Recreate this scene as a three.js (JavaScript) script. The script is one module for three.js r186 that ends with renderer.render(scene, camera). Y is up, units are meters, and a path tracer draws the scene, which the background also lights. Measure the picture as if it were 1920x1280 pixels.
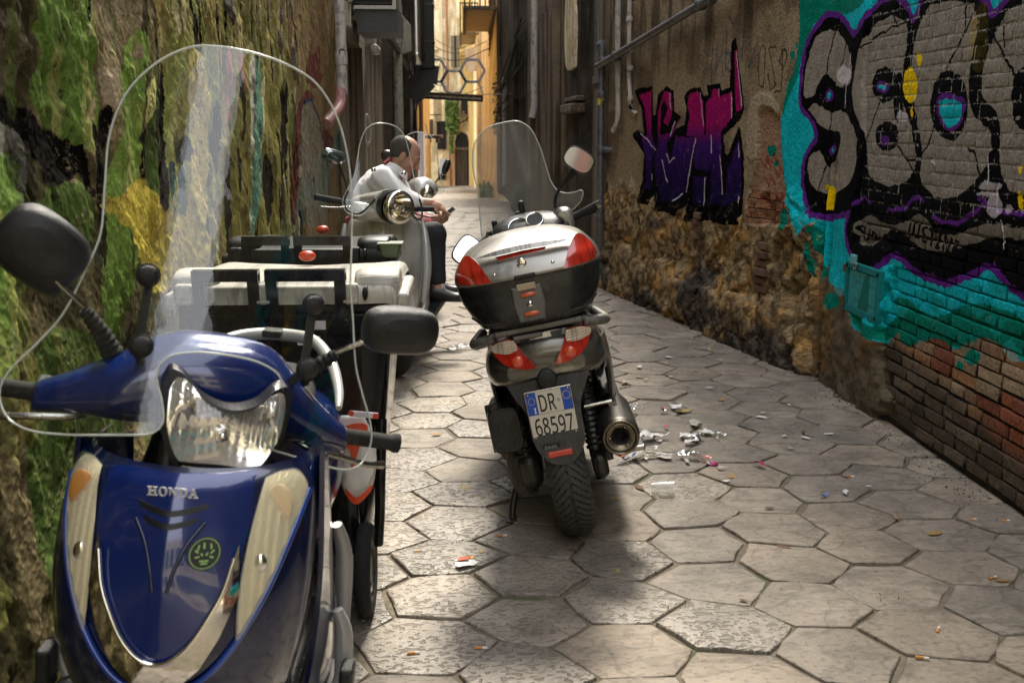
import * as THREE from 'three';
import { mergeGeometries, mergeVertices, toCreasedNormals } from 'three/addons/utils/BufferGeometryUtils.js';
import { RoundedBoxGeometry } from 'three/addons/geometries/RoundedBoxGeometry.js';
import { MarchingCubes } from 'three/addons/objects/MarchingCubes.js';

// ---------- camera, sky, sun, exposure ----------
const scene = new THREE.Scene();
const camera = new THREE.PerspectiveCamera(37.24, 1920 / 1280, 0.1, 400);
camera.position.set(0, 1.45, 0);
camera.rotation.set(-0.2075, -0.04632, 0, 'YXZ');
camera.focus = 3.9; camera.userData.fStop = 5.5;
const renderer = new THREE.WebGLRenderer({ antialias: true });
renderer.toneMapping = THREE.LinearToneMapping;
renderer.toneMappingExposure = 2.7;
renderer.shadowMap.enabled = true;
const SUN_DIR = new THREE.Vector3(0.10, 1.0, -0.80).normalize();
const sun = new THREE.DirectionalLight(new THREE.Color(1.0, 0.92, 0.79), 3.1);
sun.position.copy(SUN_DIR).multiplyScalar(40); sun.castShadow = true; sun.shadow.radius = 24;
Object.assign(sun.shadow.camera, { left: -20, right: 20, top: 20, bottom: -20, near: 1, far: 100 });
sun.shadow.mapSize.set(2048, 2048);
scene.add(sun, sun.target);

// ---------- random numbers and noise ----------
function rng(seed) { let a = seed >>> 0; return () => { a = (a + 0x6d2b79f5) | 0; let t = Math.imul(a ^ (a >>> 15), 1 | a); t = (t + Math.imul(t ^ (t >>> 7), 61 | t)) ^ t; return ((t ^ (t >>> 14)) >>> 0) / 4294967296; }; }
const R0 = rng(77);
const LAT = new Float32Array(65536); { const r = rng(4242); for (let i = 0; i < 65536; i++) LAT[i] = r(); }
const fl = Math.floor, clamp = (x, a = 0, b = 1) => x < a ? a : x > b ? b : x, lerp = (a, b, t) => a + (b - a) * t;
const sstep = (a, b, x) => { const t = clamp((x - a) / (b - a)); return t * t * (3 - 2 * t); };
function vn(x, y, px = 256, py = px) {          // value noise, repeating after px, py cells
  const xi = fl(x), yi = fl(y), fx = x - xi, fy = y - yi;
  const ux = fx * fx * (3 - 2 * fx), uy = fy * fy * (3 - 2 * fy);
  const x0 = ((xi % px) + px) % px, y0 = ((yi % py) + py) % py, x1 = (x0 + 1) % px, y1 = (y0 + 1) % py;
  const a = LAT[(x0 & 255) + (y0 & 255) * 256], b = LAT[(x1 & 255) + (y0 & 255) * 256], c = LAT[(x0 & 255) + (y1 & 255) * 256], d = LAT[(x1 & 255) + (y1 & 255) * 256];
  return a + (b - a) * ux + (c - a + (a - b - c + d) * ux) * uy;
}
function fbm(x, y, o = 4, p = 256, g = 0.5) { let s = 0, a = 1, n = 0; for (let i = 0; i < o; i++) { s += a * vn(x + i * 17, y + i * 31, p, p); n += a; a *= g; x *= 2; y *= 2; p = Math.min(256, p * 2); } return s / n; }
function h3(x, y, z) { let h = Math.imul(Math.round(x * 1000) | 0, 374761393) ^ Math.imul(Math.round(y * 1000) | 0, 668265263) ^ Math.imul(Math.round(z * 1000) | 0, 2147483647 - 58); h = Math.imul(h ^ (h >>> 13), 1274126177); return ((h ^ (h >>> 16)) >>> 0) / 4294967296; }

// ---------- textures ----------
function dtex(w, h, data, srgb, wrap = THREE.RepeatWrapping) {
  const t = new THREE.DataTexture(data, w, h); t.wrapS = t.wrapT = wrap; t.magFilter = THREE.LinearFilter; t.minFilter = THREE.LinearMipmapLinearFilter;
  if (srgb) t.colorSpace = THREE.SRGBColorSpace; t.needsUpdate = true; return t;
}
const s8 = (c) => clamp(c <= 0.0031308 ? c * 12.92 : 1.055 * Math.pow(c, 1 / 2.4) - 0.055) * 255;
function bake(n, fn, wants = 'ch') {             // fn(u, v) -> [r, g, b linear, height 0..1, roughness]
  const c = new Uint8Array(n * n * 4), h = new Uint8Array(n * n * 4), q = wants.includes('r') ? new Uint8Array(n * n * 4) : null;
  for (let j = 0; j < n; j++) for (let i = 0; i < n; i++) {
    const o = fn(i / n, j / n), k = (j * n + i) * 4;
    c[k] = s8(o[0]); c[k + 1] = s8(o[1]); c[k + 2] = s8(o[2]); c[k + 3] = 255;
    const v = clamp(o[3]) * 255; h[k] = h[k + 1] = h[k + 2] = v; h[k + 3] = 255;
    if (q) { const w = clamp(o[4]) * 255; q[k] = q[k + 1] = q[k + 2] = w; q[k + 3] = 255; }
  }
  return { map: dtex(n, n, c, true), bump: dtex(n, n, h, false), rough: q && dtex(n, n, q, false) };
}
function rep(t, x, y = x) { const c = t.clone(); c.repeat.set(x, y); c.needsUpdate = true; return c; }
const hex = (h) => { const c = new THREE.Color(h); return [c.r, c.g, c.b]; };

// ---------- materials ----------
const M = {};
function std(color, rough = 0.6, metal = 0, o = {}) { return new THREE.MeshStandardMaterial({ color: Array.isArray(color) ? new THREE.Color().setRGB(...color) : color, roughness: rough, metalness: metal, side: THREE.DoubleSide, ...o }); }
function phy(color, rough, metal, o) { return new THREE.MeshPhysicalMaterial({ color: Array.isArray(color) ? new THREE.Color().setRGB(...color) : color, roughness: rough, metalness: metal, side: THREE.DoubleSide, ...o }); }
// small worn-surface maps shared by plastics, paints and metals
const GRAIN = bake(512, (u, v) => { const f = fbm(u * 64, v * 64, 3, 64), g = fbm(u * 6, v * 6, 4, 6), d = 0.86 + 0.28 * (g - 0.5) ; return [d, d, d, f, 0.42 + 0.5 * g + 0.15 * (f - 0.5)]; }, 'chr');
const DUST = bake(1024, (u, v) => { const g = fbm(u * 5, v * 5, 6, 5), f = vn(u * 256, v * 256), st = sstep(0.52, 0.75, fbm(u * 40, v * 3 + 7, 4, 40)); const d = clamp(0.62 + 0.55 * (g - 0.3) - 0.3 * st + 0.1 * (f - 0.5), 0.25, 1); return [d, d * 0.985, d * 0.95, 0.5 * g + 0.5 * f, clamp(0.35 + 0.8 * (0.75 - d) + 0.1 * f)]; }, 'chr');
const tr = (t, k) => rep(t, k);
M.blackPlastic = std([0.012, 0.012, 0.013], 0.48, 0, { roughnessMap: tr(GRAIN.rough, 3), bumpMap: tr(GRAIN.bump, 6), bumpScale: 0.0004 });
M.greyPlastic = std([0.06, 0.06, 0.062], 0.7, 0, { roughnessMap: tr(GRAIN.rough, 3), bumpMap: tr(GRAIN.bump, 6), bumpScale: 0.0004, map: tr(DUST.map, 2) });
M.rubber = std([0.018, 0.018, 0.019], 0.85, 0, { map: tr(DUST.map, 2), bumpMap: tr(GRAIN.bump, 4), bumpScale: 0.0006 });
M.chrome = std([0.78, 0.77, 0.75], 0.06, 1);
M.steel = std([0.52, 0.51, 0.49], 0.3, 1, { roughnessMap: tr(GRAIN.rough, 2), map: tr(DUST.map, 2) });
M.darkMetal = std([0.09, 0.085, 0.08], 0.45, 0.8, { map: tr(DUST.map, 2) });
M.silverPaint = phy([0.42, 0.41, 0.39], 0.38, 0.75, { clearcoat: 0.6, clearcoatRoughness: 0.15, map: tr(DUST.map, 1) });
M.lens = phy([1, 1, 1], 0.02, 0, { transmission: 1, thickness: 0, ior: 1.5 });

// ---------- geometry helpers ----------
const V = (x, y, z) => new THREE.Vector3(x, y, z);
function numbered(name) { const n = (numbered.n[name] = (numbered.n[name] ?? -1) + 1); return n ? name + '_' + String(n).padStart(3, '0') : name; }
numbered.n = {};
function fix(g) {                                  // same attributes everywhere, so that anything merges
  for (const k of Object.keys(g.attributes)) if (!['position', 'normal', 'uv'].includes(k)) g.deleteAttribute(k);
  if (!g.attributes.uv) g.setAttribute('uv', new THREE.BufferAttribute(new Float32Array(g.attributes.position.count * 2), 2));
  if (!g.attributes.normal) g.computeVertexNormals();
  return g.index ? g.toNonIndexed() : g;
}
const merge = (list) => list.length === 1 ? list[0] : mergeGeometries(list.map(fix));
function thing(name, label, category, pos = [0, 0, 0], group) {
  const o = new THREE.Group(); o.name = numbered(name); o.position.set(...pos); o.userData = { label, category }; if (group) o.userData.group = group; scene.add(o); return o;
}
function part(name, geo, mat, parent, label) {
  if (['wall', 'exhaust_bracket', 'red_print', 'upper_wall', 'footrest_fairing', 'side_panel', 'shield_back', 'door_frame', 'cornice', 'corbel', 'bracket', 'sock', 'eye', 'eyebrow', 'collar', 'strap_end'].includes(name) && Array.isArray(geo) && geo.length > 1) return geo.map((g) => part(name, g, mat, parent, label))[0];   // pieces that stand apart
  const m = new THREE.Mesh(Array.isArray(geo) ? merge(geo) : geo, mat); m.name = name; m.castShadow = m.receiveShadow = true; if (label) m.userData.label = label; parent.add(m); return m;
}
function solo(name, geo, mat, label, category, group, pos) {
  const m = part(numbered(name), geo, mat, scene); m.userData = { label, category }; if (group) m.userData.group = group; if (pos) m.position.set(...pos); return m;
}
function struct(name, geo, mat, parent = scene) { const m = part(parent === scene ? numbered(name) : name, geo, mat, parent); if (parent === scene) m.userData.kind = 'structure'; return m; }
const box = (x0, y0, z0, x1, y1, z1) => new THREE.BoxGeometry(Math.abs(x1 - x0), Math.abs(y1 - y0), Math.abs(z1 - z0)).translate((x0 + x1) / 2, (y0 + y1) / 2, (z0 + z1) / 2);
const rbox = (cx, cy, cz, w, h, d, r = 0.01, s = 3) => new RoundedBoxGeometry(w, h, d, s, Math.min(r, w / 2.01, h / 2.01, d / 2.01)).translate(cx, cy, cz);
function tube(pts, r, seg = 24, rad = 10, closed = false, tension = 0.5) {
  const c = new THREE.CatmullRomCurve3(pts.map((p) => V(...p)), closed, 'catmullrom', tension);
  if (typeof r === 'number') { const g = new THREE.TubeGeometry(c, seg, r, rad, closed); if (closed) return g; return merge([g, cap(c, 0, r, rad), cap(c, 1, r, rad)]); }
  const g = new THREE.TubeGeometry(c, seg, 1, rad, false), p = g.attributes.position;   // r(t): a tapered tube
  for (let i = 0; i <= seg; i++) { const q = c.getPointAt(i / seg), k = r(i / seg); for (let j = 0; j <= rad; j++) { const n = i * (rad + 1) + j; p.setXYZ(n, q.x + (p.getX(n) - q.x) * k, q.y + (p.getY(n) - q.y) * k, q.z + (p.getZ(n) - q.z) * k); } }
  g.computeVertexNormals(); return merge([g, cap(c, 0, r(0), rad), cap(c, 1, r(1), rad)]);
}
function cap(c, t, r, rad) { const q = c.getPointAt(t), d = c.getTangentAt(t); const g = new THREE.CircleGeometry(Math.max(r, 1e-4), rad); g.lookAt(t ? d : d.clone().negate()); return g.translate(q.x, q.y, q.z); }
function pipe(a, b, r, rad = 10) { return tube([a, b], r, 1, rad); }
function sq(a, b, w, h = w) {                       // a square bar from a to b
  const A = V(...a), B = V(...b), L = A.distanceTo(B), g = new THREE.BoxGeometry(w, h, L); g.lookAt(B.clone().sub(A)); const m = A.add(B).multiplyScalar(0.5); return g.translate(m.x, m.y, m.z);
}
function lathe(pts, seg = 24, axis = 'y') { const g = new THREE.LatheGeometry(pts.map((p) => new THREE.Vector2(...p)), seg); if (axis === 'x') g.rotateZ(-Math.PI / 2); if (axis === 'z') g.rotateX(Math.PI / 2); return g; }
// smooth sheet through a grid of control points rows[j][i] = [x, y, z]; th gives it thickness along its normal
function cr(a, b, c, d, t) { return 0.5 * (2 * b + (c - a) * t + (2 * a - 5 * b + 4 * c - d) * t * t + (3 * b - a - 3 * c + d) * t * t * t); }
function crAt(list, t, get) { const n = list.length - 1, f = clamp(t, 0, 1) * n, i = Math.min(fl(f), n - 1), k = f - i; const q = (m) => get(list[clamp(m, 0, n)]); const b = q(i), c = q(i + 1), a = i > 0 ? q(i - 1) : b.map((v, w) => 2 * v - c[w]), d = i + 2 <= n ? q(i + 2) : c.map((v, w) => 2 * v - b[w]); return b.map((v, w) => cr(a[w], v, c[w], d[w], k)); }
function sheet(rows, nu = 24, nv = 24, th = 0, fn) {
  const pos = [], uv = [], idx = [];
  for (let j = 0; j <= nv; j++) { const line = rows[0].map((_, i) => crAt(rows, j / nv, (r) => r[i])); for (let i = 0; i <= nu; i++) { let p = crAt(line, i / nu, (q) => q); if (fn) p = fn(p, i / nu, j / nv); pos.push(...p); uv.push(i / nu, j / nv); } }
  for (let j = 0; j < nv; j++) for (let i = 0; i < nu; i++) { const a = j * (nu + 1) + i, b = a + 1, c = a + nu + 1, d = c + 1; idx.push(a, b, c, b, d, c); }
  const g = new THREE.BufferGeometry(); g.setAttribute('position', new THREE.Float32BufferAttribute(pos, 3)); g.setAttribute('uv', new THREE.Float32BufferAttribute(uv, 2)); g.setIndex(idx); g.computeVertexNormals();
  return th ? thicken(g, nu, nv, th) : g;
}
function thicken(g, nu, nv, th) {
  const p = g.attributes.position, n = g.attributes.normal, q = g.clone(), k = q.attributes.position;
  for (let i = 0; i < p.count; i++) k.setXYZ(i, p.getX(i) - n.getX(i) * th, p.getY(i) - n.getY(i) * th, p.getZ(i) - n.getZ(i) * th);
  q.setIndex([...q.index.array].reverse()); q.computeVertexNormals();
  const rim = []; for (let i = 0; i <= nu; i++) rim.push(i); for (let j = 1; j <= nv; j++) rim.push(j * (nu + 1) + nu); for (let i = nu - 1; i >= 0; i--) rim.push(nv * (nu + 1) + i); for (let j = nv - 1; j > 0; j--) rim.push(j * (nu + 1)); rim.push(0);
  const pos = [], idx = []; rim.forEach((v, i) => { pos.push(p.getX(v), p.getY(v), p.getZ(v), k.getX(v), k.getY(v), k.getZ(v)); if (i) { const a = 2 * i - 2; idx.push(a, a + 1, a + 2, a + 1, a + 3, a + 2); } });
  const r = new THREE.BufferGeometry(); r.setAttribute('position', new THREE.Float32BufferAttribute(pos, 3)); r.setIndex(idx); r.computeVertexNormals();
  return merge([g, q, r]);
}
// skin over closed cross-sections: rings[j] = list of [x, y, z]; caps close the ends
function skin(rings, nu = 32, nv = 24, caps = true, fn) {
  const ring = (r) => { const out = []; const n = r.length; for (let i = 0; i < nu; i++) { const f = i / nu * n, a = fl(f), k = f - a, q = (m) => r[((m % n) + n) % n]; out.push([0, 1, 2].map((w) => cr(q(a - 1)[w], q(a)[w], q(a + 1)[w], q(a + 2)[w], k))); } return out; };
  const R = rings.map(ring), pos = [], uv = [], idx = [];
  for (let j = 0; j <= nv; j++) for (let i = 0; i <= nu; i++) { let p = crAt(R, j / nv, (r) => r[i % nu]); if (fn) p = fn(p, i / nu, j / nv); pos.push(...p); uv.push(i / nu, j / nv); }
  for (let j = 0; j < nv; j++) for (let i = 0; i < nu; i++) { const a = j * (nu + 1) + i, b = a + 1, c = a + nu + 1, d = c + 1; idx.push(a, b, c, b, d, c); }
  if (caps) for (const j of [0, nv]) { const n = pos.length / 3, o = [0, 0, 0]; for (let i = 0; i < nu; i++) for (let w = 0; w < 3; w++) o[w] += pos[(j * (nu + 1) + i) * 3 + w] / nu; pos.push(...o); uv.push(0.5, 0.5); for (let i = 0; i < nu; i++) { const a = j * (nu + 1) + i; j ? idx.push(a, a + 1, n) : idx.push(a + 1, a, n); } }
  const g = new THREE.BufferGeometry(); g.setAttribute('position', new THREE.Float32BufferAttribute(pos, 3)); g.setAttribute('uv', new THREE.Float32BufferAttribute(uv, 2)); g.setIndex(idx);
  g.computeVertexNormals(); { const p = g.attributes.position, n = g.attributes.normal; for (let j = 0; j <= nv; j++) { const a = j * (nu + 1), b = a + nu, x = n.getX(a) + n.getX(b), y = n.getY(a) + n.getY(b), z = n.getZ(a) + n.getZ(b), l = Math.hypot(x, y, z) || 1; n.setXYZ(a, x / l, y / l, z / l); n.setXYZ(b, x / l, y / l, z / l); } }
  return g;
}
const sup = (cx, cy, cz, rx, ry, e = 2.6, n = 16, axis = 'z') => { const o = []; for (let i = 0; i < n; i++) { const a = i / n * 2 * Math.PI, c = Math.cos(a), s = Math.sin(a), x = Math.sign(c) * Math.pow(Math.abs(c), 2 / e) * rx, y = Math.sign(s) * Math.pow(Math.abs(s), 2 / e) * ry; o.push(axis === 'z' ? [cx + x, cy + y, cz] : axis === 'y' ? [cx + x, cy, cz + y] : [cx, cy + y, cz + x]); } return o; };
function shapeOf(pts, smooth) { const s = new THREE.Shape(); const v = pts.map((p) => new THREE.Vector2(...p)); if (smooth) { const c = new THREE.SplineCurve([...v, v[0]]); return new THREE.Shape(c.getPoints(pts.length * 5).slice(0, -1)); } s.setFromPoints(v); return s; }
function slab(pts, depth, bevel = 0, smooth = true, holes = []) { const s = shapeOf(pts, smooth); for (const h of holes) s.holes.push(shapeOf(h, smooth)); return new THREE.ExtrudeGeometry(s, { depth, bevelEnabled: bevel > 0, bevelThickness: bevel, bevelSize: bevel, bevelSegments: 2, curveSegments: 6 }); }
// an outline filled finely, then laid over a surface z = f(x, y); with thickness
function laid(pts, f, th = 0.003, smooth = true, step = 0.02, holes = []) {
  const s = shapeOf(pts, smooth), o = s.getPoints(), hs = holes.map((h) => shapeOf(h, smooth).getPoints()), inP = (x, y, l) => { let c = false; for (let i = 0, j = l.length - 1; i < l.length; j = i++) if ((l[i].y > y) !== (l[j].y > y) && x < (l[j].x - l[i].x) * (y - l[i].y) / (l[j].y - l[i].y) + l[i].x) c = !c; return c; };
  // conforming triangulation: outline triangles, split until small
  let tris = THREE.ShapeUtils.triangulateShape(o, hs); const P = [...o, ...hs.flat()].map((p) => [p.x, p.y]);
  const key = (a, b) => a < b ? a * 1e6 + b : b * 1e6 + a;
  for (let it = 0; it < 7; it++) { const mid = new Map(); let any = false; const want = (a, b) => Math.hypot(P[a][0] - P[b][0], P[a][1] - P[b][1]) > step;
    const m = (a, b) => { const k = key(a, b); if (!mid.has(k)) { P.push([(P[a][0] + P[b][0]) / 2, (P[a][1] + P[b][1]) / 2]); mid.set(k, P.length - 1); } return mid.get(k); };
    const out = []; for (const [a, b, c] of tris) { const ab = want(a, b), bc = want(b, c), ca = want(c, a); const n = ab + bc + ca; if (!n) { out.push([a, b, c]); continue; } any = true;
      if (n === 3) { const x = m(a, b), y = m(b, c), z = m(c, a); out.push([a, x, z], [x, b, y], [z, y, c], [x, y, z]); }
      else if (n === 1) { if (ab) { const x = m(a, b); out.push([a, x, c], [x, b, c]); } else if (bc) { const x = m(b, c); out.push([b, x, a], [x, c, a]); } else { const x = m(c, a); out.push([c, x, b], [x, a, b]); } }
      else { if (!ab) { const y = m(b, c), z = m(c, a); out.push([c, z, y], [z, a, y], [a, b, y]); } else if (!bc) { const x = m(a, b), z = m(c, a); out.push([a, x, z], [x, b, z], [b, c, z]); } else { const x = m(a, b), y = m(b, c); out.push([b, y, x], [y, c, x], [c, a, x]); } } }
    tris = out; if (!any) break; }
  const pos = [], uv = [], idx = []; const N = P.length;
  for (let k = 0; k < (th ? 2 : 1); k++) for (const [x, y] of P) { const q = f(x, y); if (typeof q === 'number') pos.push(x, y, q - k * th); else pos.push(q[0], q[1], q[2] - k * th); uv.push(x * 4, y * 4); }
  for (const [a, b, c] of tris) idx.push(a, b, c); if (th) for (const [a, b, c] of tris) idx.push(N + a, N + c, N + b);
  const g = new THREE.BufferGeometry(); g.setAttribute('position', new THREE.Float32BufferAttribute(pos, 3)); g.setAttribute('uv', new THREE.Float32BufferAttribute(uv, 2)); g.setIndex(idx); g.computeVertexNormals();
  if (!th) return g;
  const cnt = new Map(); for (const [a, b, c] of tris) for (const [x, y] of [[a, b], [b, c], [c, a]]) { const k = key(x, y); cnt.set(k, cnt.has(k) ? null : [x, y]); }
  const rp = []; for (const e of cnt.values()) if (e) { const [a, b] = e, w = (i) => [pos[i * 3], pos[i * 3 + 1], pos[i * 3 + 2]]; rp.push(...w(a), ...w(a + N), ...w(b), ...w(b), ...w(a + N), ...w(b + N)); }
  const r = new THREE.BufferGeometry(); r.setAttribute('position', new THREE.Float32BufferAttribute(rp, 3)); r.computeVertexNormals();
  return merge([g, r]);
}
const mirrorX = (g) => { const c = g.clone(); c.scale(-1, 1, 1); if (c.index) c.setIndex([...c.index.array].reverse()); else { for (const k of Object.keys(c.attributes)) { const a = c.attributes[k], n = a.itemSize; for (let i = 0; i < a.count; i += 3) for (let w = 0; w < n; w++) { const t = a.array[(i + 1) * n + w]; a.array[(i + 1) * n + w] = a.array[(i + 2) * n + w]; a.array[(i + 2) * n + w] = t; } } } return c; };
const mat4 = (px, py, pz, rx = 0, ry = 0, rz = 0, s = 1) => new THREE.Matrix4().compose(V(px, py, pz), new THREE.Quaternion().setFromEuler(new THREE.Euler(rx, ry, rz, 'YXZ')), V(s, s, s));
const ap = (g, m) => { (Array.isArray(g) ? g : [g]).forEach((k) => k.applyMatrix4(m)); return g; };
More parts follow.
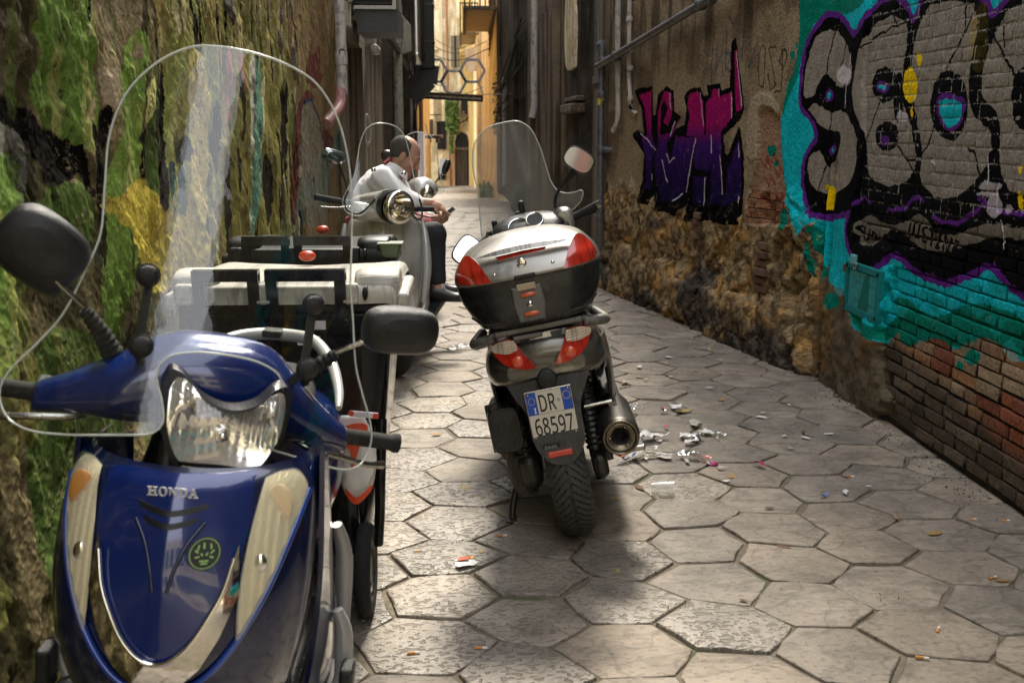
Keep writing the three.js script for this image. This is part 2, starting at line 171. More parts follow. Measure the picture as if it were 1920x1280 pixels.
// outlines on the walls, in millimetres: along the wall, height
const PAINT_A = {
sil: [[6433,1614],[6457,1744],[6424,1900],[6307,2016],[6098,2091],[5958,2091],[5838,2075],[5692,2024],[5536,1924],[5440,1996],[5352,2056],[5236,2084],[5102,2088],[5009,2052],[4930,2009],[4870,1940],[4818,1996],[4790,2026],[4698,2084],[4446,2072],[4172,1953],[4133,1881],[4053,1929],[3960,1977],[3684,2004],[3451,801],[3702,831],[3785,846],[3898,891],[3964,912],[4069,867],[4179,820],[4312,779],[4457,779],[4619,790],[4762,829],[4876,849],[4973,778],[5118,720],[5286,737],[5408,782],[5469,860],[5492,939],[5406,1016],[5553,969],[5790,940],[6025,939],[6176,972],[6297,1088],[6324,1183],[6264,1295],[6133,1375],[6073,1403],[6236,1520],[6359,1544],[6442,1607]],
teal: [[6560,2487],[6512,1880],[6717,1709],[6813,1485],[6766,1220],[6543,985],[6259,823],[6233,789],[6106,857],[5964,906],[5837,761],[5709,591],[5348,580],[5195,401],[4849,396],[4702,514],[4505,482],[4314,549],[4196,509],[3964,620],[3760,615],[3654,582],[3404,558],[3705,2114]],
green: [[5341,543],[5195,401],[4849,396],[4702,514],[4505,482],[4314,549],[4196,509],[3964,620],[3760,615],[3654,582],[3404,558],[3436,726],[3686,745],[3947,756],[4132,724],[4277,649],[4498,594],[4634,653],[4863,644],[4749,537],[4989,436]],
green2: [[6602,2494],[6517,1909],[6417,2029],[6116,2093],[5729,2053],[5364,2080],[5406,2308]],
g1: [[6528,2420],[6512,1880],[6717,1709],[6813,1485],[6663,1653],[6494,1778],[6455,1905],[6246,2045],[6357,2395]],
y_s1: [[6389,1651],[6411,1771],[6328,1915],[6193,2012],[5978,2014],[5797,1989],[5657,1920],[5581,1842],[5535,1756],[5557,1670],[5761,1658],[5863,1712],[6018,1752],[6102,1713],[6169,1623],[6323,1620]],
y_s2: [[6313,1563],[6230,1593],[6139,1615],[6002,1566],[5876,1552],[5606,1559],[5469,1478],[5402,1400],[5399,1383],[5394,1238],[5474,1135],[5695,1072],[5946,1061],[6140,1097],[6244,1186],[6232,1280],[6070,1335],[5965,1312],[5898,1243],[5818,1234],[5711,1294],[5653,1380],[5678,1427],[6024,1438],[6188,1519]],
y_a1: [[5486,1854],[5426,1920],[5312,1983],[5132,2008],[4977,1975],[4914,1927],[4905,1812],[4930,1723],[4919,1601],[4825,1512],[4747,1406],[4695,1285],[4735,1219],[4827,1179],[5004,1154],[5160,1169],[5294,1209],[5329,1401],[5410,1483],[5500,1565],[5541,1664],[5521,1760]],
y_c1: [[4819,1911],[4768,1965],[4685,2014],[4359,1986],[4259,1934],[4232,1862],[4249,1765],[4268,1676],[4244,1548],[4152,1486],[4042,1450],[4018,1365],[4036,1350],[4067,1270],[4193,1187],[4321,1141],[4466,1131],[4594,1163],[4671,1215],[4672,1307],[4665,1363],[4748,1474],[4785,1550],[4867,1673],[4854,1794]],
y_k1: [[4097,1823],[4041,1888],[3969,1919],[3669,1930],[3526,1191],[3847,1188],[3937,1245],[3989,1347],[3985,1450],[4019,1502],[4120,1545],[4169,1578],[4181,1684],[4140,1765]],
y_band: [[5408,907],[5363,988],[5167,1024],[5053,996],[4940,985],[4768,1021],[4662,1075],[4559,1061],[4473,1006],[4295,1003],[4069,1076],[3972,1085],[3752,1088],[3508,1098],[3494,1024],[3741,1031],[3983,1011],[4148,953],[4351,903],[4576,890],[4714,925],[4898,962],[5035,898],[5133,840],[5290,833]],
k_h1: [[4978,1655],[4986,1618],[5024,1590],[5085,1574],[5158,1576],[5230,1595],[5283,1628],[5308,1669],[5298,1708],[5256,1737],[5191,1750],[5117,1746],[5050,1726],[5000,1693]],
k_h2: [[4920,1412],[4928,1381],[4963,1356],[5019,1341],[5085,1339],[5149,1352],[5197,1377],[5218,1410],[5209,1442],[5170,1468],[5112,1482],[5045,1482],[4984,1468],[4940,1443]],
k_h3: [[4256,1544],[4261,1480],[4297,1427],[4360,1398],[4439,1397],[4519,1426],[4582,1482],[4614,1552],[4608,1620],[4565,1673],[4497,1700],[4417,1696],[4342,1663],[4285,1609]],
k_h4: [[3754,1556],[3752,1506],[3767,1466],[3795,1443],[3831,1443],[3869,1466],[3900,1508],[3919,1561],[3920,1613],[3905,1653],[3875,1674],[3839,1672],[3802,1648],[3772,1607]],
k_st: [[5056,1707],[4931,1730],[4882,1470],[4987,1470]],
k_sb: [[6088,1740],[5920,1744],[5805,1671],[5554,1653],[5537,1563],[5920,1553],[6021,1618]],
k_sb2: [[6032,1431],[5678,1427],[5658,1363],[5827,1234],[5912,1267],[5967,1327]],
k_k2: [[4243,1546],[4185,1568],[4000,1487],[3985,1450],[4007,1350],[4031,1350],[4039,1454],[4132,1497]],
u_p1: [[5077,1649],[5083,1636],[5104,1626],[5137,1621],[5176,1622],[5212,1629],[5239,1641],[5250,1656],[5244,1669],[5222,1679],[5187,1684],[5149,1682],[5113,1675],[5088,1663]],
u_p2: [[5023,1393],[5027,1383],[5044,1375],[5069,1370],[5098,1369],[5125,1373],[5145,1381],[5154,1392],[5149,1402],[5132,1411],[5106,1415],[5077,1415],[5050,1411],[5031,1403]],
u_p3: [[5840,1631],[5844,1615],[5863,1602],[5893,1595],[5928,1596],[5961,1604],[5986,1619],[5997,1636],[5992,1653],[5972,1666],[5942,1672],[5907,1671],[5874,1662],[5850,1648]],
u_p4: [[5881,1338],[5716,1365],[5723,1317],[5835,1282]],
u_p5: [[4559,1567],[4513,1598],[4463,1603],[4372,1584],[4279,1568],[4276,1527],[4306,1463],[4406,1430],[4487,1462],[4540,1524]],
t_t1: [[5116,1650],[5120,1645],[5134,1641],[5155,1639],[5179,1640],[5201,1643],[5217,1649],[5223,1655],[5219,1660],[5204,1664],[5183,1666],[5160,1665],[5138,1661],[5122,1656]],
t_t3: [[5891,1630],[5892,1621],[5901,1614],[5914,1610],[5930,1610],[5944,1615],[5956,1623],[5961,1632],[5959,1641],[5950,1648],[5937,1652],[5921,1651],[5907,1647],[5896,1639]],
t_t5: [[4529,1575],[4449,1582],[4363,1564],[4293,1542],[4327,1472],[4410,1450],[4468,1471],[4520,1526]],
t_t4: [[5750,1329],[5753,1322],[5764,1317],[5780,1314],[5799,1313],[5817,1316],[5830,1321],[5835,1327],[5832,1334],[5821,1339],[5805,1342],[5786,1343],[5768,1340],[5756,1335]],
e_1: [[4758,1646],[4759,1610],[4776,1581],[4805,1565],[4841,1566],[4878,1584],[4907,1615],[4922,1653],[4921,1691],[4903,1720],[4873,1735],[4836,1733],[4801,1714],[4773,1683]],
e_2: [[4741,1765],[4741,1751],[4747,1741],[4757,1736],[4770,1736],[4783,1743],[4793,1755],[4798,1768],[4798,1782],[4792,1792],[4781,1798],[4769,1797],[4756,1790],[4747,1778]],
e_3: [[4781,1526],[4781,1516],[4784,1509],[4790,1505],[4798,1505],[4806,1509],[4812,1517],[4816,1526],[4816,1536],[4812,1544],[4806,1548],[4798,1548],[4791,1543],[4784,1535]],
e_4: [[5693,1063],[5694,1031],[5708,1005],[5732,989],[5762,987],[5792,999],[5816,1023],[5829,1054],[5827,1086],[5813,1112],[5788,1127],[5758,1129],[5728,1117],[5705,1093]],
e_5: [[5664,1175],[5665,1162],[5672,1151],[5684,1145],[5699,1144],[5713,1149],[5724,1159],[5730,1171],[5729,1184],[5722,1195],[5709,1201],[5695,1202],[5681,1197],[5670,1187]],
e_6: [[5856,1110],[5857,1100],[5863,1091],[5873,1085],[5884,1085],[5896,1089],[5905,1097],[5909,1107],[5909,1118],[5903,1127],[5893,1132],[5881,1133],[5870,1129],[5861,1121]],
e_7: [[3791,1294],[3791,1285],[3794,1278],[3799,1274],[3806,1274],[3813,1277],[3818,1284],[3821,1293],[3821,1302],[3819,1309],[3813,1313],[3807,1313],[3800,1309],[3794,1303]],
e_8: [[3763,1184],[3761,1167],[3764,1152],[3770,1144],[3778,1144],[3787,1151],[3795,1164],[3800,1181],[3801,1199],[3799,1213],[3793,1221],[3784,1221],[3776,1214],[3768,1201]],
g_1: [[5469,513],[5475,489],[5500,467],[5540,450],[5587,442],[5631,444],[5665,457],[5679,477],[5673,501],[5646,524],[5605,541],[5558,548],[5515,545],[5483,532]],
g_2: [[4531,502],[4537,481],[4561,460],[4600,443],[4645,433],[4689,433],[4721,442],[4735,460],[4728,482],[4702,504],[4662,521],[4616,530],[4575,529],[4544,519]],
g_3: [[3957,535],[3961,520],[3979,505],[4007,492],[4040,485],[4071,484],[4094,490],[4104,502],[4099,517],[4080,532],[4051,545],[4018,552],[3988,552],[3966,546]],
g_4: [[4092,465],[4093,455],[4099,447],[4110,440],[4122,437],[4133,439],[4142,444],[4147,452],[4146,461],[4139,470],[4129,477],[4117,479],[4105,478],[4097,473]],
l_n1: [[4270,1944],[4346,1845],[4425,1764],[4483,1705]],
l_n2: [[4352,1974],[4350,1867]],
l_n3: [[5472,1859],[5265,1914],[5075,1940],[4906,1943]],
l_n4: [[5112,2004],[5045,1947]],
l_n5: [[5649,1919],[5700,1810],[5853,1702]],
l_n6: [[5876,2010],[5970,1871],[6001,1754]],
l_n7: [[5195,1577],[5254,1490],[5322,1401]],
l_n8: [[4723,1279],[4592,1379],[4554,1462]],
l_n9: [[4971,1386],[4803,1301],[4735,1254]],
l_n10: [[4104,1813],[3987,1714],[3905,1649]],
l_n11: [[4047,1899],[4007,1755]],
l_n12: [[4229,1373],[4159,1342],[4109,1262]],
l_n13: [[5875,1546],[5872,1435]],
l_n14: [[5905,1231],[6022,1075]],
l_n15: [[4803,1301],[4706,1309]],
l_n16: [[4160,1370],[4178,1346]],
q_w1: [[4985,1055],[4807,1069],[4669,1144],[4603,1121]],
q_w2: [[4495,1064],[4407,1039],[4252,1053],[4064,1141]],
q_w3: [[4091,1168],[3956,1128],[3760,1134]],
q_w4: [[5403,1042],[5310,1102],[5219,1075]],
d_d1: [[4057,1332],[4029,1229]],
d_d2: [[3957,1223],[3942,1119]],
d_d3: [[3908,1090],[3864,990]],
d_d4: [[5582,1844],[5597,1762],[5626,1664],[5615,1565]],
d_d5: [[4942,1564],[4935,1463]],
d_d6: [[4518,1324],[4551,1304],[4517,1291]],
m_m1: [[3918,1229],[3925,1221],[3948,1213],[3984,1207],[4024,1205],[4062,1206],[4089,1211],[4101,1219],[4093,1228],[4068,1236],[4031,1242],[3991,1244],[3954,1242],[3928,1237]],
m_m2: [[3904,1153],[3906,1131],[3920,1113],[3944,1101],[3973,1099],[4001,1106],[4023,1122],[4034,1144],[4032,1166],[4016,1185],[3992,1196],[3963,1198],[3935,1190],[3914,1174]],
m_m3: [[3827,1145],[3829,1137],[3836,1130],[3848,1125],[3861,1124],[3874,1126],[3884,1132],[3889,1140],[3887,1148],[3880,1155],[3868,1160],[3854,1161],[3841,1158],[3832,1152]],
m_m4: [[3949,1198],[3956,1193],[3978,1188],[4010,1184],[4048,1182],[4082,1181],[4107,1184],[4117,1188],[4109,1193],[4085,1198],[4052,1202],[4014,1204],[3981,1204],[3957,1202]],
m_m5: [[5561,1732],[5568,1710],[5594,1694],[5637,1686],[5687,1688],[5734,1700],[5769,1720],[5785,1743],[5778,1765],[5749,1782],[5705,1789],[5655,1786],[5609,1774],[5576,1754]],
m_m6: [[4829,1504],[4834,1494],[4852,1485],[4880,1481],[4912,1481],[4943,1486],[4965,1495],[4974,1506],[4969,1517],[4950,1526],[4922,1530],[4889,1529],[4859,1524],[4838,1515]],
txt: [[4733,991],[4206,939]],
txt2: [[5364,911],[5074,891]],
g_s1: [[6103,838],[6031,868],[5917,901],[5799,750],[5734,587],[5815,591],[5920,768],[5995,823]],
g_s2: [[6140,775],[6036,787],[5909,609],[5919,560],[6063,621]],
g_s3: [[6057,589],[5977,567],[5987,517],[6046,525]]
};
const PAINT_B = {
black: [[3122,1756],[2774,1772],[2732,1538],[2661,1537],[2626,1696],[2472,1761],[2337,1722],[2302,1568],[2184,1532],[2311,1414],[2083,1465],[2055,1614],[2101,1681],[2004,1727],[1848,1730],[1765,1656],[1692,1669],[1709,1741],[1518,1744],[1495,1687],[1350,1712],[1356,2017],[1315,2035],[1150,1581],[1192,1522],[1443,1402],[1402,1263],[1349,1249],[1200,1441],[1126,1255],[1098,972],[1115,818],[1324,808],[1612,807],[1961,764],[1954,914],[2173,786],[2582,817],[2630,942],[2705,845],[2929,839],[2882,1245],[3149,1391],[3047,1423],[2892,1383],[2958,1614]],
f_1: [[3042,1726],[2782,1754],[2745,1394],[2657,1304],[2708,1213],[2714,974],[2834,930],[2864,1208],[2967,1374],[2843,1393],[2908,1613]],
f_2: [[2515,1736],[2358,1714],[2333,1568],[2404,1465],[2496,1501],[2424,1604],[2510,1675],[2573,1607],[2557,1395],[2355,1413],[2192,1524],[2270,1431],[2437,1325],[2337,1188],[2257,1388],[1894,1379],[1961,1233],[2021,978],[2224,879],[2493,878],[2623,1034],[2684,1213],[2598,1323],[2631,1572]],
f_3: [[2042,1696],[1885,1720],[1782,1640],[1742,1400],[1595,1417],[1597,1243],[1643,1145],[1874,1153],[1921,1234],[1895,1383],[2057,1398],[2007,1531],[2055,1614]],
f_4: [[1737,1639],[1654,1665],[1641,1719],[1534,1723],[1511,1664],[1325,1701],[1308,1524],[1470,1425],[1453,1247],[1412,998],[1371,938],[1603,913],[1608,1242],[1601,1401],[1715,1400]],
f_5: [[1318,1962],[1289,1968],[1166,1584],[1254,1553]],
f_6: [[1295,1220],[1210,1373],[1149,1255],[1122,985],[1351,908],[1359,1172]],
f_7: [[1889,1099],[1677,1108],[1679,916],[1903,884]],
h_1: [[2995,1411],[2840,1356],[2665,1277]],
h_2: [[2402,1715],[2371,1603]],
h_3: [[2432,1255],[2359,1187],[2261,1225]],
h_4: [[2518,1200],[2391,1027]],
h_5: [[1894,1374],[2021,978]],
h_6: [[2226,896],[2081,957]],
h_7: [[1838,1706],[1767,1464]],
h_8: [[1630,1401],[1618,1274]],
h_9: [[1479,1262],[1405,998]],
h_10: [[1341,1689],[1315,1524]],
h_11: [[1286,1946],[1174,1596]],
h_12: [[1533,1719],[1522,1672]],
h_13: [[1699,1094],[1696,899]],
h_14: [[1156,998],[1135,954]],
h_15: [[2275,1499],[2354,1396]],
h_16: [[2722,1084],[2713,1029]],
h_17: [[1200,1344],[1178,1254]],
q1: [[941,1957],[967,1917],[955,1719],[886,1710],[881,1939],[928,1970]],
q2: [[753,1950],[837,1943],[782,1823],[727,1711],[796,1686],[835,1784]],
q3: [[667,1924],[701,1859],[654,1802],[606,1866],[625,1914],[667,1924],[654,1681],[750,1663]],
bl1: [[1670,2025],[1656,1762]],
bl2: [[1596,2005],[1597,1821],[1506,1983],[1482,1800]],
bl3: [[1451,2128],[1439,1829]],
bl4: [[1183,2075],[1198,1903]],
bl5: [[1424,2199],[1351,2133]],
bl6: [[1452,1964],[1366,1944],[1425,1858],[1336,1808]],
bl7: [[992,2017],[1097,1840]],
peel: [[1092,1551],[1045,1637],[927,1676],[778,1657],[671,1586],[664,1517],[769,1574],[903,1590],[959,1549],[938,1261],[1003,1229],[1077,1272]],
pink: [[942,1534],[887,1583],[769,1567],[663,1510],[618,1269],[544,1050],[397,950],[388,869],[992,814],[1016,1052],[926,1232]],
brk: [[1016,1052],[544,1050],[384,951],[375,870],[994,829]],
g_0: [[704,1309],[711,1288],[737,1272],[772,1268],[806,1277],[828,1295],[830,1318],[812,1337],[780,1347],[745,1344],[716,1330]],
g_1: [[672,1230],[676,1218],[690,1209],[709,1207],[727,1211],[739,1221],[740,1234],[731,1245],[714,1251],[695,1250],[679,1242]],
g_2: [[426,900],[432,862],[454,834],[486,826],[519,839],[541,870],[545,909],[530,944],[502,962],[468,959],[440,936]],
g_3: [[509,1880],[513,1865],[525,1855],[542,1853],[560,1861],[571,1876],[573,1892],[565,1905],[549,1911],[531,1908],[516,1896]],
g_4: [[486,1931],[488,1921],[494,1914],[502,1914],[511,1918],[517,1928],[518,1938],[514,1946],[506,1950],[497,1948],[490,1941]],
tealedge: [[505,2261],[469,1936],[596,1772],[659,1599],[629,1269],[513,1025],[323,875],[288,796],[127,813],[292,2234]],
r_0: [[918,1247],[847,1198],[839,1263],[774,1208]],
r_1: [[831,1278],[762,1230],[754,1294],[690,1239]],
r_2: [[735,1195],[666,1149],[659,1212],[597,1159]],
r_3: [[846,1134],[776,1087],[768,1151],[704,1098]],
r_4: [[688,1028],[620,982],[613,1046],[551,994]],
r_5: [[864,1016],[793,970],[785,1036],[721,983]],
r_6: [[738,953],[669,908],[662,972],[599,920]],
scr: [[2927,811],[2891,661],[2848,779],[2789,651],[2749,786],[2708,565],[2620,814],[2584,707]]
};
const PAINT_L = {
green: [[2603,1789],[3026,1845],[2976,1634],[2980,1590],[3011,1541],[2968,1419],[2889,1385],[2745,1430],[2644,1454],[2568,1501],[2546,1544],[2637,1613],[2593,1699]],
tan: [[2284,1706],[2458,1710],[2563,1705],[2568,1638],[2521,1568],[2414,1522],[2237,1502]],
dark: [[2165,1522],[2414,1522],[2566,1493],[2598,1449],[2745,1430],[2929,1374],[3009,1346],[2980,1285],[2899,1249],[2846,1317],[2784,1330],[2586,1302],[2589,1361],[2488,1424],[2403,1474],[2160,1500]],
leaf: [[2160,1500],[2403,1474],[2455,1453],[2496,1415],[2499,1364],[2473,1266],[2405,1113],[2320,956],[2261,863],[2027,925]],
leafrim: [[2462,1441],[2490,1411],[2489,1364],[2454,1280],[2377,1117],[2302,960]],
leaftop: [[2157,1489],[2402,1472],[2454,1449],[2485,1411],[2489,1386],[2412,1392],[2140,1413]],
low: [[2552,1296],[2718,1318],[2857,1307],[2912,1243],[2878,1159],[2791,1083],[2474,1148],[2486,1199]],
tall: [[3274,1723],[3367,1750],[3499,1759],[3473,1636],[3395,1564],[3317,1277],[3221,996],[3005,807],[2859,839],[2990,1263],[3003,1320],[3135,1417],[3165,1476],[3171,1567],[3240,1651]],
pale1: [[3015,1616],[3138,1629],[3152,1556],[3131,1481],[3051,1521],[3008,1586]],
pale2: [[2926,1538],[2981,1535],[2968,1479],[2911,1474]],
pale3: [[3282,1683],[3354,1697],[3423,1719],[3435,1669],[3384,1671],[3349,1674]],
olive: [[3842,1778],[4021,1813],[4285,1780],[4477,1691],[4475,1555],[4291,1449],[4145,864],[3570,947],[3633,1387],[3717,1637],[3840,1676]],
dg: [[3486,1666],[3638,1670],[3522,1174],[3570,947],[3311,984],[3381,1274]],
ol2: [[4513,1708],[4770,1771],[5399,1813],[6055,1706],[6074,1552],[5847,1144],[5670,902],[5617,705],[4337,876],[4475,1294]],
refl_yel1: [[3965,1739],[4165,1756],[4297,1652],[4243,1376],[4123,1016],[3823,1014],[3988,1311],[4008,1449],[3977,1637]],
refl_yel2: [[3438,1589],[3578,1636],[3569,1558],[3491,1485],[3387,1455]],
refl_yel3: [[2927,1247],[3147,1264],[3295,1301],[3436,1259],[3622,1159],[3903,1130],[4161,1049],[4154,901],[3555,884],[3279,929],[3197,1115],[3008,1215]],
refl_pk1: [[4582,1785],[4740,1792],[4681,1560],[4570,1401],[4621,1668]],
refl_pk2: [[4850,1792],[4985,1794],[4947,1567],[4898,1681]],
refl_wt1: [[5047,1802],[5285,1814],[5178,1572],[5037,1274],[4973,943],[4911,950],[5038,1362]],
refl_tl1: [[5285,1814],[5519,1817],[5375,1356],[5256,1175],[5032,919],[4960,945],[5102,1361]],
refl_cr1: [[5519,1817],[5593,1817],[5472,1448],[5327,1264],[5423,1541]],
k_0: [[3646,1658],[3747,1670],[3671,1449],[3646,1164],[3580,1169],[3591,1387]],
k_1: [[3824,1416],[4003,1428],[4004,1325],[3800,1318]],
k_2: [[4500,1325],[4593,1354],[4666,1288],[4571,985],[4434,999]],
k_3: [[5411,1308],[5566,1324],[5680,1153],[5568,932],[5319,955]],
k_4: [[4317,1552],[4479,1571],[4442,1295],[4270,1242]],
k_5: [[3367,1449],[3425,1455],[3391,1273],[3331,1300]],
k_6: [[3004,1510],[3082,1522],[3047,1407],[2963,1398]],
k_7: [[6155,1741],[6210,1597],[5905,1141],[5845,1246],[6055,1593]],
blue1: [[3676,1335],[3734,1340],[3737,1255],[3676,1194],[3658,1259]],
blue2: [[3821,1304],[3926,1327],[3890,1179],[3765,1174]],
stucco: [[6080,2455],[8589,2873],[8515,548],[8151,142],[5604,656],[6077,1448],[6255,1767],[6064,1959]],
red1: [[6241,1232],[6463,1559],[6860,1682],[7191,1718],[7428,1626],[7257,1646],[6845,1629],[6646,1448],[6343,859],[6146,878]],
red2: [[6885,1776],[7167,1934],[7287,2063],[7329,1908],[7792,2093],[7666,1813],[7983,1882],[7644,1734],[7195,1730]],
tag: [[6805,1622],[7173,1654],[7538,1525],[7938,1172],[7911,698],[6340,848],[6512,1223],[6683,1448]],
bl1: [[6840,1612],[7172,1650],[7538,1525],[7938,1172],[7858,703]],
bl2: [[6688,1333],[7068,967]],
bl3: [[7427,1294],[7142,1075],[7148,784]],
bl4: [[6357,858],[6542,1278],[6802,1611]],
red3: [[7611,1448],[8063,1420],[8384,1361],[8116,1223],[7905,1242]]
};
const PAINT_C = {
sil: [[425,1607],[439,1732],[419,1881],[349,1997],[221,2077],[133,2083],[57,2072],[-38,2026],[-141,1930],[-205,2007],[-265,2071],[-302,2110],[-427,690],[-310,715],[-227,767],[-185,849],[-170,931],[-228,1007],[-129,963],[26,941],[176,947],[269,984],[343,1101],[360,1192],[323,1300],[243,1376],[205,1404],[306,1518],[381,1540],[430,1601]],
teal: [[500,2437],[472,1860],[591,1694],[646,1483],[619,1234],[490,1007],[320,842],[304,808],[226,870],[137,913],[56,765],[-27,589],[-268,557],[-374,362],[-522,356],[-262,2427]],
g1: [[481,2374],[472,1860],[591,1694],[646,1483],[560,1642],[461,1764],[438,1886],[312,2027],[379,2360]],
green2: [[525,2440],[475,1888],[415,2006],[232,2078],[-14,2053],[-257,2096],[-228,2327]],
y_s1: [[398,1643],[411,1758],[361,1899],[280,1997],[146,2006],[31,1987],[-60,1923],[-111,1846],[-141,1760],[-127,1673],[7,1658],[73,1710],[171,1747],[223,1707],[265,1618],[359,1614]],
y_s2: [[353,1559],[302,1588],[247,1612],[161,1564],[81,1551],[-94,1560],[-186,1479],[-231,1399],[-233,1382],[-236,1233],[-183,1129],[-36,1070],[126,1066],[247,1106],[311,1194],[303,1285],[203,1337],[137,1314],[95,1245],[44,1235],[-26,1294],[-63,1380],[-47,1427],[175,1438],[277,1518]],
k_sb: [[215,1734],[109,1741],[36,1670],[-129,1656],[-140,1565],[109,1552],[173,1616]],
k_sb2: [[180,1432],[-47,1427],[-60,1362],[50,1235],[104,1269],[139,1329]],
u_p3: [[58,1630],[61,1614],[73,1601],[92,1594],[114,1594],[135,1602],[151,1616],[158,1633],[155,1650],[142,1663],[123,1670],[101,1669],[80,1661],[65,1647]],
u_p4: [[84,1339],[-22,1365],[-17,1317],[55,1283]],
t_t3: [[90,1628],[92,1619],[97,1612],[105,1608],[115,1609],[125,1613],[132,1620],[135,1629],[134,1638],[128,1646],[120,1649],[110,1649],[101,1645],[94,1637]],
e_4: [[-37,1061],[-36,1030],[-27,1004],[-12,989],[8,987],[27,1000],[43,1024],[51,1056],[50,1087],[41,1113],[25,1128],[5,1129],[-14,1116],[-29,1092]],
e_6: [[69,1112],[69,1102],[73,1093],[79,1088],[86,1088],[94,1092],[99,1100],[102,1111],[102,1121],[98,1130],[92,1135],[84,1135],[77,1131],[72,1123]],
e_5: [[-56,1173],[-56,1160],[-51,1150],[-43,1143],[-33,1143],[-24,1148],[-17,1158],[-13,1171],[-14,1184],[-18,1195],[-26,1201],[-36,1201],[-45,1196],[-52,1186]],
g_s1: [[224,852],[179,878],[107,906],[32,752],[-10,586],[42,595],[109,775],[157,833]],
g_s2: [[247,792],[182,799],[102,618],[108,569],[199,637]],
g_b: [[-186,496],[-182,472],[-165,451],[-138,437],[-107,431],[-78,436],[-56,451],[-46,473],[-50,497],[-68,518],[-95,532],[-126,537],[-155,531],[-176,517]],
l_n6: [[81,2006],[141,1866],[160,1749]],
l_n13: [[81,1545],[79,1435]],
l_n14: [[100,1233],[174,1082]]
};
// ---------- sky ----------
{
  const w = 256, h = 128, d = new Float32Array(w * h * 4);
  for (let j = 0; j < h; j++) for (let i = 0; i < w; i++) { const k = (j * w + i) * 4, n = 0.9 + 0.2 * fbm(i / w * 8, j / h * 5, 4, 8); const up = j / h; d[k] = 1.02 * n; d[k + 1] = 1.03 * n; d[k + 2] = (1.04 + 0.06 * up) * n; d[k + 3] = 1; }
  const t = new THREE.DataTexture(d, w, h, THREE.RGBAFormat, THREE.FloatType); t.mapping = THREE.EquirectangularReflectionMapping; t.magFilter = THREE.LinearFilter; t.needsUpdate = true;
  scene.background = t; scene.environment = t; scene.backgroundIntensity = scene.environmentIntensity = 1.05;
}
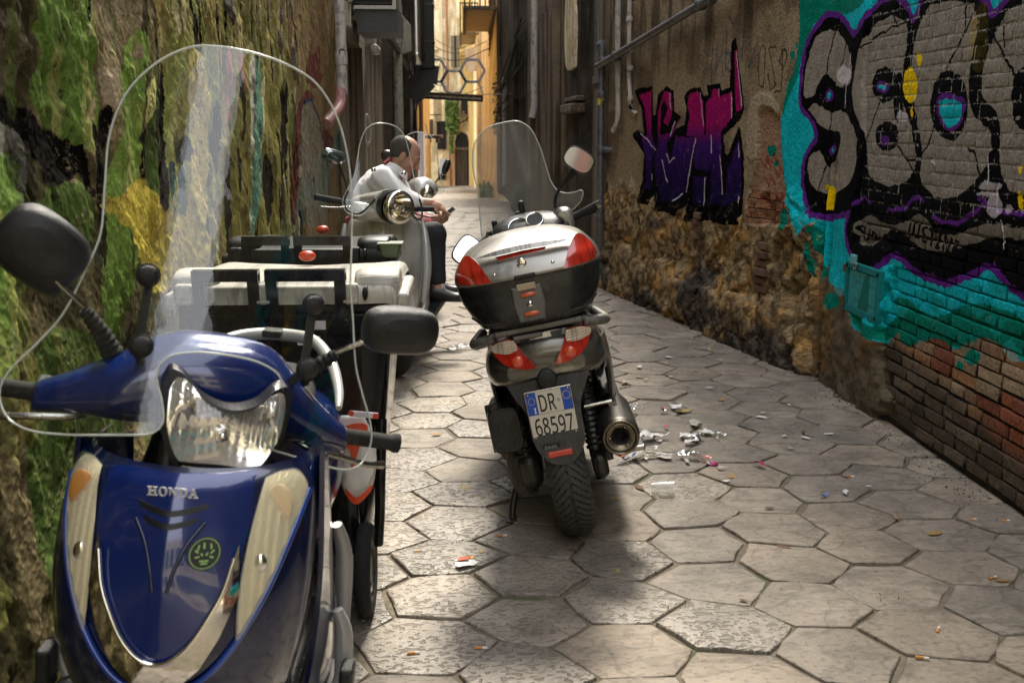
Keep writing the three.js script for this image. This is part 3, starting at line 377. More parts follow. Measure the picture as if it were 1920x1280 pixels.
// ---------- wall paint and relief ----------
function cells(x, y) { let a = 9, b = 9, id = 0; const xi = fl(x), yi = fl(y); for (let j = -1; j < 2; j++) for (let i = -1; i < 2; i++) { const p = xi + i, q = yi + j, u = LAT[(p & 255) + (q & 255) * 256], v = LAT[((p + 91) & 255) + ((q + 37) & 255) * 256], d = Math.hypot(p + u - x, q + v - y); if (d < a) { b = a; a = d; id = u; } else if (d < b) b = d; } return [a, b, id]; }
function paintWall(W, H, u0, u1, v0, v1, draw, base, wear = 0.45, warp = 0.012) {
  const cv = document.createElement('canvas'); cv.width = W; cv.height = H; const g = cv.getContext('2d');
  const kx = W / (u1 - u0), ky = H / (v1 - v0), X = (u) => (u1 > u0 ? (u / 1000 - u0) : 0) * kx, Y = (v) => (v1 - v / 1000) * ky;
  const path = (pts, close = true) => { g.beginPath(); pts.forEach(([a, b], i) => i ? g.lineTo(X(a), Y(b)) : g.moveTo(X(a), Y(b))); if (close) g.closePath(); };
  const soft = (pts) => { g.beginPath(); const n = pts.length, m = (i) => [(X(pts[i % n][0]) + X(pts[(i + 1) % n][0])) / 2, (Y(pts[i % n][1]) + Y(pts[(i + 1) % n][1])) / 2]; g.moveTo(...m(0)); for (let i = 1; i <= n; i++) g.quadraticCurveTo(X(pts[i % n][0]), Y(pts[i % n][1]), ...m(i)); g.closePath(); };
  g.lineJoin = g.lineCap = 'round';
  draw({ g, X, Y, kx, ky, path, soft, fill: (pts, c, s = true) => { (s ? soft : path)(pts); g.fillStyle = c; g.fill(); }, line: (pts, c, w) => { path(pts, false); g.strokeStyle = c; g.lineWidth = w * ky; g.stroke(); } });
  const src = g.getImageData(0, 0, W, H).data, out = new Uint8Array(W * H * 4), hW = W >> 1, hH = H >> 1, bump = new Uint8Array(hW * hH * 4);
  const lin = new Float32Array(256); for (let i = 0; i < 256; i++) { const c = i / 255; lin[i] = c <= 0.04045 ? c / 12.92 : Math.pow((c + 0.055) / 1.055, 2.4); }
  const enc = new Uint8Array(4097); for (let i = 0; i <= 4096; i++) enc[i] = s8(i / 4096);
  for (let j = 0; j < H; j++) { const v = v1 - (j + 0.5) / ky;
    for (let i = 0; i < W; i++) { const u = u0 + (i + 0.5) / kx;
      const n1 = vn(u * 28, v * 28), n2 = vn(u * 28 + 60, v * 28 + 11), n3 = vn(u * 110, v * 110), n4 = vn(u * 330 + 5, v * 330);
      const wx = warp * ((n1 - 0.5) + 0.5 * (n3 - 0.5)), wy = warp * ((n2 - 0.5) + 0.5 * (n4 - 0.5));
      const si = clamp(fl(i + wx * kx), 0, W - 1), sj = clamp(fl(j + wy * ky), 0, H - 1), s = (sj * W + si) * 4;
      const b = base(u, v, n1, n3, n4); let a = src[s + 3] / 255; const grit = 0.66 + 0.42 * n3 + 0.5 * (n4 - 0.5) + 0.22 * (n1 - 0.5);
      if (a > 0) { const worn = sstep(1 - wear, 1.05 - wear * 0.6, 0.34 * n1 + 0.36 * n3 + 0.3 * n4 + (b[4] || 0)); a *= 1 - 0.85 * worn; }
      const o = ((H - 1 - j) * W + i) * 4;
      for (let c = 0; c < 3; c++) out[o + c] = enc[fl(clamp(b[c] * (1 - a) + lin[src[s + c]] * grit * a) * 4096)];
      out[o + 3] = 255;
      if (!(i & 1) && !(j & 1)) { const q = ((hH - 1 - (j >> 1)) * hW + (i >> 1)) * 4; if (q >= 0 && q < bump.length) { const e = clamp(b[3] * (1 - 0.25 * a)) * 255; bump[q] = bump[q + 1] = bump[q + 2] = e; bump[q + 3] = 255; } }
    } }
  return { map: dtex(W, H, out, true, THREE.MirroredRepeatWrapping), bump: dtex(hW, hH, bump, false, THREE.MirroredRepeatWrapping), alpha: (u, v) => { const i = fl((u - u0) * kx), j = fl((v1 - v) * ky); if (i < 0 || j < 0 || i >= W || j >= H) return null; const k = (j * W + i) * 4; return src[k + 3] ? [src[k], src[k + 1], src[k + 2]] : null; } };
}
// a wall sheet: along(u) -> {x, z, nx, nz}, relief(u, v) in metres out of the wall
function wallSheet(along, u0, u1, v0, v1, nu, nv, relief, tu0 = u0, tu1 = u1, tv0 = v0, tv1 = v1, skip) {
  const pos = [], uv = [], idx = [];
  for (let j = 0; j <= nv; j++) for (let i = 0; i <= nu; i++) { const u = lerp(u0, u1, i / nu), v = lerp(v0, v1, j / nv), a = along(u), d = relief(u, v); pos.push(a.x + a.nx * d, v, a.z + a.nz * d); uv.push((u - tu0) / (tu1 - tu0), (v - tv0) / (tv1 - tv0)); }
  for (let j = 0; j < nv; j++) for (let i = 0; i < nu; i++) { if (skip && skip(lerp(u0, u1, (i + 0.5) / nu), lerp(v0, v1, (j + 0.5) / nv))) continue; const a = j * (nu + 1) + i, b = a + 1, c = a + nu + 1, d = c + 1; idx.push(a, b, c, b, d, c); }
  const g = new THREE.BufferGeometry(); g.setAttribute('position', new THREE.Float32BufferAttribute(pos, 3)); g.setAttribute('uv', new THREE.Float32BufferAttribute(uv, 2)); g.setIndex(idx); g.computeVertexNormals();
  const p = g.attributes.normal, a = along((u0 + u1) / 2); let s = 0; for (let i = 0; i < p.count; i += 7) s += p.getX(i) * a.nx + p.getZ(i) * a.nz; if (s < 0) { g.setIndex([...g.index.array].reverse()); g.computeVertexNormals(); }
  return g;
}
// plain old plaster for upper and far walls: streaks run down, stains in patches
function plaster(c1, c2, dark, streak = 1) {
  return bake(1024, (u, v) => { const a = fbm(u * 4, v * 4, 5, 4), b = fbm(u * 20, v * 2 + 3, 4, 20), f = vn(u * 256, v * 256), g = fbm(u * 48, v * 48, 3, 48), k = sstep(0.5, 0.68, b) * streak, s = sstep(0.55, 0.7, a); const q = 0.75 + 0.4 * g + 0.15 * (f - 0.5); return [0, 1, 2].map((i) => lerp(lerp(c1[i], c2[i], s), dark[i], 0.75 * k) * q).concat([clamp(0.55 * g + 0.25 * f + 0.25 * s)]); });
}
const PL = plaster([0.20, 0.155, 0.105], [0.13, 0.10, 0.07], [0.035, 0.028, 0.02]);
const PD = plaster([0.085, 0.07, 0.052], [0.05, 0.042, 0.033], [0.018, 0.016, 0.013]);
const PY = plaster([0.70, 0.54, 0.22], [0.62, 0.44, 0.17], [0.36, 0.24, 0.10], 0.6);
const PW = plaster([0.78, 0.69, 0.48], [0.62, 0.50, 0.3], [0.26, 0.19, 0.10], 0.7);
const wallMat = (p, b = 0.012, r = 0.92) => phy(0xffffff, r, 0, { specularIntensity: 0.15, map: p.map, bumpMap: p.bump, bumpScale: b });
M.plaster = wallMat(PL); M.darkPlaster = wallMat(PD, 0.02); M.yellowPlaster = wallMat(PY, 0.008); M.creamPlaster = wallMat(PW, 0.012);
// plain wall block along a line from (x0, z0) to (x1, z1), thickness th to the left of that direction; uv in metres / 3
function wallBlock(x0, z0, x1, z1, y0, y1, th, s = 3) {
  const L = Math.hypot(x1 - x0, z1 - z0), g = new THREE.BoxGeometry(L, y1 - y0, Math.abs(th), Math.max(1, fl(L)), Math.max(1, fl(y1 - y0)), 1), p = g.attributes.position, n = g.attributes.normal, uv = g.attributes.uv;
  for (let i = 0; i < p.count; i++) { const e = Math.abs(n.getX(i)) > 0.5; uv.setXY(i, ((e ? p.getZ(i) : p.getX(i)) + x0 * 3 + z0) / s, (p.getY(i) + (y0 + y1) / 2) / s); }
  g.translate(L / 2, (y0 + y1) / 2, th / 2); g.rotateY(-Math.atan2(z1 - z0, x1 - x0)); g.translate(x0, 0, z0); return g;
}

// ---------- paving ----------
const gy = (z) => z < 18 ? 0 : -(z - 18) * 0.038;              // the alley falls gently past the middle
const STONE_A = bake(1024, (u, v) => { const wx = 0.02 * (vn(u * 30, v * 30, 30) - 0.5), n = vn(u * 80 + wx * 64, v * 150, 80, 150) * 0.62 + vn(u * 44 + 9, v * 80 + wx * 40, 44, 80) * 0.38, pit = sstep(0.27, 0.46, n), f = vn(u * 256, v * 256), g = fbm(u * 9, v * 9, 4, 9), m = fbm(u * 70, v * 70, 3, 70); const d = (0.8 + 0.2 * pit) * (0.72 + 0.36 * m + 0.75 * (g - 0.5) + 0.1 * (f - 0.5)); return [0.29 * d, 0.254 * d, 0.203 * d, clamp(0.1 + 0.6 * pit + 0.2 * m + 0.1 * f), clamp(0.6 - 0.26 * pit + 0.32 * m)]; }, 'chr');
const STONE_B = bake(1024, (u, v) => { const n = vn(u * 50, v * 90 + 9, 50, 90), pit = sstep(0.16, 0.36, n), f = vn(u * 256, v * 256), g = fbm(u * 7 + 20, v * 7, 5, 7), m = fbm(u * 90, v * 90, 3, 90); const st = sstep(0.56, 0.68, fbm(u * 9, v * 26 + 50, 4, 9)), cr = 1 - sstep(0.0, 0.03, Math.abs(fbm(u * 4 + 3, v * 4 + 60, 5, 4) - 0.5)) ; const d = (0.82 + 0.18 * pit) * (0.68 + 0.44 * m + 0.8 * (g - 0.5) + 0.12 * (f - 0.5)) * (1 - 0.2 * st) * (1 - 0.25 * cr); return [0.295 * d, 0.256 * d, 0.203 * d, clamp(0.3 + 0.36 * pit + 0.25 * m + 0.1 * f - 0.2 * cr), clamp(0.55 + 0.35 * m)]; }, 'chr');
const stoneMat = (T, tint, b) => std(tint, 1, 0, { map: T.map, bumpMap: T.bump, roughnessMap: T.rough, bumpScale: b });
const STONES = [[STONE_A, [0.874, 0.865, 0.874], 0.006], [STONE_A, [0.781, 0.772, 0.779], 0.007], [STONE_A, [0.949, 0.921, 0.902], 0.006], [STONE_B, [0.837, 0.818, 0.807], 0.004], [STONE_B, [0.911, 0.888, 0.869], 0.004], [STONE_B, [0.781, 0.772, 0.774], 0.0045], [STONE_B, [0.902, 0.856, 0.817], 0.004]].map((a) => stoneMat(...a));
const SOIL = bake(512, (u, v) => { const n = fbm(u * 60, v * 60, 3, 60), g = fbm(u * 8, v * 8, 4, 8), d = 0.5 + 0.6 * n + 0.4 * (g - 0.5), gr = sstep(0.62, 0.75, g); return [lerp(0.17, 0.08, gr) * d, lerp(0.14, 0.09, gr) * d, lerp(0.10, 0.04, gr) * d, n]; });
{
  const g = new THREE.PlaneGeometry(160, 160, 1, 160).rotateX(-Math.PI / 2).translate(0, -0.016, -20), uv = g.attributes.uv, p = g.attributes.position; for (let i = 0; i < uv.count; i++) { uv.setXY(i, uv.getX(i) * 100, uv.getY(i) * 100); p.setY(i, -0.0075 + gy(-p.getZ(i))); } g.computeVertexNormals();
  struct('ground', g, std(0xffffff, 0.95, 0, { map: SOIL.map, bumpMap: SOIL.bump, bumpScale: 0.01 }));
}
const rightX = (z) => z < 5.75 ? 2.115 : z < 9.46 ? lerp(2.115, 1.33, (z - 5.75) / 3.71) : z < 13.4 ? lerp(1.25, 1.18, (z - 9.46) / 3.94) : z < 18.2 ? lerp(1.18, 0.88, (z - 13.4) / 4.8) : lerp(0.88, 0.58, (z - 18.2) / 27);
{
  const paving = new THREE.Group(); paving.name = 'paving'; paving.userData = { kind: 'structure', label: 'worn grey hexagonal stone paving along the alley floor' }; scene.add(paving);
  const O = [-0.13, 2.69], bx = 0.03, bz = 0.301, ax = 0.308, az = 0.12, far = [], near = [];
  const jit = (x, z) => { const k = [Math.round(x * 25), Math.round(z * 25)]; const r = (s) => h3(k[0] * 0.37, k[1] * 0.71, s) - 0.5; return [x + 0.052 * r(1), z + 0.05 * r(2)]; };
  for (let i = -14; i < 16; i++) for (let j = -24; j < 160; j++) {
    const cx = O[0] + i * ax + j * bx - fl(i / 2) * 0 , cz = O[1] + i * az + j * bz; if (cz < 0.6 || cz > 45 || cx < -1.35 || cx > rightX(cz) + 0.15) continue;
    // corners are the middles between three neighbouring centres, pushed out to make flat-topped hexagons
    const nb = [[1, 0], [0, 1], [-1, 1], [-1, 0], [0, -1], [1, -1]].map(([p, q]) => [cx + p * ax + q * bx, cz + p * az + q * bz]), pts = [];
    for (let k = 0; k < 6; k++) { const a = nb[k], b = nb[(k + 1) % 6]; pts.push(jit((cx + a[0] + b[0]) / 3, (cz + a[1] + b[1]) / 3)); }
    const s = { cx, cz, pts, d: Math.hypot(cx, cz) }; (cz > 2.1 ? near : far).push(s);
  }
  near.sort((a, b) => a.d - b.d); const keep = near.filter((s) => s.cx > s.cz * -0.42 - 0.2).slice(0, 296), ks = new Set(keep); for (const s of near) if (!ks.has(s)) far.push(s);
  function stone(s) {
    const { cx, cz, pts } = s, r = (k) => h3(cx * 3.1, cz * 1.7, k), lift = 0.008 * (r(3) - 0.5), tx = 0.028 * (r(4) - 0.5), tz = 0.024 * (r(5) - 0.5), ou = r(6) * 7, ov = r(7) * 7, rot = r(8) < 0.5 ? 0 : Math.PI, n = 12, gap = 0.0005 + 0.005 * r(9) * r(9), ring = [[], [], []];
    for (let k = 0; k < 6; k++) for (let e = 0; e < 2; e++) { const a = pts[k], b = pts[(k + 1) % 6]; let x = lerp(a[0], b[0], e * 0.5), z = lerp(a[1], b[1], e * 0.5); const w = e ? 0.02 * (h3(x * 5, z * 5, 3) - 0.5) : 0; const dx = x - cx, dz = z - cz, l = Math.hypot(dx, dz); const put = (m, y) => [cx + dx / l * (l - m + w), y + gy(cz) + lift + tx * dx + tz * dz, cz + dz / l * (l - m + w)];
      ring[0].push(put(gap + 0.011, 0)); ring[1].push(put(gap + (e ? 0 : 0.007), -0.0045)); ring[2].push(put(gap + 0.004, -0.045)); }
    const pos = [[cx, gy(cz) + lift + 0.0012, cz], ...ring[0], ...ring[1], ...ring[2]], idx = [];
    for (let k = 0; k < n; k++) { const a = 1 + k, b = 1 + (k + 1) % n; idx.push(0, a, b); idx.push(a, a + n, b, b, a + n, b + n, a + n, a + 2 * n, b + n, b + n, a + 2 * n, b + 2 * n); }
    const g = new THREE.BufferGeometry(); g.setAttribute('position', new THREE.Float32BufferAttribute(pos.flatMap((p) => [p[0], p[1], -p[2]]), 3));
    g.setAttribute('uv', new THREE.Float32BufferAttribute(pos.flatMap((p) => { const x = p[0] - cx, z = p[2] - cz, c = Math.cos(rot), q = Math.sin(rot); return [(x * c - z * q) / 0.9 + ou, (x * q + z * c) / 0.9 + ov]; }), 2)); g.setIndex(idx); g.computeVertexNormals(); return g;
  }
  keep.forEach((s) => { const left = clamp(0.75 - (s.cx + 0.1) * 0.62 - 0.05 * (s.cz - 3)), q = h3(s.cx, s.cz, 11), k = h3(s.cx, s.cz, 12) < left ? fl(q * 3) : 3 + fl(q * 4); part('paving_stone', stone(s), STONES[k], paving); });
  const f = part('far_paving_stones', far.map(stone), STONES[0], paving); f.userData.kind = 'stuff';
}

// ---------- right wall: painted brick (A), then old stucco over rough stone (B) ----------
const alongA = (u) => ({ x: 2.115, z: -u, nx: -1, nz: 0 });
const BD = V(1.33 - 2.115, 0, -(9.46 - 5.75)).normalize(), BN = V(BD.z, 0, -BD.x);
const alongB = (u) => ({ x: 2.115 + BD.x * u, z: -5.75 + BD.z * u, nx: BN.x, nz: BN.z });
const graffitiWall = thing('graffiti_wall', 'long right wall of brick and stucco covered in teal, purple and black graffiti', 'wall');
const inPlasterA = (u, v) => Math.max(sstep(4.78, 4.90, u + 0.5 * (fbm(u * 2.5, v * 4) - 0.5) + 0.16 * (fbm(u * 14, v * 14 + 3) - 0.5)) * (1 - sstep(0.84, 0.92, v + 0.1 * (fbm(u * 5 + 9, v * 3) - 0.5))), sstep(5.3, 5.38, u + 0.2 * (fbm(u * 2, v * 4 + 5) - 0.5)));
const A0 = 3.05, A1 = 5.78, AH = 2.3, COURSE = 0.0585;
const brickList = []; {
  for (let r = 0; r < 46; r++) { const y = 0.03 + r * COURSE; let u = 0.2 + (r % 2) * 0.1 + h3(r, 2, 5) * 0.06, k = 0; while (u < A1) { const L = (h3(r, k, 1) < 0.3 ? 0.11 : 0.2) + 0.035 * (h3(r, k, 2) - 0.5); brickList.push({ u0: u, u1: u + L - 0.009, y0: y + 0.006 * (h3(r, k, 3) - 0.5) + 0.004 * Math.sin(u * 2 + r), h: COURSE - 0.0085, d: 0.009 * (h3(r, k, 4) - 0.3), t: h3(r, k, 6), r }); u += L; k++; } }
}
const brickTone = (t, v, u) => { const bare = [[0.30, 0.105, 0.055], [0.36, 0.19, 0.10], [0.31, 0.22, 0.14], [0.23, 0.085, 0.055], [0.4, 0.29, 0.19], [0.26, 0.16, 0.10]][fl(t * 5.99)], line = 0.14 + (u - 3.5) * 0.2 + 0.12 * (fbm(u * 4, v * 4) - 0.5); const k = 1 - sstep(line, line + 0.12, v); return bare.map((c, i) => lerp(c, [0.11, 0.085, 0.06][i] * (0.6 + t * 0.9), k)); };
const brickAt = (() => { const rows = []; for (const b of brickList) (rows[b.r] ||= []).push(b); return (u, v) => { const r = fl((v - 0.03) / COURSE); for (const q of [r, r - 1, r + 1]) if (rows[q]) for (const b of rows[q]) if (u > b.u0 && u < b.u1 && v > b.y0 && v < b.y0 + b.h) return b; return null; }; })();
const TEAL = '#10b2bf', TEAL2 = '#34ccd6', GREEN = '#057a68', PURPLE = '#5d2682', INK = '#070709', SILVER = '#8d857a', YEL = '#f0cb0c', WHITE = '#ddd6da';
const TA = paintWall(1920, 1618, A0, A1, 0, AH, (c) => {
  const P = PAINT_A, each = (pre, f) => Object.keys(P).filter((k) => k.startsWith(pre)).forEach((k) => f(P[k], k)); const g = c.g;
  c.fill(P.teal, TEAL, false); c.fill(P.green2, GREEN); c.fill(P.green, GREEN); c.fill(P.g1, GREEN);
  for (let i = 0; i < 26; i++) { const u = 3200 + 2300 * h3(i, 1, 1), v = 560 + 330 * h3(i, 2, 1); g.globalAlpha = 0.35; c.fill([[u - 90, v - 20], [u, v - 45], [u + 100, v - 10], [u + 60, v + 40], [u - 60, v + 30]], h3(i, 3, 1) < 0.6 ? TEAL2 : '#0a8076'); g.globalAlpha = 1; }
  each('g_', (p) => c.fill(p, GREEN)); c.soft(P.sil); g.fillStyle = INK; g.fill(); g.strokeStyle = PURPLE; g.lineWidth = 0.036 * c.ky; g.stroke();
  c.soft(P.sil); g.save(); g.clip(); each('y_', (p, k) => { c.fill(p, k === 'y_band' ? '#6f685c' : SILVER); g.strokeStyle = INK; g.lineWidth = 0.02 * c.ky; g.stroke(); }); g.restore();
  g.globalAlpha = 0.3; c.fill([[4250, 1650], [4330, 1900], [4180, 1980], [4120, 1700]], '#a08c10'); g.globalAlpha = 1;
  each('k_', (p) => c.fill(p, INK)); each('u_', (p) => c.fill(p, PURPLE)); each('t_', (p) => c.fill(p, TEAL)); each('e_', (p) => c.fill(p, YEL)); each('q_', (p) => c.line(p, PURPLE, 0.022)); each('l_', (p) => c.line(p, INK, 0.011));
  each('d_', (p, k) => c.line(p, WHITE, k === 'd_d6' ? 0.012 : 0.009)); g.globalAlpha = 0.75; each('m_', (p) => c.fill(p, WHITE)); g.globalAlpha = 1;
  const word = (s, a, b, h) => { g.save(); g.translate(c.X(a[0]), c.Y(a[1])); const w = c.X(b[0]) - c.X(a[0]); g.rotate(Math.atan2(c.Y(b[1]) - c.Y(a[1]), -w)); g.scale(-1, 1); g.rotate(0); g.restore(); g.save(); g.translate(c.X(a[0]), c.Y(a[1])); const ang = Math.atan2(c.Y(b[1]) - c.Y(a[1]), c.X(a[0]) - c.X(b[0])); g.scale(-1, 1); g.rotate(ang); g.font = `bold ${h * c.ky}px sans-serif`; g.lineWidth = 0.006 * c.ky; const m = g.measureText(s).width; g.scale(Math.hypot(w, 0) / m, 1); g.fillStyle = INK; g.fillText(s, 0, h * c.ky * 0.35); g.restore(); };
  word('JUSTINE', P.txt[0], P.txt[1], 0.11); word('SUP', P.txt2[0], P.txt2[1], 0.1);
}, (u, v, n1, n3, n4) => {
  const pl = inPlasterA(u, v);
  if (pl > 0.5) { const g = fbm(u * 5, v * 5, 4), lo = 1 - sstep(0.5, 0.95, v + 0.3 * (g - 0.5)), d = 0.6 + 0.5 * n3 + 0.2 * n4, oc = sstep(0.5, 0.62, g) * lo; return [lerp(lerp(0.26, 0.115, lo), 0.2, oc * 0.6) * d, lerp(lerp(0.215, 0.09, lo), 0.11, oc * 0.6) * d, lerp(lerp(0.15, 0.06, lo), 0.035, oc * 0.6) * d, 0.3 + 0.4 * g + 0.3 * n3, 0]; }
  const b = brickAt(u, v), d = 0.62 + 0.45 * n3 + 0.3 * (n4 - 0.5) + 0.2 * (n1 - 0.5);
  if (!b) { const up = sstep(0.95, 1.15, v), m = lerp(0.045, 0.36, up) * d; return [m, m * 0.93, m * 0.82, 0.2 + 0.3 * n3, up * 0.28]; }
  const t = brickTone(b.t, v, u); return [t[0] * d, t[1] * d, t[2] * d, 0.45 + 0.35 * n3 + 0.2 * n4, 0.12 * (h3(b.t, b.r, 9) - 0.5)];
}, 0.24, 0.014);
M.graffitiA = phy(0xffffff, 0.85, 0, { specularIntensity: 0.12, map: TA.map, bumpMap: TA.bump, bumpScale: 0.006 });
{
  const mortar = wallSheet(alongA, A0, A1, 0, AH, 150, 90, (u, v) => 0.0015 - 0.014 * (1 - sstep(0.9, 1.1, v)) + 0.004 * fbm(u * 40, v * 40, 2));
  part('mortar', mortar, M.graffitiA, graffitiWall);
  const pl = wallSheet(alongA, 4.6, A1, 0, AH, 130, 190, (u, v) => { const k = inPlasterA(u, v), g = fbm(u * 4, v * 4, 5), lo = 1 - sstep(0.35, 0.8, v); return -0.02 + k * (0.034 + 0.022 * g) + k * lo * (0.05 * fbm(u * 7 + 3, v * 7, 4) + 0.015 * fbm(u * 26, v * 26, 2)) - 0.07 * sstep(5.66, 5.7, u) * (1 - sstep(5.74, 5.77, u)) * (1 - sstep(1.15, 1.3, v)); }, A0, A1, 0, AH, (u, v) => inPlasterA(u, v) < 0.05);
  part('plaster', pl, M.graffitiA, graffitiWall);
  const vis = brickList.filter((b) => { const u = (b.u0 + b.u1) / 2, v = b.y0 + b.h / 2; return inPlasterA(u, v) < 0.45 && u > 0.3 && v < AH; });
  const one = (b) => { const L = b.u1 - b.u0, g = new THREE.BufferGeometry(), pos = [], uv = [], idx = [], e = 0.006, d = 0.004 + b.d * (b.y0 > 1 ? 0.35 : 1), q = (u, v, o) => { const w = 0.0035 * (h3(u, v, 5) - 0.5); pos.push(2.115 - o, v + w, -(u + w)); const uu = (u - A0) / (A1 - A0); uv.push(uu, v / AH); };
    for (const [m, o] of [[0, -0.03], [0, d - 0.003], [e * 0.7, d]]) for (const [a, c] of [[0, 0], [0.5, 0], [1, 0], [1, 1], [0.5, 1], [0, 1]]) q(b.u0 + m + a * (L - 2 * m), b.y0 + m + c * (b.h - 2 * m), o + (m ? 0.0035 * (h3(a + b.u0, c + b.y0, 6) - 0.5) : 0));
    for (let r = 0; r < 2; r++) for (let k = 0; k < 6; k++) { const a = r * 6 + k, c = r * 6 + (k + 1) % 6; idx.push(a, c, a + 6, c, c + 6, a + 6); } idx.push(12, 13, 17, 13, 16, 17, 13, 14, 16, 14, 15, 16);
    g.setAttribute('position', new THREE.Float32BufferAttribute(pos, 3)); g.setAttribute('uv', new THREE.Float32BufferAttribute(uv, 2)); g.setIndex(idx); g.computeVertexNormals(); return g; };
  const seen = vis.filter((b) => b.u1 > 3.42 && b.y0 < 1.93 + (b.u0 - 3.5) * 0.13).sort((a, b) => a.u0 - b.u0), parts = seen.slice(0, 300), ps = new Set(parts);
  for (const b of parts) part('brick', one(b), M.graffitiA, graffitiWall);
  const rest = vis.filter((b) => !ps.has(b)); part('bricks', rest.map(one), M.graffitiA, graffitiWall).userData.kind = 'stuff';
  part('mortar', wallSheet(alongA, -3.5, A0, 0, AH, 20, 10, () => -0.004), M.graffitiA, graffitiWall);
  part('upper_wall', [wallBlock(2.13, 3.5, 2.13, -5.85, AH - 0.02, 7, 0.5), wallBlock(2.2, 3.5, 2.2, -5.85, 0, AH, 0.4)], M.plaster, graffitiWall);
}
const B0 = 0, B1 = 3.795, BH = 2.5;
const lowB = (u, v) => 1 - sstep(-0.05, 0.1, v - (0.86 + 0.08 * Math.sin(u * 2.2) + 0.28 * (fbm(u * 2.5, 3) - 0.5)) + 0.2 * (fbm(u * 6, v * 6, 3) - 0.5));
const inPoly = (p, u, v) => { let c = false; u *= 1000; v *= 1000; for (let i = 0, j = p.length - 1; i < p.length; j = i++) if ((p[i][1] > v) !== (p[j][1] > v) && u < (p[j][0] - p[i][0]) * (v - p[i][1]) / (p[j][1] - p[i][1]) + p[i][0]) c = !c; return c; };
const TB = paintWall(2048, 1350, B0, B1, 0, BH, (c) => {
  const P = PAINT_B, g = c.g, each = (pre, f) => Object.keys(P).filter((k) => k.startsWith(pre)).forEach((k) => f(P[k]));
  const Q = PAINT_C, INKc = '#070709'; c.fill(Q.teal, TEAL, false); c.fill(Q.green2, GREEN); c.fill(Q.g1, GREEN); g.globalAlpha = 0.8; if (0) c.fill([...P.tealedge.slice(0, -2), [-400, 500], [-400, 2700]], TEAL); g.globalAlpha = 1; c.soft(Q.sil); g.fillStyle = INK; g.fill(); g.strokeStyle = PURPLE; g.lineWidth = 0.036 * c.ky; g.stroke(); c.soft(Q.sil); g.save(); g.clip(); for (const k of Object.keys(Q)) if (k.startsWith('y_')) { c.fill(Q[k], SILVER); g.strokeStyle = INK; g.lineWidth = 0.02 * c.ky; g.stroke(); } g.restore(); for (const k of Object.keys(Q)) { const col = { k: INK, u: PURPLE, t: TEAL, e: YEL, g: GREEN }[k[0]]; if (/^[kuteg]_/.test(k)) c.fill(Q[k], col); else if (k[0] === 'l') c.line(Q[k], INK, 0.011); } each('g_', (p) => c.fill(p, GREEN));
  const sw = [...new Set(Object.keys(P))]; g.globalAlpha = 0.55; sw.filter((k) => /^bl\d/.test(k)).forEach((k) => c.line(P[k], '#2c3d5e', 0.02)); g.globalAlpha = 0.85; ['q1', 'q2', 'q3'].forEach((k) => c.line(P[k], '#2a2410', 0.012)); g.globalAlpha = 0.6; each('r_', (p) => c.line(p, '#7a1410', 0.02)); g.globalAlpha = 1;
  c.fill(P.black, '#060507', false); c.path(P.black); g.strokeStyle = '#060507'; g.lineWidth = 0.03 * c.ky; g.stroke();
  const gr = g.createLinearGradient(0, c.Y(1950), 0, c.Y(1000)); gr.addColorStop(0, '#a8105f'); gr.addColorStop(0.5, '#94125f'); gr.addColorStop(0.66, '#381762'); gr.addColorStop(1, '#1a0c3a');
  each('f_', (p) => { c.path(p); g.fillStyle = gr; g.fill(); }); each('h_', (p) => c.line(p, '#cfc2d0', 0.011)); c.line(P.scr, '#0c0a08', 0.008);
}, (u, v, n1, n3, n4) => {
  const lo = lowB(u, v), g = fbm(u * 3.5, v * 3.5, 4), g2 = fbm(u * 8 + 30, v * 8, 3), d = 0.5 + 0.62 * n3 + 0.4 * (n4 - 0.4), st = sstep(0.5, 0.66, fbm(u * 9, v * 0.9 + 4, 4)) * sstep(1.5, 2.3, v);
  let c = [0.29, 0.225, 0.145].map((k, i) => lerp(k, [0.17, 0.125, 0.08][i], sstep(0.42, 0.62, g))); c = c.map((k, i) => lerp(k, [0.06, 0.046, 0.03][i], 0.8 * st));
  let q = [0.25, 0.18, 0.10].map((k, i) => lerp(k, [0.34, 0.205, 0.08][i], sstep(0.5, 0.66, g2))); q = q.map((k, i) => lerp(k, [0.075, 0.062, 0.05][i], sstep(0.53, 0.72, fbm(u * 2.6 + 9, v * 2.6, 4) + 0.28 * (0.42 - v)))); q = q.map((k) => k * (0.45 + 0.85 * sstep(0.3, 0.65, fbm(u * 22, v * 22, 3))));
  const w = [0, 1, 2].map((i) => lerp(c[i], q[i], lo) * d); let h = lerp(0.5 + 0.25 * (n3 - 0.5) + 0.2 * (g2 - 0.5), 0.25 + 0.3 * g2 + 0.45 * n3, lo);
  if (inPoly(PAINT_B.pink, u + 0.02 * (n1 - 0.5), v + 0.02 * (n3 - 0.5))) { const br = inPoly(PAINT_B.brk, u, v); const row = v / 0.062, jt = (row - fl(row) < 0.14) || ((u / 0.2 + (fl(row) % 2) * 0.5) % 1 < 0.05); const b = br ? (jt ? [0.06, 0.05, 0.04] : [0.24, 0.12, 0.065]) : [0.31, 0.19, 0.13]; return [...b.map((k) => k * d), br && jt ? 0.1 : 0.4 + 0.3 * n3, 0]; }
  if (inPoly(PAINT_B.peel, u + 0.015 * (n1 - 0.5), v + 0.015 * (n3 - 0.5))) return [0.36 * d, 0.29 * d, 0.2 * d, 0.6 + 0.3 * n3, 0];
  return [...w, h, 0.1 * lo];
}, 0.26, 0.014);
M.graffitiB = phy(0xffffff, 0.9, 0, { specularIntensity: 0.1, map: TB.map, bumpMap: TB.bump, bumpScale: 0.012 });
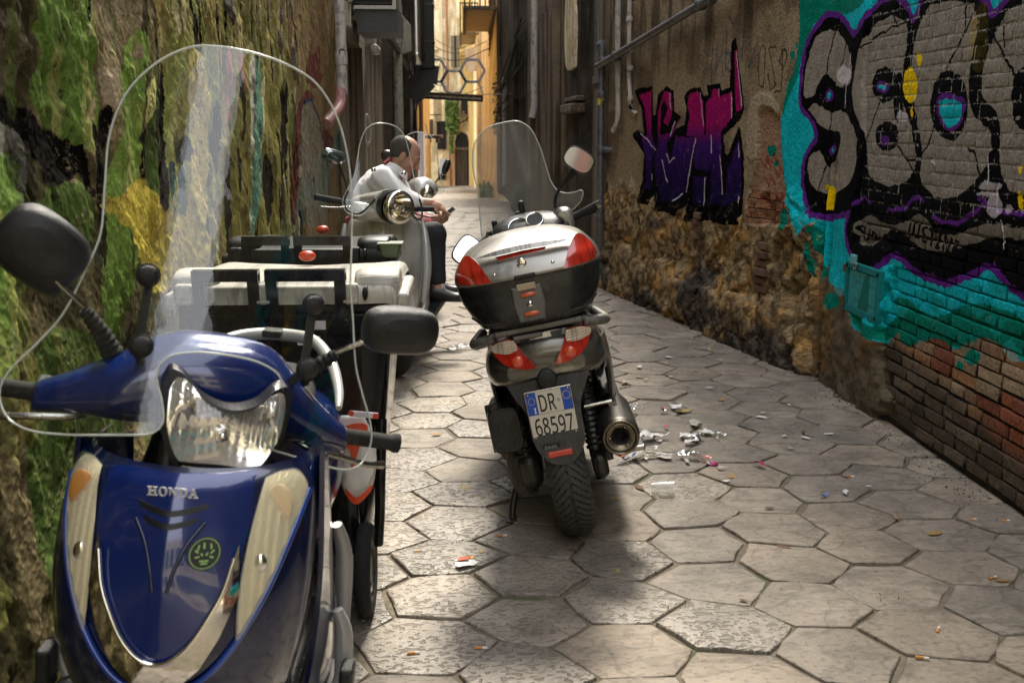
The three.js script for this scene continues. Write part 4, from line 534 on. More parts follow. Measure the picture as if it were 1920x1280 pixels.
const reliefB = (u, v) => { const lo = lowB(u, v), c = cells(u * 3.6 + 0.3 * fbm(u * 5, v * 5), v * 3.8), e = sstep(0.02, 0.22, c[1] - c[0]); const hole = 0.05 * sstep(0.6, 0.72, fbm(u * 4.5 + 7, v * 4.5 + 2, 3)); return 0.012 * fbm(u * 5, v * 5, 4) + lo * (-0.02 + 0.03 * e * (0.5 + 0.7 * c[2]) + 0.04 * fbm(u * 9, v * 9, 5, 256, 0.62) + 0.02 * fbm(u * 46, v * 46, 2) - hole + 0.10 * (1 - sstep(0.0, 0.55, v))) - 0.018 * (inPoly(PAINT_B.pink, u, v) ? 1 : 0) + 0.006 * (inPoly(PAINT_B.peel, u, v) ? 1 : 0) - 0.09 * (1 - sstep(0.03, 0.12, u + 0.05 * (fbm(2, v * 8) - 0.5))) * (1 - sstep(1.1, 1.3, v)); };
part('stucco_over_rough_stone', wallSheet(alongB, B0, B1, 0, BH, 330, 220, reliefB), M.graffitiB, graffitiWall);
part('upper_wall', [wallBlock(2.13, -5.8, 1.345, -9.51, BH - 0.02, 7, 0.5), wallBlock(2.25, -5.7, 1.45, -9.5, 0, BH, 0.4)], M.plaster, graffitiWall);
{ // rough stones that stand out of the lower part, and the few bricks laid between them
  const r = rng(91);
  const put = (u, v, rx, ry, dp, seed) => { const g = new THREE.IcosahedronGeometry(1, 6), p = g.attributes.position, uv = []; for (let i = 0; i < p.count; i++) { const x = p.getX(i), y = p.getY(i), z = p.getZ(i), n = 0.62 + 0.8 * fbm(x * 2.2 + seed * 9 + 30, y * 2.2 + z * 1.3 + 40, 5, 256, 0.6), k = 1 / Math.max(0.72, Math.pow(Math.abs(x) ** 4 + Math.abs(y) ** 4, 0.25)); const U = u + x * rx * n * Math.min(k, 1.25), W = Math.max(-0.02, v + y * ry * n * Math.min(k, 1.25)), D = reliefB(clamp(u, 0, B1), v) - dp * 0.36 + z * dp * 0.6 * n + 0.012 * fbm(U * 40, W * 40, 3), a = alongB(U); p.setXYZ(i, a.x + a.nx * D, W, a.z + a.nz * D); uv.push((U - B0) / (B1 - B0), W / BH); } g.setAttribute('uv', new THREE.Float32BufferAttribute(uv, 2)); const m = mergeVertices(g); m.computeVertexNormals(); return m; };
  for (const [u, v, rx, ry, dp] of [[0.22, 0.30, 0.10, 0.13, 0.07], [0.45, 0.62, 0.12, 0.14, 0.05], [0.5, 0.25, 0.15, 0.16, 0.08], [0.82, 0.52, 0.13, 0.15, 0.06], [0.95, 0.2, 0.2, 0.14, 0.09], [1.25, 0.55, 0.16, 0.18, 0.06], [1.35, 0.18, 0.18, 0.13, 0.08], [1.7, 0.5, 0.15, 0.2, 0.07], [1.8, 0.17, 0.2, 0.13, 0.09], [2.15, 0.62, 0.16, 0.15, 0.06], [2.25, 0.25, 0.22, 0.17, 0.09], [2.6, 0.55, 0.2, 0.2, 0.07], [2.75, 0.2, 0.2, 0.14, 0.08], [3.1, 0.6, 0.18, 0.15, 0.06], [3.2, 0.25, 0.22, 0.18, 0.09], [3.55, 0.5, 0.15, 0.18, 0.07], [0.3, 0.85, 0.1, 0.08, 0.04], [1.0, 0.78, 0.12, 0.08, 0.04], [1.95, 0.82, 0.12, 0.07, 0.04]]) part('stone', put(u, v, rx, ry, dp, r()), M.graffitiB, graffitiWall);
  const bk = (u, v, L = 0.13, out = 0.03) => { const a = alongB(u), d = reliefB(u, v) + out - 0.04; const g = rbox(0, 0, 0, L, 0.045, 0.09, 0.006, 2); g.rotateY(Math.atan2(BN.x, BN.z)); return g.translate(a.x + a.nx * d, v, a.z + a.nz * d); };
  const bm = [[0.21, 0.11, 0.06], [0.17, 0.085, 0.05], [0.24, 0.14, 0.08]].map((c) => std(c, 0.9, 0, { map: tr(DUST.map, 3), bumpMap: tr(GRAIN.bump, 8), bumpScale: 0.004 }));
  for (let k = 0; k < 6; k++) part('brick', bk(0.70 + 0.02 * (k % 2), 0.43 + k * 0.055, 0.15 - 0.03 * (k > 3), 0.028), bm[k % 3], graffitiWall);
  for (let k = 0; k < 5; k++) part('brick', bk(1.72 + 0.02 * (k % 2), 0.62 + k * 0.05, 0.09, 0.02), bm[(k + 1) % 3], graffitiWall);
  for (let k = 0; k < 4; k++) part('brick', bk(3.45, 0.5 + k * 0.06, 0.1, 0.02), bm[k % 3], graffitiWall);
}

// ---------- left wall: painted rubble ----------
const alongL = (u) => ({ x: -1.05, z: -u, nx: 1, nz: 0 });
const muralWall = thing('mural_wall', 'rough rubble wall on the left painted with bright green leaf shapes', 'wall');
const drawMural = (c) => {
  const P = PAINT_L, g = c.g; const G1 = '#66823a', G3 = '#566a34', BK = '#0d0a07';
  g.fillStyle = '#5a5632'; g.globalAlpha = 0.5; g.fillRect(0, 0, 4096, 4096); g.globalAlpha = 1;
  c.fill(P.stucco, '#7d6846'); c.fill(P.tan, '#6f6650'); c.fill(P.green, G1); c.fill(P.dark, BK); c.fill(P.low, G3);
  c.fill([[2300, 1000], [2900, 900], [3100, 500], [2900, 100], [2300, 100]], G3); c.fill([[3500, 2150], [4400, 2250], [6400, 2300], [6500, 700], [6000, 500], [3800, 600]], '#8d8650'); { const q = rng(71); for (let i = 0; i < 90; i++) { const u = 3200 + 3300 * q(), v = 700 + 1500 * q(), w = 14 + 50 * q() * q(), h = 120 + 380 * q(); g.globalAlpha = 0.55; c.fill([[u - w, v - h], [u - w * 0.7, v], [u - w, v + h], [u + w, v + h * 0.9], [u + w * 0.6, v], [u + w, v - h]], ['#d8cb92', '#a7a052', '#6f7f38', '#12100b', '#c3a85a', '#8a7a44', '#7f9a52', '#e2dab0', '#2a2416'][fl(q() * 9)]); } g.globalAlpha = 1; }
  c.fill(P.leaf, '#7a9a4a'); c.fill(P.leaftop, '#8d8a7c'); c.line(P.leafrim, '#9d9a8c', 0.02); c.fill(P.olive, '#9a9c56'); c.fill(P.dg, G3); c.fill(P.ol2, '#98904c'); c.fill(P.tall, '#7a9844');
  for (const k of ['pale1', 'pale2', 'pale3']) c.fill(P[k], '#a3937a', false);
  const r = rng(12); g.globalAlpha = 0.42; for (let i = 0; i < 230; i++) { const u = 2000 + 5200 * r(), v = 200 + 2300 * r(), w = 20 + 60 * r(), h = 40 + 160 * r(); c.fill([[u - w, v], [u - w / 2, v + h], [u + w / 2, v + h * 0.9], [u + w, v], [u + w / 2, v - h], [u - w / 2, v - h * 0.8]], [BK, G3, '#a3a456', '#9a8446', G1, '#7a9844', '#c2b07a', '#b8a676'][fl(r() * 8)]); } g.globalAlpha = 1;
  { const q = rng(505); g.globalAlpha = 0.85; for (let i = 0; i < 46; i++) { const u = 2100 + 4700 * q() , v = 500 + 1900 * q(), w = 10 + 34 * q(), h = 80 + 260 * q(); c.fill([[u - w, v - h], [u - w * 0.6, v], [u - w * 1.2, v + h], [u + w * 0.7, v + h * 0.9], [u + w, v], [u + w * 0.5, v - h]], '#0c0a07'); } g.globalAlpha = 1; }
  c.fill(P.refl_yel1, '#dcc878'); c.fill(P.refl_yel2, '#e0d88a'); c.fill(P.refl_yel3, '#cdb84e'); c.fill(P.refl_pk1, '#c98478'); c.fill(P.refl_pk2, '#b88078'); c.fill(P.refl_wt1, '#d5d5c8'); c.fill(P.refl_tl1, '#78ab92'); c.fill(P.refl_cr1, '#efe6b0');  // windscreen reflections, painted into the wall colour as pale stripes
  for (let i = 0; i < 8; i++) c.fill(P['k_' + i], BK); c.fill(P.blue1, '#2d5666'); c.fill(P.blue2, '#2a5262');
  g.globalAlpha = 0.7; for (const k of ['red1', 'red2', 'red3']) c.fill(P[k], '#591a16'); g.globalAlpha = 1; c.fill(P.tag, '#77705f'); c.line(P.bl1, '#20284a', 0.03); c.line(P.bl2, '#242c52', 0.012); c.line(P.bl3, '#242c52', 0.012); c.line(P.bl4, '#8d8aa0', 0.016);
};
const baseL = (u, v, n1, n3, n4) => { const g = fbm(u * 3, v * 3, 4), k = sstep(0.45, 0.53, fbm(u * 3.4 + 5, v * 1.9 + 3, 5, 256, 0.6) + 0.05 * sstep(1.2, 2, v)), up = sstep(1.5, 1.9, v), d = 0.5 + 0.55 * n3 + 0.45 * (n4 - 0.4), t = sstep(0.4, 0.6, fbm(u * 8, v * 5 + 30, 3)); const a = [lerp(0.31, 0.42, up * t), lerp(0.24, 0.34, up * t), lerp(0.135, 0.22, up * t)]; return [0, 1, 2].map((i) => lerp([0.022, 0.017, 0.012][i], a[i] * (0.65 + 0.5 * t), k) * d).concat([0.2 + 0.45 * k + 0.3 * n3, 0.12 * (g - 0.5) + 0.1 * (1 - k)]); };
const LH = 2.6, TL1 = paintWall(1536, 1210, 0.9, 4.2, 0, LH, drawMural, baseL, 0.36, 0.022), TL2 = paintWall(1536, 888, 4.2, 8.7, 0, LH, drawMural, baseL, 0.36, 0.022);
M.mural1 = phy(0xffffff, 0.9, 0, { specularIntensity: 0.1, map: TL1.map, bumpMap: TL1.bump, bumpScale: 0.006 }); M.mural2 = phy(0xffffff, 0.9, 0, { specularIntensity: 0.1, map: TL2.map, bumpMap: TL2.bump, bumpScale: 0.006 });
const lum = (u, v) => { const a = (u < 4.2 ? TL1 : TL2).alpha(u, v); return a ? (a[0] + a[1] + a[2]) / 765 : 0.2; };
const reliefL = (u, v) => { let l = 0; for (const [a, b] of [[0, 0], [0.03, 0.02], [-0.03, 0.02], [0.02, -0.03], [-0.02, -0.03]]) l += lum(u + a, v + b) / 5; const st = sstep(6.6, 6.9, u + 0.1 * (fbm(u * 3, v * 6) - 0.5)), f = fbm(u * 7, v * 4, 5, 256, 0.58), pl = sstep(0.47, 0.53, f); return (0.05 * (fbm(u * 1.6, v * 1.6, 3) - 0.5) + 0.012 * (l - 0.25) + 0.010 * pl) * (1 - 0.7 * st) + 0.009 * (fbm(u * 14, v * 9, 5, 256, 0.6) - 0.5) * (1 - 0.6 * st) + 0.006 * fbm(u * 60, v * 60, 2) + 0.05 * (1 - sstep(0, 0.6, v)); };
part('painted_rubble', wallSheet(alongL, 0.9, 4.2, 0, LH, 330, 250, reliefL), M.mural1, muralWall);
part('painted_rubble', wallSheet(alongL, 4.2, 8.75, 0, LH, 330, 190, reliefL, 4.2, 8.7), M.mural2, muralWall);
part('painted_rubble', wallSheet(alongL, -3.5, 0.9, 0, LH, 120, 80, (u, v) => 0.08 * (fbm(u * 3, v * 3, 4) - 0.5), 0.9, 4.2), M.mural1, muralWall);
part('upper_wall', [wallBlock(-1.07, 3.5, -1.07, -8.75, LH - 0.02, 6.5, -0.5), wallBlock(-1.2, 3.5, -1.2, -8.75, 0, LH, -0.4)], M.plaster, muralWall);
{ const T = bake(1024, (u, v) => { const w = u * 11 + 0.7 * fbm(u * 6, v * 3, 4, 6) + 0.25 * Math.sin(v * 9), k = fl(w), f = w - k, c = [[0.62, 0.52, 0.24], [0.06, 0.17, 0.03], [0.72, 0.68, 0.55], [0.05, 0.04, 0.03], [0.35, 0.30, 0.08], [0.18, 0.36, 0.28], [0.66, 0.58, 0.3], [0.08, 0.2, 0.04], [0.45, 0.2, 0.16], [0.75, 0.72, 0.62], [0.1, 0.14, 0.04]][((k % 11) + 11) % 11], n = fbm(u * 40, v * 40, 3, 40), d = (0.7 + 0.5 * n) * (0.35 + 0.65 * sstep(0, 0.12, f) * sstep(1, 0.88, f)); return [c[0] * d, c[1] * d, c[2] * d, n]; });
  part('added_stripes', wallSheet((u) => ({ x: -1.0, z: -u, nx: 1, nz: 0 }), -3.5, 1.4, LH - 0.01, 6.5, 60, 40, (u, v) => 0.04 * fbm(u * 3, v * 2, 4)), std(0xffffff, 0.85, 0, { map: T.map, bumpMap: T.bump, bumpScale: 0.01 }), muralWall, 'bright vertical stripes added out of view to tint the windscreen reflection'); }  // striped sheet added out of view to colour the windscreen reflection
{ // loose stones in the upper part, where the facing has fallen off
  const r = rng(33), mt = [[0.22, 0.18, 0.13], [0.3, 0.25, 0.19], [0.15, 0.12, 0.085], [0.26, 0.2, 0.12]].map((c) => std(c, 0.9, 0, { map: tr(DUST.map, 2), bumpMap: tr(STONE_B.bump, 2), bumpScale: 0.012 }));
  let n = 0; for (let i = 0; i < 400 && n < 22; i++) { const u = 3.4 + 3.2 * r(), v = 1.62 + 0.85 * r(); if (v < 1.62 + 0.16 * (5 - Math.abs(u - 4.6)) * 0.4 || v > 1.45 + u * 0.13 + 0.5) continue; const rx = 0.04 + 0.06 * r(), ry = 0.04 + 0.06 * r(), sd = r() * 50; n++;
    const g = new THREE.IcosahedronGeometry(1, 5), p = g.attributes.position; for (let k = 0; k < p.count; k++) { const x = p.getX(k), y = p.getY(k), z = p.getZ(k), q = 0.45 + 1.05 * fbm(x * 2.1 + sd, y * 2.1 + z + 20, 5, 256, 0.62), b = Math.min(1.25, 1 / Math.max(0.7, Math.pow(x ** 4 + y ** 4, 0.25))); p.setXYZ(k, -1.05 + reliefL(u, v) - 0.010 + z * 0.022 * q, v + y * ry * q * b, -u + x * rx * q * b); }
    const m = mergeVertices(g); m.computeVertexNormals(); part('stone', m, mt[fl(r() * 4)], muralWall); }
}
// ---------- far walls of the alley ----------
const dark1 = M.darkPlaster, black = std([0.008, 0.008, 0.009], 0.8), nearBlack = std([0.02, 0.018, 0.016], 0.9, 0, { map: PL.map, bumpMap: PL.bump, bumpScale: 0.02 });
M.stoneTrim = std([0.9, 0.85, 0.78], 0.85, 0, { map: PL.map, bumpMap: STONE_B.bump, bumpScale: 0.006 });
M.woodDark = (() => { const t = bake(512, (u, v) => { const g = fbm(u * 40, v * 3, 4, 40), f = vn(u * 256, v * 64, 256, 64), p = (u * 6) % 1, j = p < 0.04 ? 0.3 : 1, d = (0.5 + 0.8 * g + 0.2 * f) * j; return [0.035 * d, 0.028 * d, 0.022 * d, 0.5 * g + 0.4 * j]; }); return std(0xffffff, 0.8, 0, { map: t.map, bumpMap: t.bump, bumpScale: 0.006 }); })();
{
  const b = thing('old_building', 'dark stained old building along the right side beyond the grey gas pipe', 'building');
  part('wall', [wallBlock(1.33, -9.46, 1.30, -10.2, 0, 7, 0.6)], M.plaster, b);
  part('stone_jamb', [box(1.24, 0, -9.50, 1.6, 7, -9.86), box(1.225, 1.86, -9.48, 1.3, 1.93, -9.9)], M.stoneTrim, b);
  part('doorway', [box(1.62, 0, -10.2, 1.9, 7, -10.95)], black, b, 'tall black doorway');
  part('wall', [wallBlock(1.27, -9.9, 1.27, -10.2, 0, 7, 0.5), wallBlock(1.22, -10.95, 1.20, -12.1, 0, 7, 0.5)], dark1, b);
  part('ledge', [rbox(1.2, 1.66, -11.5, 0.16, 0.10, 1.2, 0.02), rbox(1.22, 1.76, -11.5, 0.1, 0.06, 1.2, 0.02)], M.stoneTrim, b);
  part('wall', [wallBlock(1.30, -12.1, 1.20, -13.0, 0, 7, 0.5), wallBlock(1.13, -13.0, 1.10, -13.6, 0, 7, 0.5), wallBlock(1.16, -13.6, 1.06, -15.4, 0, 7, 0.5), wallBlock(1.0, -15.4, 0.98, -16, 0, 7, 0.5)], M.plaster, b);
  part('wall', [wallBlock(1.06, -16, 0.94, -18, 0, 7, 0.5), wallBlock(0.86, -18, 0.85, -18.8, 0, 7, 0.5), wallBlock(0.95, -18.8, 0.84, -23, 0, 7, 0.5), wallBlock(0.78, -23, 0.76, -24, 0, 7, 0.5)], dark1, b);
  part('plaster_patch', slab([[0, 0], [0.5, 0.02], [0.62, 0.5], [0.45, 1.0], [0.15, 0.8], [-0.05, 0.4]], 0.02, 0.008).rotateY(Math.PI / 2 + 0.08).translate(1.195, 2.1, -11.2), M.creamPlaster, b, 'pale patch of plaster');
}
const pale = std([0.55, 0.53, 0.5], 0.55, 0, { map: tr(DUST.map, 2) });
{
  const g = 'pale drain pipes on the dark right wall';
  solo('drain_pipe', [pipe([1.03, 1.75, -15.2], [1.03, 6, -15.2], 0.055), tube([[1.03, 1.75, -15.2], [1.0, 1.6, -15.2]], 0.055, 3)], pale, 'pale grey drain pipe ending above the tall windscreen on the dark wall', 'pipe', g);
  solo('drain_pipe', [pipe([0.92, 1.25, -18.4], [0.92, 6, -18.4], 0.05), ...[1.9, 2.6, 3.3, 4].map((y) => lathe([[0.052, -0.03], [0.06, -0.03], [0.06, 0.03], [0.052, 0.03]], 12).translate(0.92, y, -18.4))], pale, 'thin pale drain pipe with collars, farther along the dark right wall', 'pipe', g);
  solo('drain_pipe', [pipe([0.82, 0.3, -21], [0.82, 2.45, -21], 0.05)], pale, 'short pale drain pipe beside the tangle of cables', 'pipe', g);
  const r = rng(5), cab = []; for (let k = 0; k < 9; k++) { const p = []; let y = 1.7 + 0.7 * r(), z = -22.5 + 1.5 * r(), x = 0.78 - 0.1 * r(); for (let i = 0; i < 6; i++) { p.push([x, y, z]); y += 0.16 * (i < 3 ? 1 : 1.5) * (r() * 1.2); z += 0.9 + 0.5 * r(); x += 0.02 + 0.03 * r(); } cab.push(tube(p, 0.012 + 0.012 * r(), 20, 5)); }
  solo('cable_tangle', cab, M.rubber, 'tangled black cables climbing the dark right wall', 'cables');
  const ivy = []; for (let i = 0; i < 160; i++) { const t = r(), a = mat4(0.84 - 0.18 * r(), 1.3 + 1.3 * t, -24 + 1.6 * r(), r() * 6, r() * 6, r() * 6); ivy.push(ap(new THREE.PlaneGeometry(0.07, 0.05), a)); }
  solo('dry_creeper', ivy, std([0.2, 0.15, 0.08], 0.9), 'dry brown creeper hanging from the right wall below the cables', 'plant');
}
// left side: door, wall, recesses
{
  const b = thing('shuttered_building', 'dark brown building with a black shuttered door behind the sitting man', 'building');
  part('door_frame', [box(-1.35, 0, -8.78, -1.0, 2.42, -9.12), box(-1.35, 0, -10.45, -1.0, 2.42, -10.75), box(-1.35, 2.22, -9.12, -1.0, 2.42, -10.45)], M.stoneTrim, b, 'pale stone frame round the black door');
  const d = part('door', [box(-1.3, 0, -9.12, -1.14, 2.22, -10.45)], M.woodDark, b, 'black wooden door with iron bands');
  for (const y of [0.5, 1.0, 1.5, 1.9]) part('iron_band', [box(-1.15, y, -9.14, -1.125, y + 0.05, -10.43)], M.darkMetal, d);
  part('fanlight', [box(-1.3, 2.42, -9.0, -1.2, 3.2, -10.6)], black, b);
  part('wall', [wallBlock(-1.05, -8.72, -1.05, -9.0, 2.42, 6.5, -0.4), wallBlock(-1.05, -10.7, -1.05, -11.0, 2.42, 6.5, -0.4), wallBlock(-1.05, -9.0, -1.05, -10.7, 3.2, 6.5, -0.4), wallBlock(-1.04, -10.75, -1.02, -13.2, 0, 6.5, -0.4)], M.plaster, b);
  part('recess', [wallBlock(-1.28, -13.2, -1.28, -15, 0, 6.5, -0.4), box(-1.3, 0, -13.2, -1.05, 6.5, -13.25)], nearBlack, b, 'black recess in the left wall');  // recess walls coloured almost black
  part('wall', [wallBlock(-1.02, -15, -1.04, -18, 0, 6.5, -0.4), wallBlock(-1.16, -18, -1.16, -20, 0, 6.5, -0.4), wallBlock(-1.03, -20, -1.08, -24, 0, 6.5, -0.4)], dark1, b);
}
// fittings of the left wall
const whiteP = std([0.62, 0.59, 0.56], 0.45, 0, { map: tr(DUST.map, 2) }), cream = std([0.42, 0.39, 0.31], 0.6, 0, { map: tr(DUST.map, 2) });
{
  const t = thing('downpipe', 'white plastic downpipe with a red-splashed elbow beside the black door', 'pipe');
  part('pipe', [tube([[-0.96, 5, -8.35], [-0.96, 1.95, -8.3], [-0.965, 1.74, -8.25]], 0.042, 24), lathe([[0.043, -0.05], [0.048, -0.05], [0.048, 0.05], [0.043, 0.05]], 16).translate(-0.96, 1.99, -8.3)], whiteP, t);
  part('elbow', tube([[-0.965, 1.74, -8.25], [-0.97, 1.63, -8.17], [-1.0, 1.55, -8.0], [-1.04, 1.48, -7.85]], 0.044, 16), std([0.42, 0.20, 0.19], 0.5, 0, { map: tr(DUST.map, 3) }), t, 'elbow splashed with red paint');
  part('sticker', new THREE.TorusGeometry(0.022, 0.005, 6, 20).rotateY(0.4).translate(-0.945, 2.03, -8.262), M.rubber, t);
}
{
  const t = thing('air_conditioner', 'grey air conditioner box with louvred grille high over the black door', 'air conditioner');
  part('casing', [rbox(-0.84, 2.78, -10.0, 0.44, 0.56, 0.75, 0.02), box(-0.96, 2.30, -9.62, -0.58, 2.5, -10.3)], M.greyPlastic, t);
  part('frame', [sq([-1.0, 2.515, -9.6], [-0.62, 2.515, -9.6], 0.03), sq([-1.0, 3.02, -9.6], [-0.62, 3.02, -9.6], 0.03), sq([-1.0, 2.5, -9.6], [-1.0, 3.03, -9.6], 0.03), sq([-0.62, 2.5, -9.6], [-0.62, 3.03, -9.6], 0.03)], whiteP, t);
  for (let i = 0; i < 9; i++) part('louvre', box(-0.985, 2.55 + i * 0.05, -9.60, -0.635, 2.558 + i * 0.05, -9.63), M.darkMetal, t);
  part('grille', box(-0.985, 2.53, -9.615, -0.635, 3.0, -9.622), black, t);
}
solo('steel_pipe_stub', [lathe([[0.06, -0.2], [0.06, 0.2]], 18).translate(-1.02, 2.62, -9.4)], M.steel, 'short shiny pipe stub left of the air conditioner', 'pipe');
{
  const t = thing('security_camera', 'white bullet security camera pointing down the alley from the left wall', 'camera');
  part('housing', [lathe([[0.0, 0.16], [0.045, 0.16], [0.05, 0.14], [0.05, -0.02], [0.044, -0.02]], 20, 'z').translate(-0.92, 2.25, -11.1)], whiteP, t);
  part('lens', lathe([[0, 0.005], [0.043, 0.005]], 20, 'z').translate(-0.92, 2.25, -11.09), black, t);
  part('mount', [sq([-0.92, 2.29, -11.2], [-1.04, 2.36, -11.2], 0.03)], whiteP, t);
  solo('junction_box', rbox(-0.985, 2.40, -11.15, 0.13, 0.2, 0.2, 0.015), cream, 'cream junction box just above the security camera', 'box', null);
  solo('junction_box', rbox(-0.98, 2.36, -8.75, 0.1, 0.2, 0.22, 0.015), cream, 'cream junction box at the top of the pale door frame', 'box', null);
  solo('junction_box', slab([[0, 0], [0.22, 0.1], [0.22, 0.45], [0.1, 0.6], [0, 0.6]], 0.12, 0.015, false).translate(-1.02, 2.5, -16.0), cream, 'pale angular junction box beside the shiny flue', 'box', null);
  solo('floodlight', [rbox(-0.96, 2.53, -8.72, 0.12, 0.12, 0.2, 0.02), sq([-0.98, 2.5, -8.75], [-1.06, 2.42, -8.75], 0.02)], whiteP, 'small white lamp over the junction box by the downpipe', 'lamp');
  solo('diagonal_strut', [sq([-0.99, 2.72, -11.3], [-0.9, 2.42, -17.2], 0.06, 0.07)], M.darkMetal, 'dark metal strut running slantwise along the left wall under the air conditioner', 'strut');
  solo('oval_wall_sign', [new THREE.TorusGeometry(0.11, 0.016, 8, 28).scale(0.5, 1.3, 1).rotateY(1.1).translate(-0.98, 1.43, -10.55)], whiteP, 'white oval ring sign on the left wall above the man', 'sign');
}
{
  const f = thing('flue', 'shiny stainless steel flue pipe hanging on the left wall', 'flue');
  part('pipe', [lathe([[0, 2.5], [0.07, 2.46], [0.13, 2.56], [0.15, 2.6], [0.15, 2.64], [0.14, 2.65], [0.14, 3.9], [0.15, 3.91], [0.15, 3.98], [0.14, 3.99], [0.14, 6]], 32).translate(-0.76, 0, -17.2)], std([0.62, 0.62, 0.62], 0.22, 1), f);
  part('bracket', [sq([-0.9, 2.9, -17.2], [-1.05, 2.9, -17.2], 0.03), sq([-0.9, 3.7, -17.2], [-1.05, 3.7, -17.2], 0.03)], M.darkMetal, f);
  const d = thing('ventilation_duct', 'black square ventilation duct bending to the left wall beside the shiny flue', 'duct');
  part('duct', [rbox(-0.62, 4.0, -18.2, 0.24, 3.1, 0.4, 0.02)], std([0.03, 0.028, 0.026], 0.5, 0.3, { map: tr(DUST.map, 2) }), d);
  part('elbow', [sq([-0.62, 2.52, -18.2], [-0.66, 2.22, -18.2], 0.24, 0.4), sq([-0.64, 2.30, -18.2], [-0.95, 1.98, -18.2], 0.26, 0.4)], std([0.05, 0.045, 0.04], 0.5, 0.3, { map: tr(DUST.map, 2) }), d);
  for (const y of [2.9, 3.5, 4.1]) part('seam', rbox(-0.62, y, -18.2, 0.26, 0.03, 0.42, 0.005), M.darkMetal, d);
  solo('drain_stack', [pipe([-0.95, 1.2, -15.2], [-0.95, 5, -15.2], 0.07), lathe([[0.08, -0.06], [0.085, 0.06]], 16).translate(-0.95, 2.7, -15.2), lathe([[0.08, -0.06], [0.085, 0.06]], 16).translate(-0.95, 3.1, -15.2)], cream, 'old drain stack with collars on the left wall before the flue', 'pipe');
  const r = rng(8), c = []; for (let k = 0; k < 6; k++) { const p = []; for (let i = 0; i < 6; i++) p.push([-0.98 + 0.12 * r(), 3 - i * 0.45, -21 + 0.5 * r() + k * 0.3]); c.push(tube(p, 0.014, 20, 5)); }
  solo('cable_bundle', c, M.rubber, 'black cables hanging at the far corner of the left wall', 'cables');
}
// fittings of the right wall
const gal = std([0.16, 0.175, 0.2], 0.5, 0.5, { map: tr(DUST.map, 2) }), atB = (u, v, o = 0.05) => { const a = alongB(u); return [a.x + a.nx * o, v, a.z + a.nz * o]; };
{
  const t = thing('gas_pipe', 'grey-blue gas pipe with elbow joints and a yellow tag on the right wall', 'pipe');
  part('riser', [pipe(atB(3.76, 0.62, 0.08), atB(3.80, 2.05, 0.08), 0.03), tube([atB(3.80, 2.05, 0.08), atB(3.8, 2.18, 0.08), atB(3.81, 2.2, 0.1)], 0.034, 8)], gal, t);
  part('upper_pipe', [tube([atB(3.81, 2.2, 0.08), atB(3.9, 2.17, 0.06), atB(3.95, 2.2, 0.06)], 0.034, 8), pipe(atB(3.95, 2.19, 0.06), atB(3.95, 6, 0.06), 0.03)], gal, t);
  part('lower_sleeve', [pipe(atB(3.74, 0, 0.08), atB(3.75, 0.45, 0.08), 0.05), pipe(atB(3.75, 0.42, 0.08), atB(3.76, 0.64, 0.08), 0.042)], std([0.11, 0.095, 0.085], 0.8, 0.1, { map: tr(DUST.map, 2) }), t);
  for (const [v, k] of [[0.62, 1], [0.45, 1], [1.26, 1], [2.05, 1], [1.75, 0.8]]) part('collar', lathe([[0.03, -0.035], [0.042 * (k > 0.9 ? 1 : 0.95), -0.03], [0.042, 0.03], [0.03, 0.035]], 14).translate(...atB(3.78, v, 0.08)), gal, t);
  part('wall_stub', pipe(atB(3.78, 1.26, 0.08), atB(3.68, 1.25, -0.02), 0.028), gal, t);
  part('tag', new THREE.CylinderGeometry(0.032, 0.032, 0.13, 14, 1, true).translate(...atB(3.793, 1.72, 0.08)), std([0.6, 0.48, 0.02], 0.6), t, 'yellow tag');
  const p = thing('rising_pipe', 'grey pipe running along the right wall above the magenta lettering', 'pipe');
  part('pipe', [tube([atB(3.79, 2.02, 0.09), atB(3.70, 2.02, 0.1), atB(1.65, 2.31, 0.09), atB(0.6, 2.46, 0.09)], 0.032, 30)], std([0.2, 0.19, 0.175], 0.55, 0.4, { map: tr(DUST.map, 2) }), p);
  for (const u of [3.4, 1.7, 1.55]) part('clamp', lathe([[0.03, -0.03], [0.045, -0.02], [0.045, 0.02], [0.03, 0.03]], 14, 'z').rotateY(0.2).translate(...atB(u, 2.31 + (1.65 - u) * 0.142, 0.09)), gal, p);
  const g = 'pale electrical conduits on the right wall';
  solo('conduit', [tube([atB(3.52, 6, 0.05), atB(3.5, 2.6, 0.05), atB(3.44, 1.62, 0.05), atB(3.46, 1.48, 0.06), atB(3.5, 1.43, 0.07)], 0.017, 50, 8), tube([atB(3.47, 6, 0.05), atB(3.46, 2.6, 0.05), atB(3.41, 1.62, 0.05), atB(3.42, 1.5, 0.06), atB(3.49, 1.42, 0.07)], 0.017, 50, 8)], pale, 'pair of pale conduits hooking back at the bottom, next to the gas pipe', 'conduit', null);
  solo('conduit', [tube([atB(3.23, 6, 0.05), atB(3.2, 2.4, 0.05), atB(3.13, 1.68, 0.05), atB(3.11, 1.62, 0.05), atB(3.06, 1.57, 0.02)], 0.019, 50, 8), ...[2.35, 2.1, 1.95, 1.7].map((v) => lathe([[0.019, -0.02], [0.027, -0.02], [0.027, 0.02], [0.019, 0.02]], 10).translate(...atB(3.13 + (v - 1.68) * 0.1, v, 0.05)))], pale, 'single pale conduit with clips ending just left of the magenta lettering', 'conduit', null);
}
